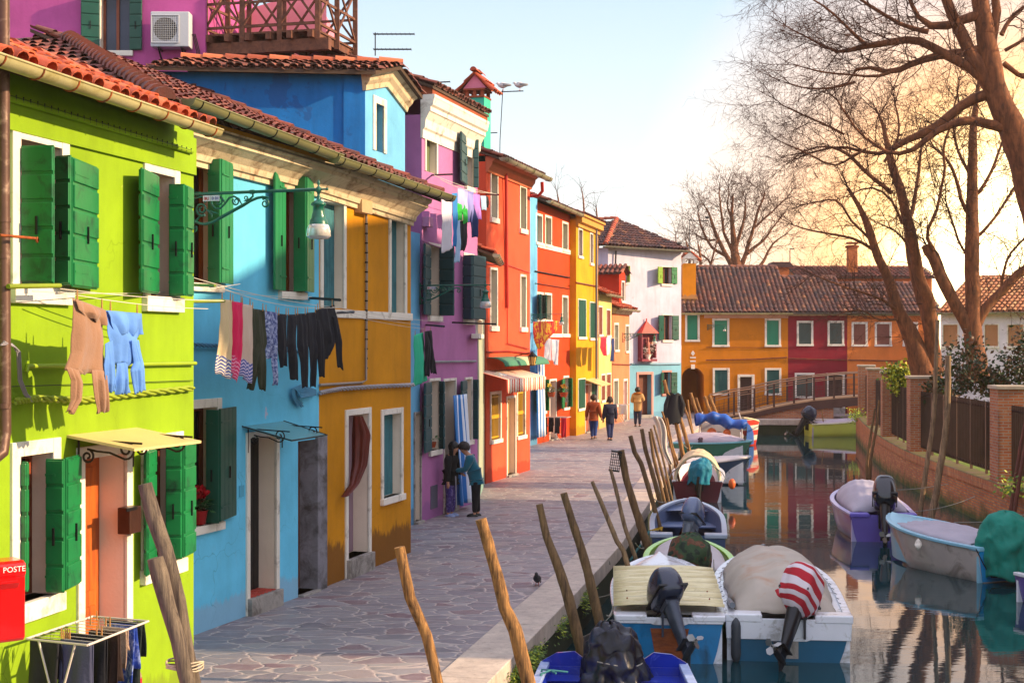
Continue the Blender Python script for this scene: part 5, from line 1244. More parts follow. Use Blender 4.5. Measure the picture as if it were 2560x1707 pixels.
# ================================================================== footbridge at the end
BR = thing('footbridge', 'ramped footbridge with thin metal railings in front of the end houses', 'bridge', (10.2, 71.4, 0))
BRIDGE = mat('bridge_steel', '#4a2c26', .5, .15, 3, .1); RAILM = mat('bridge_handrail', '#a0785c', .4, .1, metal=.4)
Dn, Df = 71.2, 73.0
bp = [(1786, 1047), (1835, 1036), (1886, 1028), (1935, 1016), (1985, 1007), (2035, 999), (2085, 994), (2135, 990), (2300, 985)]
dk = [P(x, y, Dn) for x, y in bp]
bk = [V((p.x, Df, p.z)) for p in dk]
mb = MB(); mf = MB()
for i in range(len(dk)-1):
    a, b2, c, d = dk[i], dk[i+1], bk[i+1], bk[i]; dz = V((0, 0, -.07)); dz2 = V((0, 0, -.30 if i < 5 else -.5))
    mb.hexa([a+dz, b2+dz, c+dz, d+dz, a, b2, c, d])
    if i > 0: mf.hexa([a+dz2+V((0, -.02, 0)), b2+dz2+V((0, -.02, 0)), b2+dz2+V((0, .1, 0)), a+dz2+V((0, .1, 0)), a+dz*.9+V((0, -.02, 0)), b2+dz*.9+V((0, -.02, 0)), b2+dz*.9+V((0, .1, 0)), a+dz*.9+V((0, .1, 0))])
mb.build('deck', mat('bridge_deck', '#b08a68', .8, .15), BR); mf.build('girder', BRIDGE, BR)
for off, row in ((0, dk), (0, bk)):
    mr = MB(); mp = MB()
    for i in range(len(row)):
        p = row[i]
        pm = MB(); pm.box(p+V((0, 0, .55)), (.09, .05, 1.15)); pm.build('post', BRIDGE, BR)
        if i < len(row)-1:
            q = row[i+1]
            for z, r in ((1.15, .035), (.92, .022), (.55, .012), (.3, .012), (.1, .016)): (mr if z > .9 else mp).tube([p+V((0, 0, z)), q+V((0, 0, z))], r, 6)
            for k in range(1, 4):
                m_ = p.lerp(q, k/4); mp.tube([m_+V((0, 0, .1+(.2 if k == 2 else 0))), m_+V((0, 0, .55 if k != 2 else .9))], .012, 4)
    mr.build('handrail', RAILM, BR); mp.build('baluster', BRIDGE, BR)
mb = MB(); bb = [p for p in dk if p.x < 18]
for i in range(1, 7):
    a, b2 = dk[i]+V((0, .12, 0)), dk[i+1]+V((0, .12, 0)); z = -.1
    uv = [(a.x, z), (b2.x, z), (b2.x, b2.z-.1), (a.x, a.z-.1)]
    if i < 6: mb.add([V((a.x, a.y, z)), V((b2.x, b2.y, z)), b2-V((0, 0, .1)), a-V((0, 0, .1))], [(0, 1, 2, 3)], 0, None, False, uv)
mb.build('abutment', BRP, BR)

# ================================================================== mooring poles
PW1 = woodmat('sunny_driftwood', '#3c2414', '#b8864c', (16, 16, 1.2), .85, .9, '#1e241a', -.45)
PW2 = woodmat('pale_pole_wood', '#544234', '#a88a68', (18, 18, 1.2), .85, .9, '#1e241a', -.4)
PW3 = woodmat('pole_dark_wood', '#4c3626', '#8a6a44', (12, 12, .9), .85, .6, '#1e2a1c', -.3)
PW4 = woodmat('pole_green_base', '#463424', '#8a6c48', (14, 14, 1), .8, .7, '#0c2a26', .55)
PW0 = woodmat('bleached_driftwood', '#2c2022', '#80705f', (13, 13, .8), .85, 1.0)
def pole(label, pts_, d, m, group='wooden mooring poles along the left quay', below=True, n=11, name='mooring_pole', cat='mooring pole', rough=.06, lean=0):
    """pts_: (px, py, width px) from the top down, all at depth d"""
    s = F/d; P_ = []; rs = []
    for i in range(len(pts_)-1):
        x0, y0, w0 = pts_[i]; x1, y1, w1 = pts_[i+1]; k = max(1, int(math.hypot(x1-x0, y1-y0)/s/.12))
        for j in range(k):
            f = j/k; P_.append(P(x0+(x1-x0)*f, y0+(y1-y0)*f, d)); rs.append((w0+(w1-w0)*f)/s/2*(1+rnd.uniform(-rough, rough)*.5))
    P_.append(P(pts_[-1][0], pts_[-1][1], d)); rs.append(pts_[-1][2]/s/2)
    for i in range(1, len(P_)-1): P_[i] = P_[i]+V((rnd.uniform(-1, 1), rnd.uniform(-1, 1), 0))*rs[i]*rough
    while below and P_[-1].z > WATER-.9:
        t = (P_[-1]-P_[-3]).normalized(); P_.append(P_[-1]+t*.3); rs.append(rs[-1])
    for i, p in enumerate(P_): p.y += lean*i/len(P_)
    b = P_[-1]; mb = MB(); mb.tube(P_, rs, n, jit=.07)
    return mb.build(name, m, org=(b.x, b.y, b.z), props=(label, cat, group))
rnd.seed(8); K = .955
pole('tall bleached driftwood pole in the left foreground leaning over the green house', [(362, 1209, 36), (384, 1290, 37), (414, 1374, 39), (443, 1500, 42), (468, 1638, 42), (482, 1707, 42)], 8.9, PW0, rough=.09)
pole('shorter thick driftwood stump tied to the tall bleached pole', [(388, 1394, 40), (398, 1440, 44), (418, 1514, 40), (444, 1600, 38), (462, 1679, 38), (472, 1720, 34)], 8.75, PW0, rough=.09)
mb = MB(); c = P(462, 1668, 8.85)
for k in range(4): mb.tube([c+V((math.cos(a)*.115, math.sin(a)*.09, .012*k+.01*math.sin(a*2+k))) for a in [i*math.pi/8 for i in range(17)]], .006, 5)
mb.build('binding_rope', mat('pale_rope', '#b9a890', .9, .2, 20), org=c, props=('pale rope wound around the two driftwood poles in the left foreground', 'rope'))
pole('sunlit orange brown pole second from the left, with a split top', [(998, 1367, 27), (1025, 1491, 27), (1067, 1588, 28), (1095, 1707, 28), (1105, 1750, 28)], 13.3, PW1)
pole('sunlit knotty pole standing against the quay edge in the centre foreground', [(1202, 1297, 28), (1235, 1410, 30), (1262, 1517, 31), (1288, 1572, 38), (1319, 1698, 36)], 15.8, PW1)
pole('left one of the two poles with dark green painted feet', [(1348, 1260, 18), (1366, 1340, 20), (1390, 1400, 24), (1420, 1490, 27), (1447, 1600, 27)], 18.6, PW4, rough=.03)
pole('right one of the two poles with dark green painted feet', [(1409, 1232, 17), (1430, 1300, 20), (1451, 1365, 22), (1475, 1450, 24), (1497, 1550, 25)], 20.0, PW4, rough=.03)
pole('thin crooked pole with a hooked tip right of the green footed poles', [(1480, 1203, 9), (1494, 1235, 11), (1522, 1303, 12), (1542, 1352, 13), (1558, 1375, 13), (1578, 1440, 13)], 23.2, PW2)
pole('thin pole between the hooked one and the thick pole with the crate', [(1526, 1172, 8), (1538, 1215, 10), (1561, 1313, 11), (1592, 1405, 11)], 26.2, PW2)
pole('thick brown pole that carries the black plastic crate', [(1552, 1125, 17), (1566, 1200, 18), (1596, 1295, 21), (1612, 1345, 22)], 29, PW3)
pole('pole just right of the thick crate pole, bent in its middle', [(1576, 1089, 11), (1586, 1130, 12), (1602, 1157, 12), (1620, 1215, 12), (1640, 1285, 12)], 32.2, PW3)
pole('long pole leaning right behind the bent one', [(1604, 1072, 10), (1614, 1125, 11), (1636, 1200, 12), (1655, 1275, 12)], 33.7, PW3)
pole('dark thin pole with a net hanging, close to a slimmer one', [(1624, 1078, 7), (1633, 1140, 9), (1648, 1200, 9), (1664, 1263, 9)], 35.2, PW3)
pole('slim brown pole right beside the dark netted pole', [(1627, 1071, 6), (1641, 1128, 7), (1656, 1185, 8), (1670, 1243, 8)], 36.4, PW3)
pole('slim pole with a pointed tip in front of the white cloth', [(1635, 1062, 5), (1653, 1128, 6), (1662, 1165, 6), (1673, 1215, 6)], 39, PW2)
pole('short thin pole under the white cloth', [(1664, 1117, 5), (1670, 1143, 6), (1680, 1195, 6)], 41, PW1)
pole('thin golden pole left of the tallest pole', [(1655, 1028, 5), (1664, 1055, 5), (1671, 1090, 6), (1688, 1160, 6)], 43, PW1)
pole('thin straight golden pole close behind the previous golden one', [(1667, 1044, 5), (1681, 1117, 6), (1697, 1165, 6)], 44.5, PW1)
pole('tallest golden pole with the dark jacket hanging from it', [(1660, 950, 9), (1668, 980, 9), (1680, 1012, 10), (1696, 1081, 11), (1711, 1158, 11)], 45.5, PW1)
pole('thick short golden pole right of the tallest one', [(1694, 1025, 9), (1705, 1060, 10), (1720, 1115, 10)], 48.5, PW1)
pole('slender golden pole leaning in front of the arch', [(1705, 1003, 5), (1717, 1033, 5), (1732, 1085, 6)], 53, PW1)
pole('slender upright golden pole in front of the arch', [(1719, 999, 5), (1723, 1030, 5), (1733, 1090, 6)], 54, PW1)
pole('thick golden pole at the left of the far group of four', [(1726, 982, 9), (1738, 1020, 9), (1757, 1075, 10)], 57.5, PW1)
pole('thinner golden pole, second of the far group of four', [(1740, 994, 6), (1752, 1030, 6), (1766, 1075, 7)], 58, PW1)
pole('golden pole, third of the far group of four', [(1761, 991, 9), (1773, 1025, 9), (1790, 1073, 10)], 59, PW1)
pole('golden pole at the right of the far group of four', [(1773, 989, 9), (1787, 1025, 9), (1807, 1073, 10)], 60, PW1)
G2 = 'poles standing by the right canal wall'
pole('very tall thin pole left of its twin before the long railings', [(2344, 800, 9), (2340, 900, 10), (2337, 1002, 11), (2330, 1075, 11), (2318, 1155, 12), (2302, 1272, 13)], 37, PW2, G2)
pole('tall thick cut off pole right of its twin before the long railings', [(2370, 889, 15), (2369, 1021, 15), (2362, 1095, 16), (2349, 1174, 17), (2340, 1235, 17), (2326, 1300, 18)], 35.5, PW2, G2)
pole('dark upright pole of the pair before the third pillar', [(2187, 1021, 5), (2176, 1094, 7), (2167, 1160, 8), (2169, 1222, 8)], 45, PW3, G2)
pole('brown leaning pole of the pair before the third pillar', [(2198, 1000, 5), (2191, 1070, 7), (2176, 1150, 8), (2174, 1222, 8)], 45.6, PW3, G2)
pole('left reddish pole leaning at the right edge of the view', [(2572, 1010, 7), (2551, 1120, 9), (2536, 1220, 11), (2522, 1310, 12)], 33, woodmat('reddish_pole', '#4c2420', '#7c4030', (10, 10, 1)), G2)
pole('right reddish pole leaning at the right edge of the view', [(2582, 1030, 7), (2560, 1130, 9), (2545, 1220, 10), (2531, 1310, 11)], 32.6, woodmat('reddish_pole', '', ''), G2)
# crate hooked on the thick pole
mb = MB(); c = P(1539, 1153, 28.9); s_ = F/28.9; tl = R(8); ux = V((math.cos(tl), 0, -math.sin(tl))); uz = V((math.sin(tl), 0, math.cos(tl))); uy = V((0, 1, 0))
w_, h_, dp = 24/s_, 48/s_, .16
for i in range(8):
    f = i/7-.5; mb.box(c+uz*h_*f, (w_, .012, .012), ux, uy, uz); 
    for q in (-.5, .5): mb.box(c+uz*h_*f+uy*dp*.5+ux*w_*q, (.012, dp, .012), ux, uy, uz)
for i in range(6):
    f = i/5-.5; mb.box(c+ux*w_*f, (.012, .012, h_), ux, uy, uz)
for q in (-.5, .5):
    mb.box(c+uz*h_*q+uy*dp*.5, (w_+.02, dp, .03), ux, uy, uz)
mb.build('crate', mat('black_plastic', '#14161c', .5, .1), org=c, props=('black plastic crate hooked on the thick brown pole', 'crate'))
# cloth on poles and dark jacket
mb = MB(); c = P(1642, 1040, 40)
def cl(i, j):
    x = (i-.5)*.28*(1-.5*j)+j*.38; return c+V((x+.05*math.sin(j*7), .06*math.sin(i*12+j*3), -j*1.35+.0*i-.12*(i-.3)**2))
mb.grid(cl, 14, 16); mb.build('white_cloth', mat('white_cloth', '#cfc4bc', .9, .1), org=c, solid=.01, props=('white cloth draped over the thin golden poles', 'cloth'))
mb = MB(); c = P(1686, 985, 45.4)
def jk(i, j):
    a = i*2*math.pi; w = .2+.1*j+.07*math.sin(a*3+j*4); return c+V((math.cos(a)*w-.12*j, math.sin(a)*.1*(1+j), -j*.95-.06*math.sin(a*2)))
mb.grid(jk, 24, 14)
for q in (-1, 1):
    mb.tube([c+V((q*.17, 0, -.05)), c+V((q*.27, -.05, -.35)), c+V((q*.26-.05, -.05, -.72))], [.07, .08, .06], 8)
mb.build('jacket', mat('navy_black', '#12141e', .8, .2), org=c, props=('dark jacket hanging from the tallest golden pole', 'jacket'))
# ================================================================== boats
def sgp(v, e): return math.copysign(abs(v)**e, v)
RUBM = mat('fender_rubber', '#3a4048', .5, .1); ROPE = mat('rope', '#8f8a80', .9, .2, 20); MOTD = mat('motor_dark', '#2a3040', .28, .1, 2, 0, coat=.5); MOTG = mat('motor_grey', '#596270', .35, .1, 2, 0, coat=.3)
ALU = mat('worn_aluminium', '#8f8f90', .35, .25, 4, .1, metal=.8); PROPM = mat('propeller_black', '#14161a', .35, .1)
class Boat:
    def __init__(s, label, pos, head, L, B, fb, hull, rim, inner, cat='boat', group='small boats moored along the canal', taper=.9, sheer=.35, bottom='#5c1c14', name='motor_boat', flare=.12):
        K = .955
        s.o = V((pos[0]*K, pos[1]*K, WATER)); h = R(head); s.y = V((math.sin(h), math.cos(h), 0)); s.x = V((math.cos(h), -math.sin(h), 0)); s.L, s.B, s.fb = L*K, B*K, fb
        s.taper = taper; s.sheer = sheer; s.flare = flare
        s.root = thing(name, label, cat, s.o, group)
        mb = MB(); NS = 22
        def sec(t, k):
            b = s.hb(t); z = s.hz(t); kk = 1-max(0, t-.75)/.25*.0
            prof = [(1, 1), (1-s.flare*.5, .62), (1-s.flare, .28), (.80, -.02), (.55, -.14), (0, -.22)]
            x, zz = prof[k]
            if t > .6: e = (t-.6)/.4; x = x*(1-.45*e*(1-zz)) if zz < 1 else x
            zv = z*zz if zz > 0 else zz
            if t > .8: zv = zv+((t-.8)/.2)**2*(z*.5)*(1-max(zz, 0))
            yy = t*s.L-(1-max(zz, 0))*.35*max(0, t-.6)/.4
            return x*b, yy, zv
        ks = [(0, -1), (1, -1), (2, -1), (3, -1), (4, -1), (5, -1), (4, 1), (3, 1), (2, 1), (1, 1), (0, 1)]
        vs = []; 
        for i in range(NS+1):
            for k, sg in ks:
                x, y, z = sec(i/NS, k); vs.append(s.p(x*sg, y, z))
        n = len(ks); fs = []; mi = []
        for i in range(NS):
            for k in range(n-1):
                mb.add([vs[i*n+k], vs[i*n+k+1], vs[(i+1)*n+k+1], vs[(i+1)*n+k]], [(0, 1, 2, 3)], 1 if 3 <= k <= 6 else 0, None, True)
        mb.add(vs[:n], [tuple(range(n))[::-1]], 0)
        s.hull = mb.build('hull', [hull, mat('antifoul_'+bottom[1:], bottom, .6, .2)], s.root, fixn=True)
        # gunwale
        mb = MB()
        for sg in (-1, 1):
            pt = [s.p(sg*(s.hb(i/NS)), i/NS*s.L, s.hz(i/NS)) for i in range(NS+1)]
            for i in range(NS):
                a, b = pt[i], pt[i+1]; w = .09 if True else .07
                ia, ib = a-s.x*sg*w, b-s.x*sg*w; oa, ob = a+s.x*sg*.025, b+s.x*sg*.025
                up = V((0, 0, .028)); dn = V((0, 0, -.03)); mb.hexa([ia+dn, oa+dn, ob+dn, ib+dn, ia+up, oa+up, ob+up, ib+up])
        s.rim = mb.build('gunwale', rim, s.root, bevel=.01)
        # inside
        mb = MB(); NI = 14
        for sg in (-1, 1):
            for i in range(NI):
                t0, t1 = .015+i/NI*.9, .015+(i+1)/NI*.9
                q = [s.p(sg*(s.hb(t)-.07), t*s.L, s.hz(t)-.0) for t in (t0, t1)]; q2 = [s.p(sg*(s.hb(t)-.13)*.93, t*s.L, .06) for t in (t1, t0)]
                mb.add(q+q2, [(0, 1, 2, 3)], 0)
        for i in range(NI):
            t0, t1 = .015+i/NI*.9, .015+(i+1)/NI*.9
            mb.add([s.p(-(s.hb(t0)-.13)*.93, t0*s.L, .06), s.p((s.hb(t0)-.13)*.93, t0*s.L, .06), s.p((s.hb(t1)-.13)*.93, t1*s.L, .06), s.p(-(s.hb(t1)-.13)*.93, t1*s.L, .06)], [(0, 1, 2, 3)])
        b = s.hb(.0)-.02; mb.hexa([s.p(-b, .03, .0), s.p(b, .03, .0), s.p(b, .08, .0), s.p(-b, .08, .0), s.p(-b, .03, s.hz(0)-.02), s.p(b, .03, s.hz(0)-.02), s.p(b, .08, s.hz(0)-.02), s.p(-b, .08, s.hz(0)-.02)])
        s.inner = mb.build('cockpit', inner, s.root)
        s.inm = inner; s.rimm = rim
    def hb(s, t): return s.B/2*(s.taper+(1-s.taper)*min(1, t/.35))*max(0.0, 1-max(0, (t-.45)/.55)**2.3)**.75+.004
    def hz(s, t): return s.fb*(1+s.sheer*t*t)
    def p(s, x, y, z): return s.o+s.x*x+s.y*y+V((0, 0, z))
    def deck(s, t0, t1, m, name='foredeck', crown=.05, inset=.05, dz=0, part=None):
        mb = MB()
        mb.grid(lambda i, j: s.p((i*2-1)*(s.hb(t0+(t1-t0)*j)-inset), (t0+(t1-t0)*j)*s.L, s.hz(t0+(t1-t0)*j)+dz+crown*(1-(i*2-1)**2)), 10, 12)
        return mb.build(name, m, s.root)
    def seats(s, ts, m, w=.25):
        for t in ts:
            mb = MB(); b = s.hb(t)-.1; mb.hexa([s.p(-b, t*s.L, s.fb*.62), s.p(b, t*s.L, s.fb*.62), s.p(b, t*s.L+w, s.fb*.62), s.p(-b, t*s.L+w, s.fb*.62), s.p(-b, t*s.L, s.fb*.68), s.p(b, t*s.L, s.fb*.68), s.p(b, t*s.L+w, s.fb*.68), s.p(-b, t*s.L+w, s.fb*.68)])
            mb.build('seat', m, s.root, bevel=.01)
    def transom_pads(s, m, w=.3, dp=.28, z=.03):
        for sg in (-1, 1):
            b = s.hb(.0); mb = MB(); x0, x1 = sg*(b*.42), sg*(b+.02); x0, x1 = min(x0, x1), max(x0, x1); z0 = s.hz(0)-.06; z1 = s.hz(0)+z
            mb.hexa([s.p(x0, -.03, z0), s.p(x1, -.03, z0), s.p(x1, dp, z0), s.p(x0, dp, z0), s.p(x0, -.03, z1), s.p(x1, -.03, z1), s.p(x1, dp, z1), s.p(x0, dp, z1)])
            mb.build('stern_seat', m, s.root, bevel=.02)
    def cover(s, t0, t1, m, h, name='cover', flat=.0, wr=.015, over=.03, hf=None, solid=.008, ribs=0):
        mb = MB(); hf = hf or (lambda t: h*math.sin(math.pi*min(1, max(0, (t-t0)/(t1-t0)))**.8)**.7)
        def f(i, j):
            t = t0+(t1-t0)*j; x = i*2-1; b = s.hb(t)+over; hh = hf(t)
            w = wr*(math.sin(x*9+t*31)+math.sin(x*23-t*17)*.6)
            rb = ribs and -.03*abs(math.sin((t-t0)*ribs*math.pi))
            z = s.hz(t)+.03+(hh+w+(rb or 0))*(1-abs(x)**2.2)**.75-(.05 if abs(x) > .97 else 0)
            return s.p(x*b, t*s.L, z)
        mb.grid(f, 30, 30); return mb.build(name, m, s.root, solid=solid)
    def motor(s, x=0, tilt=35, m=None, leg=None, sc=1.0, roll=0, yaw=0, z=None, y=-.06, tiller=True, cover=None, cw=(.20, .30, .26)):
        m = m or MOTD; leg = leg or MOTG; z = s.hz(0)+.02 if z is None else z
        piv = s.p(x, y, z); a = R(tilt); yr = R(yaw)
        fy = (s.y*math.cos(yr)+s.x*math.sin(yr)); fx = (s.x*math.cos(yr)-s.y*math.sin(yr))
        mx, my = fx, (fy*math.cos(a)-V((0, 0, 1))*math.sin(a)); mz = (V((0, 0, 1))*math.cos(a)+fy*math.sin(a))
        T = lambda x_, y_, z_: piv+(mx*x_+my*y_+mz*z_)*sc
        mb = MB()      # bracket, mid section, cavitation plate, gear case
        bx = lambda c, sz: mb.box(T(*c), [q*sc for q in sz], mx, my, mz)
        for q in (-.1, .1): mb.box(s.p(x+q*sc, .0, z-.12), (.03*sc, .14*sc, .34*sc), s.x, s.y)
        mb.tube([s.p(x-.13*sc, -.05, z), s.p(x+.13*sc, -.05, z)], .022*sc, 8)
        bx((0, -.1, .12), (.2, .26, .10))
        pr = [(.10, .14, .10), (.085, .12, -.15), (.06, .11, -.4), (.045, .10, -.58)]
        for i in range(len(pr)-1):
            (w0, d0, z0), (w1, d1, z1) = pr[i], pr[i+1]; vs = []
            for (w, d, zz) in ((w0, d0, z0), (w1, d1, z1)):
                for k in range(10): an = 2*math.pi*k/10; vs.append(T(w*sgp(math.cos(an), .7), -.14+d*sgp(math.sin(an), .7), zz))
            mb.add(vs, [(k, (k+1) % 10, 10+(k+1) % 10, 10+k) for k in range(10)], 0, None, True)
        bx((0, -.2, -.56), (.17, .34, .015))
        mb.lathe([(0, -.34), (.03, -.31), (.05, -.22), (.052, 0), (.03, .14), (0, .18)], T(0, -.16, -.70), my, 10)
        mb.add([T(0, -.28, -.72), T(0, -.02, -.72), T(0, -.08, -.92), T(.008, -.28, -.72), T(.008, -.02, -.72), T(.008, -.08, -.92)], [(0, 1, 2), (5, 4, 3), (0, 2, 5, 3), (1, 4, 5, 2)])
        bx((0, -.17, -.63), (.05, .2, .14))
        mo = mb.build('outboard_motor', leg, s.root)
        mb = MB()
        def cf(i, j):
            th = (i-.5)*2*math.pi; ph = (j-.5)*math.pi; cx_, cy_, cz_ = sgp(math.cos(th), .6)*sgp(math.cos(ph), .45), sgp(math.sin(th), .6)*sgp(math.cos(ph), .45), sgp(math.sin(ph), .6)
            tp = 1-.18*max(0, cz_)-.12*max(0, cy_)*max(0, cz_)
            return T(cx_*cw[0]*tp, -.10+cy_*cw[1]*tp, .40+cz_*cw[2])
        if not cover:
            mb.grid(cf, 28, 16); cwl = mb.build('cowling', m, mo)
            mb = MB(); mb.box(T(0, -.10, .27), (cw[0]*2.04*sc, cw[1]*1.9*sc, .03*sc), mx, my, mz); mb.build('cowling_band', PROPM, mo)
        pm = MB(); pc = T(0, -.53, -.70)
        pm.lathe([(.03, 0), (.035, .08), (0, -.05)], pc, my, 8)
        for k in range(3):
            an = k*2.09+.4; d1 = mx*math.cos(an)+mz*math.sin(an); d2 = my*.5+(mx*-math.sin(an)+mz*math.cos(an))*.85; d2.normalize()
            r = .13*sc; pm.add([pc+d1*.02*sc-d2*.02*sc, pc+d1*r*.6-d2*r*.42, pc+d1*r-d2*r*.15, pc+d1*r*.98+d2*r*.2, pc+d1*r*.6+d2*r*.42, pc+d1*.02*sc+d2*.02*sc], [(0, 1, 2, 3, 4, 5)])
        pm.build('propeller', ALU if tilt > 20 else PROPM, mo, solid=.006)
        if tiller:
            mb = MB(); mb.tube([T(-.05, .1, .16), T(-.1, .35, .2), T(-.12, .48, .2)], [.02*sc, .018*sc, .024*sc], 8); mb.build('tiller', PROPM, mo)
        s.T = T; s.mo = mo; return T
    def rope(s, pts_, r=.008, m=None):
        mb = MB(); Q = []
        for i in range(len(pts_)-1):
            a, b = V(pts_[i]), V(pts_[i+1]); Q += sagline(a, b, (a-b).length*.04, 6)[:-1]
        Q.append(V(pts_[-1])); mb.tube(Q, r, 5); return mb.build('mooring_line', m or ROPE, s.root)
    def fender(s, x, t, m, r=.08, l=.4, horizontal=False):
        p = s.p(x, t*s.L, s.hz(t)-.05); mb = MB(); prof = [(0, -l/2-.03), (r*.4, -l/2), (r*.8, -l/2+.04), (r, -l/2+.1), (r, l/2-.1), (r*.8, l/2-.04), (r*.4, l/2), (0, l/2+.03)]
        mb.lathe(prof, p-V((0, 0, l/2)), n=12); mb.build('fender', m, s.root)
def drape(name, label, c, rx, ry, h, m, axx=V((1, 0, 0)), axy=V((0, 1, 0)), folds=7, amp=.12, flare=1.1, tip=V((0, 0, 0)), cr=.05, seed=0, nx=80, nj=34, cat='tarpaulin', hem=.06, dome=.55):
    """loose cover draped over something: a dome that falls into folds toward its hem"""
    rn = random.Random(seed); ph = [rn.uniform(0, 6) for _ in range(6)]; mb = MB()
    def f(i, j):
        a = i*2*math.pi; t = j
        if t < dome: q = t/dome; rr = math.sin(q*math.pi/2); z = h*(1-.45*(1-math.cos(q*math.pi/2)))
        else: q = (t-dome)/(1-dome); rr = 1+(flare-1)*q; z = h*.55*(1-q)
        fo = amp*max(0, t-.15)*(math.sin(a*folds+ph[0])+.6*math.sin(a*(folds*2+1)+ph[1]+t*2)+.4*math.sin(a*3+ph[2])) + .02*math.sin(t*22+a*4+ph[3])
        rr = rr*(1+fo)
        z += hem*math.sin(a*folds*.5+ph[4])*max(0, t-.6)+.02*math.sin(a*5+t*14)
        p = V((math.cos(a)*t*1.6, math.sin(a)*t*1.6, seed*7+z)); rr += cr*2.2*mno.noise(p*2.6)+cr*1.5*(.5-abs(mno.noise(p*5.5))); z += cr*mno.noise(p*4+V((9, 0, 0)))*(1 if t > .1 else 0)
        return V(c)+axx*rx*rr*math.cos(a)+axy*ry*rr*math.sin(a)+V((0, 0, z))+V(tip)*(1-t)
    mb.grid(f, nx, nj); return mb.build(name, m, org=c, solid=.006, props=(label, cat))
FG_W = mat('white_gelcoat', '#e2e4ec', .22, .06, 2, .02, 20, ('#8a8478', .25, 4), coat=.3)
FG_B = mat('blue_gelcoat', '#1878b0', .3, .12, 2, .05, 20, ('#0c4a6a', .3, 3), coat=.3)
rnd.seed(31)
# A: blue work boat at the bottom edge, stern away from the camera
DB = mat('cobalt_boat_paint', '#0a2a9c', .28, .15, 3, .1, 30, ('#5a6ad0', .2, 4), coat=.4)
A_ = Boat('cobalt blue open work boat at the bottom edge, seen from inside toward its stern', (1.32, 18.4), 184, 4.6, 2.0, .62, DB, mat('pale_blue_rim', '#8fa0c8', .5, .2, 6), DB, taper=.92)
A_.deck(.0, .10, DB, 'stern_deck', 0, .02, -.12); A_.seats([.13], mat('blue_seat', '#2c50c0', .3, .2), .3)
for sg in (-1, 1):
    mb = MB(); b = A_.hb(0); mb.prism([A_.p(sg*x, .02, z) for x, z in ((b, .3), (b, .66), (b*.8, .76), (b*.55, .78), (b*.3, .62), (b*.24, .3))], A_.y*.04); mb.build('transom_board', DB, A_.root)
T = A_.motor(0, 12, m=MOTD, leg=mat('motor_green_black', '#17221e', .4), cover=True, sc=1.0)
PL = mat('dark_plastic_sheet', '#0c0e1a', .36, .5, 3, .5, 10, ('#1c2848', .4, 5))
c = A_.p(0, .2, A_.fb-.05); drape('plastic_cover', 'crumpled dark plastic sheet tied over the outboard of the cobalt blue boat', c+V((0, 0, -.1)), .32, .34, .70, PL, seed=3, amp=.10, folds=5, flare=1.35, tip=V((-.05, 0, 0)), cr=.075)
mb = MB(); cc = c+V((0, -.0, .16)); mb.tube([cc+V((math.cos(a)*.36, math.sin(a)*.38, .03*math.sin(a*2))) for a in [i*math.pi/12 for i in range(25)]], .01, 5); mb.build('tie_cord', ROPE, A_.root)
mb = MB()
for k in (0, .14): q = [A_.p(.55+k, .6+k*.5, A_.fb+.03), A_.p(.72+k*.3, .62, A_.fb+.05), A_.p(.86, .62+k*1.6, A_.fb+.06), A_.p(.9, .6+k*1.6, A_.fb-.1)]; mb.tube(q, .014, 6)
mb.build('mooring_line', mat('teal_rope', '#3c7a7a', .8), A_.root)
# B: blue hulled boat with corrugated cover
B_ = Boat('white and blue boat with a ridged cream plastic cover over its cockpit', (2.36, 21.3), 4, 4.6, 1.72, .66, FG_B, FG_W, FG_W, taper=.93)
B_.deck(.62, .985, FG_W, crown=.08); B_.deck(.065, .62, FG_W, 'side_deck', .02, .04, -.03); B_.transom_pads(FG_W)
m, nt, b = newmat('cream_corrugated'); v = coords(nt); c1 = ramp(nt, noise(nt, coords(nt, 'Object', (.6, 5, 1)), 3, 5, .7), [(.35, lin('#c4b484')), (.7, lin('#ece2b8'))])
c1 = mixc(nt, ramp(nt, noise(nt, v, 9, 6, .7), [(.6, 0), (.75, .5)]), c1, lin('#6a5c3c')); sy_ = nt.nodes.new('ShaderNodeSeparateXYZ'); nt.links.new(coords(nt, 'UV', (1, 9, 1)), sy_.inputs[0]); fr = nt.nodes.new('ShaderNodeMath'); fr.operation = 'FRACT'; nt.links.new(sy_.outputs[1], fr.inputs[0]); c1 = mixc(nt, ramp(nt, fr.outputs[0], [(.5, 0), (.72, 1), (.95, 0)]), c1, lin('#4a3e26')); nt.links.new(c1, b.inputs['Base Color']); b.inputs['Roughness'].default_value = .45  # dark stripes paint the shade in the grooves between the ridges
mb = MB()
mb.grid(lambda i, j: B_.p((i*2-1)*(.80-.0*j), .22+j*2.6, B_.hz(j*.6)+.11+.10*math.sin(j*2.2)+.03*(1-(i*2-1)**2)+.02*math.sin(j*2*math.pi*9)*1.3+.006*math.sin(i*9+j*20)), 6, 176)
mb.build('cover', m, B_.root, solid=.006)
mb = MB()
for k in range(5):
    for q in (-1, 0, 1): mb.ball(B_.p(q*.6, .5+k*.5, B_.hz(.2)+.17+.03*(1-q*q)+.02*k), .016, 5)
mb.build('bolts', RUST, B_.root)
mb = MB(); bw = B_.hb(0)*.42; mb.prism([B_.p(-bw*.6, -.012, .04), B_.p(bw*.6, -.012, .04), B_.p(bw*.85, -.012, .5), B_.p(-bw*.85, -.012, .5)], B_.y*.02); mb.build('motor_board', woodmat('varnished_board', '#6a2c10', '#9a5020', (2, 2, 6), .4), B_.root)
B_.motor(.0, 42, sc=1.0, yaw=-22, m=mat('navy_cowling', '#1c2740', .25, .1, coat=.5), leg=mat('scuffed_leg', '#3c4454', .4, .3, 8), cw=(.22, .34, .26))
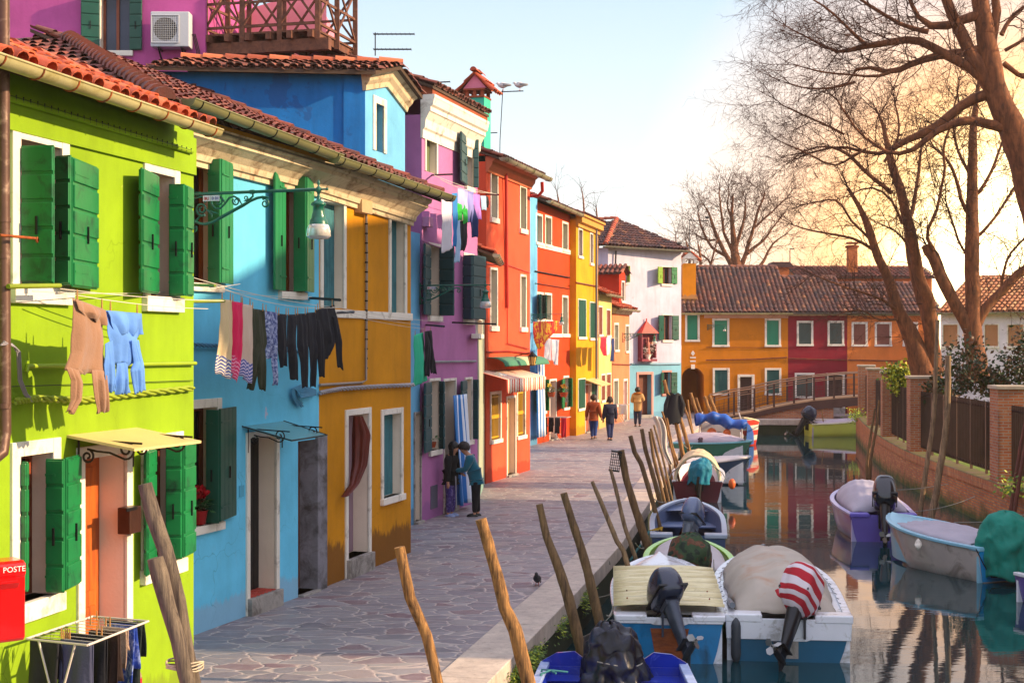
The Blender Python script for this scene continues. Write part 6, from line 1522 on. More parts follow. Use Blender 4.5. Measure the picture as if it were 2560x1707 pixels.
B_.rope([B_.p(-.8, .3, B_.fb), B_.p(-1.15, -.3, B_.fb-.2), V((B_.o.x-1.35, B_.o.y-.2, -.35))]); B_.rope([B_.p(-.84, 1.5, B_.fb+.05), V((B_.o.x-1.2, B_.o.y+2.2, -.2))])
mb = MB(); mb.tube([B_.p(.92, .35, B_.fb+.12), B_.p(.97, 1.5, B_.fb-.02)], .045, 8); mb.build('boat_hook', MOTG, B_.root)
B_.fender(.96, .05, RUBM, .07, .62)
# C: big boat with grey tarpaulin
TARP = mat('grey_canvas', '#b4aa9e', .9, .12, 1.6, .12, 40, ('#b08a70', .2, 1.4))  # orange-pink blotches paint a warm reflection onto the canvas
C_ = Boat('white and teal boat under a domed beige canvas cover, towel on its motor', (4.16, 21.4), 6, 5.5, 2.0, .62, mat('teal_hull', '#0e5676', .3, .12, 2, .05, 20), FG_W, FG_W, taper=.93)
C_.deck(.8, .99, FG_W, crown=.06, dz=.02); C_.deck(.06, .8, FG_W, 'side_deck', .0, .05, -.01); C_.transom_pads(FG_W, z=.06)
mb = MB(); NR = 30
def cf(i, j):
    t = .056+.844*j; x = i*2-1; b = (C_.hb(t)-.2*(1-.5*j))*(1+.02*math.sin(j*30)); th = 1-abs(x)**2.4; hh = .62*(1-math.exp(-j*6.5))*max(0, math.cos(j*1.5))**.55
    fold = .012*math.sin(x*9+j*5)+.02*mno.noise(V((x*3, j*1.5, 1)))+.02*(.4-abs(mno.noise(V((x*5, j*1.2, 4)))))
    hoop = .03*math.exp(-((j-.42)/.02)**2)
    return C_.p(x*b, t*C_.L-.05*(1-abs(x))*(1-j), C_.hz(t)+.02+hh*max(0, th)**.7+fold*max(0, th)**.5+hoop*max(0, th))
mb.grid(cf, 44, 56); mb.build('cover', TARP, C_.root, solid=.008)
C_.motor(.12, 38, sc=1.05, yaw=28, tiller=False, cw=(.21, .30, .25), m=MOTD, leg=mat('motor_navy', '#10141f', .3, .2))
mb = MB(); tx = C_.p(-.42, -.02, .2)
for k in (-.1,): mb.prism([C_.p(-.1, -.012, .05), C_.p(.14, -.012, .05), C_.p(.14, -.012, .58), C_.p(-.1, -.012, .58)], C_.y*.02)
mb.build('motor_board', GREYST, C_.root)
mb = MB(); mb.lathe([(.03, 0), (.03, .05), (.04, .06), (.04, .09), (0, .1)], C_.p(0, C_.L-.15, C_.hz(1)+.04), n=10); mb.build('bow_light', ALU, C_.root)
C_.fender(-1.06, .16, RUBM, .075, .75)
mb = MB()
for sg in (-1, 1):
    for k in range(9): t = .2+k*.07; mb.tube([C_.p(sg*(C_.hb(t)-.1), t*C_.L, C_.hz(t)+.05), C_.p(sg*(C_.hb(t)+.03), t*C_.L+.05, C_.hz(t)-.02)], .006, 4)
mb.build('lacing', IRON, C_.root)
TT = C_.T; cwc = TT(0, -.10, .42)
STR = stripemat('red_white_towel', '#b0182c', '#d8ccd4', 6.5, 1, .5)
mb = MB()
def tow(i, j):
    th = (i-.5)*2*math.pi*.94; ph = (j*1.12-.62)*math.pi; ce = max(math.cos(min(1.57, max(-1.57, ph))), 0)
    x_, y_, z_ = sgp(math.cos(th), .75)*sgp(ce, .55), sgp(math.sin(th), .75)*sgp(ce, .55), sgp(math.sin(min(1.57, max(-1.57, ph))), .7)
    k = 1+.04*math.sin(th*7)+.03*math.sin(th*3+j*8); dr = -.16*max(0, .3-j)/.3
    return TT(x_*.25*k, -.10+y_*.36*k, .40+z_*.31+dr)
mb.grid(tow, 48, 24, uv=lambda i, j: (i, i*.25+j))
mb.tube([TT(-.22, .05, .42), TT(-.34, .18, .40), TT(-.46, .22, .42), TT(-.50, .26, .50)], [.07, .05, .035, .06], 10)
mb.build('striped_towel', STR, org=cwc, props=('red and white striped towel wrapped over an outboard motor and knotted at its left', 'towel'))
# D: lime trimmed boat with camouflage covered motor
LIME = mat('lime_trim', '#9ccf50', .3, .1, 3, .05, coat=.3)
D_ = Boat('grey white boat with lime green trim behind the boat with the ridged cover', (3.30, 25.7), 4, 4.1, 1.72, .52, mat('green_hull', '#2c8a30', .35, .15, 2, .05), LIME, mat('lime_inside', '#b8c890', .5, .1))
D_.cover(.16, .97, mat('pale_grey_canvas', '#b8b0b4', .6, .08, 1.5, .15), .16, over=-.16, wr=.006)
D_.motor(-.05, 30, tiller=False, cover=True)
m, nt, b = newmat('camouflage_cloth'); v = coords(nt); n1 = noise(nt, v, 5, 2, .5)
c1 = ramp(nt, n1, [(.40, lin('#16281c')), (.44, lin('#2c4428')), (.52, lin('#2c4428')), (.55, lin('#5a3424')), (.62, lin('#6a4430')), (.66, lin('#1c3020'))]); nt.links.new(c1, b.inputs['Base Color']); b.inputs['Roughness'].default_value = .85; bump(nt, b, noise(nt, v, 9, 5), .5, .04)
cc = D_.p(-.08, .12, D_.fb-.08); drape('camouflage_cover', 'camouflage cloth tied over an outboard motor in front of the lime trimmed boat', cc, .36, .38, .84, m, seed=7, amp=.10, folds=4, flare=.9, dome=.6)
mb = MB(); mb.tube([cc+V((math.cos(a)*.33, math.sin(a)*.37, .28+.06*math.sin(a))) for a in [i*math.pi/12 for i in range(25)]], .007, 5); mb.build('tie_cord', ROPE, D_.root)
# E: slate grey open boat with grey outboard
SL = mat('slate_gelcoat', '#46587c', .28, .1, 2, .03, coat=.3)
E_ = Boat('slate grey open boat with a silver grey outboard motor, nothing covering it', (3.80, 30.6), 6.5, 5.0, 1.68, .62, SL, mat('pale_grey_rim', '#a9b4c8', .3, .06, coat=.3), mat('slate_inside', '#58688c', .4, .1), taper=.95)
E_.deck(.8, .985, mat('slate_inside', ''), crown=.02, dz=-.1); E_.seats([.62], mat('slate_inside', ''), .9); E_.transom_pads(mat('pale_grey_rim', ''))
E_.motor(.05, 30, m=mat('silver_grey_cowling', '#5a6a8c', .2, .06, coat=.6), leg=MOTG, sc=1.15, yaw=24, cw=(.17, .26, .24))
E_.rope([E_.p(-.8, .4, E_.fb+.03), E_.p(-1.05, -.1, E_.fb-.3), E_.p(-1.2, -.3, E_.fb-.5)], .03, mat('teal_rope', '#3c7a7a')); E_.fender(-.9, -.02, WHITE, .09, .2)
mb = MB()
for k in range(4): mb.tube([E_.p(-.8+.05*k, .3, E_.fb+.05), E_.p(-.62+.03*k, .42+.05*k, E_.fb+.09), E_.p(-.55, .3+.05*k, E_.fb+.05)], .012, 5)
mb.build('yellow_rope', mat('yellow_rope', '#b08a10', .8), E_.root)
# F: maroon boat with cream canopy
F_ = Boat('maroon hulled boat with a rounded cream canopy and turquoise motor cover', (5.55, 42.6), 8, 4.3, 1.62, .60, mat('maroon_hull', '#5c1024', .3, .12, coat=.3), FG_W, FG_W)
CAN = mat('cream_canvas', '#c4b08c', .8, .08, 2, .2)
F_.cover(.06, .62, CAN, .62, ribs=1, hf=lambda t: .66, over=-.1, wr=.01)
mb = MB(); mb.tube([F_.p(math.cos(a)*(F_.hb(.06)-.08), .06*F_.L-.03, F_.hz(.05)+.03+math.sin(a)*.70) for a in [i*math.pi/14 for i in range(15)]], .045, 8); mb.build('canopy_hem', mat('pale_hem', '#dccba8', .8), F_.root)
F_.motor(.05, 10, tiller=False, cover=True, leg=PROPM)
cc = F_.p(.04, -.02, F_.fb-.06); drape('turquoise_cover', 'turquoise cloth cover over the outboard of the maroon boat', cc, .32, .30, .72, mat('turquoise_cloth', '#0c7490', .7, .15, 3, .2), seed=5, amp=.08, folds=5, flare=.9, dome=.6, tip=V((.12, 0, 0)))
mb = MB(); mb.ball(F_.p(.98, .02, F_.fb-.06), .13, 12, sq=(.8, .8, 1.2)); mb.build('buoy', mat('orange_buoy', '#d8642c', .4), F_.root)
mb = MB(); mb.ball(F_.p(-.95, .02, F_.fb-.06), .11, 12, sq=(.8, .8, 1.2)); mb.build('buoy', mat('orange_buoy', ''), F_.root)
mb = MB()
for sg in (-1, 1): mb.tube([F_.p(sg*.45, .1, F_.fb+.45), F_.p(sg*.7, .2, F_.fb+.25), F_.p(sg*.82, .1, F_.fb+.05)], .015, 6)
mb.build('bow_rail', ALU, F_.root)
# G: small boat behind, bow to the right
G_ = Boat('steel blue boat with a flat white canvas top behind the maroon boat', (5.75, 48.9), 112, 2.5, 1.6, .66, mat('steel_blue_hull', '#3c5070', .3, .12, coat=.3), FG_W, FG_W)
G_.cover(.02, .97, mat('white_canvas', '#cfc4c0', .8, .06, 2, .2), .1, over=.04)
# H: green hull
H_ = Boat('sea green boat with an angular bow pointing right and a lilac grey cover', (6.35, 54.6), 118, 3.0, 2.1, .95, mat('sea_green_hull', '#3c8068', .35, .12, coat=.3), mat('aqua_rim', '#7cc0cc', .3, .05), FG_W, sheer=.1)
H_.cover(.05, .86, mat('lilac_canvas', '#a89aa4', .8, .06, 2, .2), .3, over=-.12)
cc = P(1752, 1150, 51.0); cc.z = WATER+.1
mb = MB(); mb.box((cc.x, cc.y+.3, WATER+.5), (.12, .5, .9)); mb.build('motor_bracket', PROPM, H_.root)
drape('maroon_cover', 'dark maroon and navy cover over the outboard of the sea green boat', cc, .26, .30, 1.05, mat('maroon_navy_cloth', '#3a2030', .7, .3, 2, .2), seed=9, amp=.07, folds=4, flare=1.15, dome=.45)
# I: boat with windscreen and blue tarp
I_ = Boat('white boat with a windscreen and a bundled blue tarpaulin', (8.6, 58.6), 8, 4.0, 1.85, .75, FG_W, FG_W, FG_W)
mb = MB()
for sg in (-1, 1): mb.tube([I_.p(sg*.85, .1, .7), I_.p(sg*.8, .5, 1.5), I_.p(sg*.72, 1.2, 1.75)], .03, 6)
mb.hexa([I_.p(-.8, .9, .75), I_.p(.8, .9, .75), I_.p(.8, .95, .75), I_.p(-.8, .95, .75), I_.p(-.75, 1.2, 1.35), I_.p(.75, 1.2, 1.35), I_.p(.75, 1.24, 1.35), I_.p(-.75, 1.24, 1.35)]); mb.build('windscreen', mat('pale_screen', '#b0a8a4', .2), I_.root)
mb = MB(); c0 = I_.p(0, .6, 1.5)
def bt(i, j):
    a = j*2*math.pi; r = .22+.05*math.sin(i*9+a*2)+.04*math.sin(i*23); x = (i*2-1)*1.0; return c0+I_.x*x+V((0, math.cos(a)*r*1.4, math.sin(a)*r+.12*math.sin(i*5+.6)-.10*abs(x)))
mb.grid(bt, 30, 14); mb.build('blue_tarpaulin', mat('blue_tarp', '#1450a8', .5, .2, 3, .4), org=c0, props=('crumpled bright blue tarpaulin rolled on top of the white windscreen boat', 'tarpaulin'))
for q, r in ((-.35, .2), (.25, .16)): mb = MB(); mb.ball(I_.p(q, .5, .98), r, 10); mb.build('buoy', mat('orange_buoy', '#d8642c'), I_.root)
# J: striped boat
J_ = Boat('small boat with red and white striped hull near the end of the quay', (11.1, 68.3), 190, 3.2, 1.5, .95, stripemat('red_white_hull', '#c82c18', '#ddd0c0', 2.2, 2, .5, kind='Object'), mat('pale_hem', '#dccba8'), mat('blue_inside', '#2c58a0', .5))
# K: far yellow boat broadside
K_ = Boat('pale yellow green boat moored broadside below the footbridge', (15.1, 72.6), 84, 3.5, 1.5, .60, mat('pistachio_hull', '#d0d860', .4, .06), mat('pale_rim', '#d8d4b0', .4), mat('lilac_inside', '#a8a0b8', .5), sheer=.5)
K_.cover(.1, .95, mat('lilac_canvas', ''), .1, over=-.08)
K_.motor(0, 30, m=mat('navy_cowling', ''), leg=mat('motor_navy', '#10141f', .3), sc=1.25)
mb = MB(); mb.tube([K_.p(.3, .7, .5), K_.p(.3, .6, 1.3)], .025, 5); mb.build('pole', PW1, K_.root)
# L: right-hand lilac boat
L_ = Boat('lilac boat with a violet grey domed cover and a big black outboard', (8.93, 34.2), 4, 4.4, 1.75, .62, mat('violet_hull', '#6a5ab0', .3, .1, coat=.3), mat('lilac_white_rim', '#b0a8d4', .3, .06, coat=.3), mat('lilac_white_rim', ''), taper=.88)
L_.cover(.08, .95, mat('violet_grey_canvas', '#aca6b4', .8, .1, 1.6, .25, 30), .52, over=-.12, ribs=3, wr=.012)
L_.motor(.02, 32, m=mat('black_blue_cowling', '#0c1424', .15, .1, coat=.7), leg=mat('motor_navy', ''), sc=1.2, yaw=10, tiller=False, cw=(.23, .32, .32))
L_.transom_pads(mat('violet_seat', '#6a5cc0', .4))
# M: right-hand aqua boat, bow to the left
ms = V((9.35*1.0, 28.7, 0)); M_ = Boat('aqua and grey boat with its bow pointing left, beside the right canal wall', (9.95, 28.6), -22, 3.75, 1.65, .66, mat('pearl_hull', '#c0b4ae', .28, .1, 2, .03, 20, ('#6a5c50', .3, 2), coat=.4), mat('aqua_gelcoat', '#8cc4dc', .3, .08, coat=.3), mat('aqua_gelcoat', ''), taper=.85)
mb = MB(); b = M_.hb(0); mb.prism([M_.p(x, -.015, z) for x, z in ((-b, M_.fb), (b, M_.fb), (b*.86, .02), (-b*.86, .02))], M_.y*.02); mb.build('transom_board', mat('aqua_transom', '#1c90d0', .35), M_.root)
M_.deck(.7, .985, mat('aqua_gelcoat', ''), crown=.06); M_.cover(.1, .76, mat('violet_grey_canvas', ''), .14, over=-.12)
M_.transom_pads(mat('aqua_gelcoat', '')); M_.fender(-.9, .42, WHITE, .07, .2)
M_.motor(.1, 20, cover=True, tiller=False)
M_.rope([M_.p(-.75, -.02, M_.fb), M_.p(-.4, -.04, M_.fb-.55), M_.p(.2, -.05, M_.fb-.5), M_.p(.45, -.02, M_.fb)], .01, IRON)
cc = P(2518, 1400, 27.2); drape('green_cloth_cover', 'big sea green cloth draped over a motor at the right edge of the view', V((cc.x, cc.y, WATER+.08)), .50, .55, 1.28, mat('sea_green_cloth', '#0c8070', .75, .12, 3, .3), seed=12, amp=.13, folds=4, flare=.95, tip=V((-.05, 0, 0)), hem=.2, nx=90, dome=.6)
N_ = Boat('small boat mostly cut off by the right edge under the green cloth', (9.95, 26.6), 160, 3.6, 1.5, .5, mat('violet_hull', ''), FG_W, FG_W)

for b_, prs in ((B_, [((-.85, 4.0, .8), (1.62, 23.6, .2)), ((-.8, .6, .7), (1.3, 19.5, .1))]), (C_, [((-.9, 4.6, .75), (.86, 3.0, None)), ((-.95, .2, .66), (.85, .5, None))]), (D_, [((-.8, 3.0, .6), (2.3, 26.5, .1)), ((-.75, .5, .55), (2.2, 25.0, .0))]), (E_, [((-.8, 3.9, .75), (3.0, 31, .2)), ((-.5, 4.5, .8), (3.2, 32.5, .3))]), (F_, [((-.75, .3, .62), (4.4, 40, .1))]), (H_, [((-.9, .4, .98), (5.5, 46, .6))]), (L_, [((.8, .4, .66), (10.9, 33.5, .2)), ((.3, 4.1, .8), (11.2, 36.5, .2))]), (M_, [((.8, 2.5, .8), (11.2, 30.5, .2))])):
    for a, e in prs:
        end = (B_.p(*(e[0], e[1], .68)) if e[2] is None else V(e)); b_.rope([b_.p(*a), end], .011)

for b_, h in ((C_, .30), (B_, .09)):
    b = b_.hb(0)+.004; z1 = b_.hz(0); mb = MB()
    mb.prism([b_.p(x, -.022, z) for x, z in ((-b, z1), (b, z1), (b*.985, z1-h), (b*.35, z1-h), (b*.28, z1-h*1.0-.02), (-b*.28, z1-h*1.0-.02), (-b*.35, z1-h), (-b*.985, z1-h))], b_.y*.02); mb.build('transom_trim', FG_W, b_.root, bevel=.008)
# ================================================================== street lamps on scrolled brackets
LG = mat('lamp_green', '#0c5a48', .35, .12, 4, .05, 20, coat=.3)
m, nt, b = newmat('lamp_glass'); b.inputs['Base Color'].default_value = (.85, .82, .78, 1); b.inputs['Roughness'].default_value = .15; b.inputs['Transmission Weight'].default_value = .55; b.inputs['IOR'].default_value = 1.3
LGL = m
def textobj(s, size, o, xdir, zdir, m, parent=None, name='lettering', align='LEFT', ex=.002, props=None):
    cu = bpy.data.curves.new('txt', 'FONT'); cu.body = s; cu.size = size; cu.extrude = ex; cu.align_x = align; cu.resolution_u = 3
    t = bpy.data.objects.new('txt', cu); COL.objects.link(t); dg = bpy.context.evaluated_depsgraph_get(); me = bpy.data.meshes.new_from_object(t.evaluated_get(dg))
    bpy.data.objects.remove(t); xdir = V(xdir).normalized(); zdir = V(zdir).normalized(); n = xdir.cross(zdir)
    mb = MB(); mb.add([V(o)+xdir*v.co.x+zdir*v.co.y+n*v.co.z for v in me.vertices], [tuple(p.vertices) for p in me.polygons])
    bpy.data.meshes.remove(me)
    return mb.build(name, m, parent, props=props)
REDT = mat('red_ink', '#c81c28', .5); INDT = mat('indigo_ink', '#3c2c8a', .5); SIGNW = mat('sign_plate', '#d8ccd4', .4, .03)
def spir(c, r, a0, turns, n=22, dr=.75): return [(c[0]+r*(1-dr*i/n)*math.cos(a0+turns*2*math.pi*i/n), c[1]+r*(1-dr*i/n)*math.sin(a0+turns*2*math.pi*i/n)) for i in range(n+1)]
def lamp(label, o, n, k, text=None, cat='street lamp'):
    """o: bar start at the wall, n: outward direction, k: size factor (1 = the near lamp); local (x out, z) metres"""
    T = thing('street_lamp', label, cat, o, 'green street lamps on scrolled brackets'); n = V(n).normalized(); f = lambda x, z: V(o)+n*x*k+V((0, 0, z*k))
    U = lambda zx, zy: f((460+zx*.1956-474)/193, -(440+zy*.1956-486)/193)
    mb = MB(); mb.tube([f(0, 0), f(1.90, 0)], .021*k, 8); mb.tube([f(.01, .08), f(.01, -.52)], .02*k, 6)
    for q in (.13, 1.0-.48+.40): mb.tube([f(q-.03, 0), f(q+.03, 0)], .028*k, 8)
    mb.build('arm', LG, T)
    mb = MB()
    arm = [(80, 470), (95, 540), (150, 590), (230, 618), (300, 625), (400, 605), (500, 560), (620, 505), (740, 450), (850, 400), (950, 350), (1050, 315), (1130, 305), (1215, 310)]
    mb.tube([U(*p) for p in arm], [.02*k]*6+[.022*k]*4+[.018*k]*3+[.006*k], 8)
    def sp(c, r, a0, t, w=.015): mb.tube([U(*p) for p in spir(c, r, R(a0), t)], [w*k*(1-.5*i/22) for i in range(23)], 6)
    sp((1160, 385), 62, -120, 1.4); sp((250, 430), 88, 60, 1.6, .02); sp((125, 680), 52, -40, 1.3); sp((748, 348), 52, -140, -1.35, .013); sp((510, 330), 52, 150, -1.3, .013); sp((888, 312), 34, 90, -1.3, .01)
    for c in ([(290, 350), (345, 290), (380, 300), (400, 380), (450, 430), (520, 430), (590, 370), (650, 300), (720, 283), (790, 320), (835, 395)], [(100, 350), (140, 290), (230, 275), (280, 270)], [(480, 290), (530, 280), (570, 330), (580, 360)], [(985, 240), (990, 290), (940, 330), (860, 350)], [(330, 440), (370, 480), (400, 500), (395, 545)], [(380, 460), (430, 480), (490, 495)], [(150, 590), (210, 540), (240, 515)]):
        mb.tube([U(*p) for p in c], [.014*k]*(len(c)-1)+[.006*k], 6)
    mb.build('bracket', LG, T)
    c = f(1.865, 0); z = lambda py: -(py-486)/193*k
    mb = MB(); mb.lathe([(0, z(462)), (.015*k, z(466)), (.02*k, z(472)), (.01*k, z(477)), (.035*k, z(483)), (.04*k, z(488)), (.022*k, z(495)), (.016*k, z(500)), (.028*k, z(505)), (.02*k, z(510)), (.05*k, z(514)), (.095*k, z(520)), (.095*k, z(525)), (.068*k, z(527)), (.072*k, z(540)), (.088*k, z(552)), (.092*k, z(557)), (.108*k, z(560)), (.115*k, z(568)), (.118*k, z(572))], c, n=20)
    mb.tube([c, c+n*.11*k], .012*k, 6); mb.ball(c+n*.12*k, .02*k, 6); mb.build('hood', LG, T)
    mb = MB(); mb.lathe([(.112*k, z(571)), (.13*k, z(574)), (.145*k, z(582)), (.157*k, z(600)), (.150*k, z(601)), (.12*k, z(606)), (0, z(608))], c, n=24); mb.build('lamp_glass', LGL, T)
    if text:
        p0, p1 = U(285, 335), U(522, 262); side = V((0, -1, 0)) if abs(n.x) > .5 else V((1, 0, 0)); side = n.cross(V((0, 0, 1))); side = side if side.y < 0 else -side
        mb = MB(); h = p1.z-p0.z; vs = [p0, V((p1.x, p1.y, p0.z)), p1, V((p0.x, p0.y, p1.z))]; mb.prism([v+side*.02*k for v in vs], side*.008*k); 
        sg = mb.build('number_plate', SIGNW, T)
        L = (vs[1]-vs[0]); w = L.length; ld = L.normalized(); b0 = vs[0]+side*.031*k+V((0, 0, h*.2))
        textobj(text[0], h*.78, b0+ld*w*.08, ld, (0, 0, 1), REDT, sg); textobj(text[1], h*.78, b0+ld*w*.55, ld, (0, 0, 1), INDT, sg)
        mb = MB(); mb.tube([b0+ld*w*.49-V((0, 0, h*.15)), b0+ld*w*.49+V((0, 0, h*.72))], .002*k, 4); mb.build('divider', IRON, sg)
    return T
W = BLH.W; u = W.u(474, .0)
lamp('nearest green street lamp, on a long scrolled bracket in front of the blue house', W.px(474, 486, 0), W.n, 1.0, ('BU', '0 01'))
W = PIH.W; o = Wall((-2.95, 26.9), (-1.96, 30.3)).px(1050, 714, .02); lamp('green street lamp in front of the pink house, with its own small number plate', o, W.n, .78, ('BU', 'N 04'))
o = P(1327, 786, 51.8); lamp('small green street lamp above the red and yellow flag', o, (.96, -.28, 0), .62)
o = P(1556, 834, 66.5); lamp('green street lamp beside the shrine of the white house', o, (.98, -.2, 0), .80)
o = EOH.W.px(1768, 812, .0); lamp('green street lamp on the wall of the ochre house with the arch', o, (.78, -.6, 0), .56)
# black lantern on red house
T = thing('wall_lantern', 'old black lantern with amber panes above the striped awning', 'lantern', REH.W.px(1330, 890, .9)); c = REH.W.px(1331, 898, .9); s_ = F/c.y
mb = MB(); w_ = 10/s_; h_ = 34/s_
mb.lathe([(0, h_*.62), (w_*.3, h_*.5), (w_*1.25, h_*.22), (w_*1.15, h_*.18), (0, h_*.18)], c, n=6, sm=False); mb.lathe([(0, -h_*.5), (w_*.6, -h_*.48), (w_*.6, -h_*.42), (0, -h_*.42)], c, n=6, sm=False)
for k in range(6): a = k*math.pi/3; mb.tube([c+V((math.cos(a)*w_*.6, math.sin(a)*w_*.6, -h_*.45)), c+V((math.cos(a)*w_*1.1, math.sin(a)*w_*1.1, h_*.2))], .012, 4)
mb.tube([REH.W.px(1278, 896, .02), REH.W.px(1290, 890, .2), REH.W.px(1318, 883, .7), c+V((0, 0, h_*.55))], .015, 5); mb.build('frame', IRON, T)
mb = MB(); mb.lathe([(w_*.55, -h_*.42), (w_*1.02, h_*.18)], c, n=6, sm=False); mb.build('panes', mat('amber_glass', '#d8a860', .2, .1), T)

# ================================================================== washing
def garment(name, label, W, o, strips, m, group=None, folds=5, amp=.03, cat='laundry', seed=None, pegs=True, solid=.004):
    """strips: lists of rows (xl, yl, xr, yr) in photo pixels on the vertical plane o metres in front of wall W"""
    rn = random.Random(seed if seed is not None else len(label)*7+int(strips[0][0][0])); mb = MB(); org = None
    for si, rows in enumerate(strips):
        ph = rn.uniform(0, 6); fo = folds*rn.uniform(.8, 1.3); oo = o+si*.015; L = []
        for (xl, yl, xr, yr) in rows: L.append((W.px(xl, yl, oo), W.px(xr, yr, oo)))
        if org is None: org = (L[0][0]+L[0][1])/2
        m_ = len(L)-1; am = amp*min(1, (L[0][1]-L[0][0]).length*4)
        def f(i, j):
            q = j*m_; k = min(int(q), m_-1); g = q-k; g = g*g*(3-2*g)*.5+g*.5; a = L[k][0].lerp(L[k+1][0], g); b = L[k][1].lerp(L[k+1][1], g)
            w = am*(math.sin(i*fo*2*math.pi*.6+ph+j*1.5)+.5*math.sin(i*fo*math.pi*2.3-ph*2+j*3))*(.25+j)
            q_ = a.lerp(b, i); sc_ = min(1, (b-a).length*3); w = w*.6+sc_*(.018*mno.noise(q_*5+V((si*3, 0, 0)))+.028*(.35-abs(mno.noise(V((q_.x*9, q_.y*9, q_.z*2.2)))))*min(1, j*3+.3))
            return a.lerp(b, i)+W.n*(w+.04*math.sin(j*3.1)*math.sin(i*3.1))+V((0, 0, .008*math.sin(i*fo*6+ph)*j))
        mb.grid(f, 30, max(16, 9*m_))
    g = mb.build(name, m, org=org, solid=solid, props=(label, cat, group))
    if pegs:
        a = W.px(strips[0][0][0], strips[0][0][1], o); b = W.px(strips[0][0][2], strips[0][0][3], o)
        for q in (.12, .88):
            p = a.lerp(b, q); pm = MB(); pm.box(p+V((0, 0, .035)), (.013, .02, .10), taper=.6); pm.build('clothes_peg', mat(('peg_wood', 'peg_orange')[rn.random() < .4], ('#b0804c', '#c8501c')[0], .6, .2), g)
    return g
def cline(label, pts_, r=.005, m=None, rods=(), cat='clothes line'):
    o = pts_[0][0]; T = thing('clothes_line', label, cat, o, 'clothes lines strung along the fronts'); mb = MB()
    for a, b, sag in pts_: mb.tube(sagline(a, b, sag), r, 4)
    mb.build('line', m or mat('line_white', '#c9c0b4', .7), T)
    for a, b, rr, mm in rods:
        rb = MB(); rb.tube([a, b], rr, 6); rb.build('rod', mm, T)
    return T
RODW = woodmat('old_rod', '#4a3420', '#8a7040', (8, 8, 8)); RODG = mat('green_rod', '#7a8a1c', .6, .2)
W = GRH.W
cline('clothes lines running from the lime green house to the blue house', [(W.px(150, 722, .30), W.px(560, 752, .9), .02), (W.px(82, 728, .3), BLH.W.px(600, 710, .9), .06), (W.px(150, 730, .35), W.px(520, 772, .8), .03)], .005, rods=[(W.px(20, 716, .30), W.px(150, 714, .32), .022, RODG), (W.px(440, 754, .05), BLH.W.px(560, 752, .95), .022, RODG)])
garment('sweater', 'brown knitted sweater hanging by its hem on the lime green house', W, .70, [[(183, 745, 264, 775), (186, 820, 256, 820), (180, 880, 262, 885), (165, 922, 270, 926), (192, 934, 250, 936)], [(186, 747, 264, 776), (194, 775, 264, 795), (207, 790, 265, 816)], [(163, 918, 202, 925), (176, 950, 202, 955), (175, 1000, 198, 1000), (166, 1026, 184, 1034)], [(228, 925, 271, 926), (228, 955, 264, 940), (234, 1000, 266, 998), (241, 1034, 268, 1027)]], mat('brown_wool', '#8c6850', .95, .14, 3, .3, 60, sheen=.3), folds=3, amp=.03)
garment('sweater', 'pale blue hooded sweater hanging by its hem beside the brown one', W, .72, [[(265, 776, 353, 784), (268, 830, 353, 838), (278, 860, 342, 860), (282, 905, 338, 905), (297, 916, 325, 913)], [(268, 776, 353, 784), (290, 836, 352, 838)], [(262, 860, 282, 850), (257, 915, 284, 905), (262, 960, 283, 960), (266, 982, 285, 977)], [(290, 908, 320, 905), (289, 950, 318, 940), (293, 985, 323, 983)], [(330, 850, 346, 850), (335, 905, 355, 905), (326, 925, 358, 930), (337, 984, 364, 974)]], mat('pale_blue_cotton', '#5a88d0', .9, .2, 2.5, .2, 30), folds=4, amp=.035)
W = BLH.W; o = .9
cline('clothes line with a crowd of washing in front of the sky blue house', [(W.px(470, 690, o), W.px(860, 770, o), .06), (W.px(540, 715, o+.1), W.px(850, 768, o+.1), .10), (W.px(480, 712, .2), W.px(780, 742, .9), .05)], .005, rods=[(W.px(476, 712, .1), W.px(538, 714, .8), .02, RODG), (W.px(775, 745, .0), W.px(850, 750, 1.0), .022, IRON)])
GL = 'washing on the line of the sky blue house'
CH1 = mat('cream_towel', '#c9b088', .9, .06, 2, .3, 40); PKT = mat('pink_towel', '#d81c64', .9, .1, 2, .3, 40); LIL = mat('cream_lilac_towel', '#bfa8a0', .9, .08, 2, .3, 40)
def chev(name, c1, c2, base):
    m, nt, b = newmat(name); v = coords(nt, 'UV'); sp = nt.nodes.new('ShaderNodeSeparateXYZ'); nt.links.new(v, sp.inputs[0])
    def mth(op, a, bb):
        q = nt.nodes.new('ShaderNodeMath'); q.operation = op
        for i_, x in enumerate((a, bb)):
            if x is None: continue
            if hasattr(x, 'is_output'): nt.links.new(x, q.inputs[i_])
            else: q.inputs[i_].default_value = x
        return q.outputs[0]
    zig = mth('PINGPONG', mth('MULTIPLY', sp.outputs[0], 5), .5); y = mth('FRACT', mth('ADD', mth('MULTIPLY', sp.outputs[1], 22), mth('MULTIPLY', zig, 1.2)), None)
    f = ramp(nt, y, [(.45, 0), (.5, 1)]); band = ramp(nt, sp.outputs[1], [(.72, 0), (.74, 1)])
    c = mixc(nt, band, lin(base), mixc(nt, f, lin(c1), lin(c2))); nt.links.new(c, b.inputs['Base Color']); b.inputs['Roughness'].default_value = .9; bump(nt, b, noise(nt, coords(nt), 30, 4), .2); return m
garment('towel', 'cream towel with a blue zigzag border, leftmost on the blue house line', W, o, [[(552, 748, 579, 750), (546, 850, 577, 860), (533, 930, 571, 947)]], chev('zigzag_blue', '#d8cab8', '#3c4c90', '#c9b088'), GL, 3)
garment('towel', 'bright pink towel with a white zigzag border', W, o, [[(579, 753, 606, 757), (577, 850, 603, 865), (572, 928, 592, 957)]], chev('zigzag_pink', '#d88aa8', '#c81c5c', '#cc1850'), GL, 3)
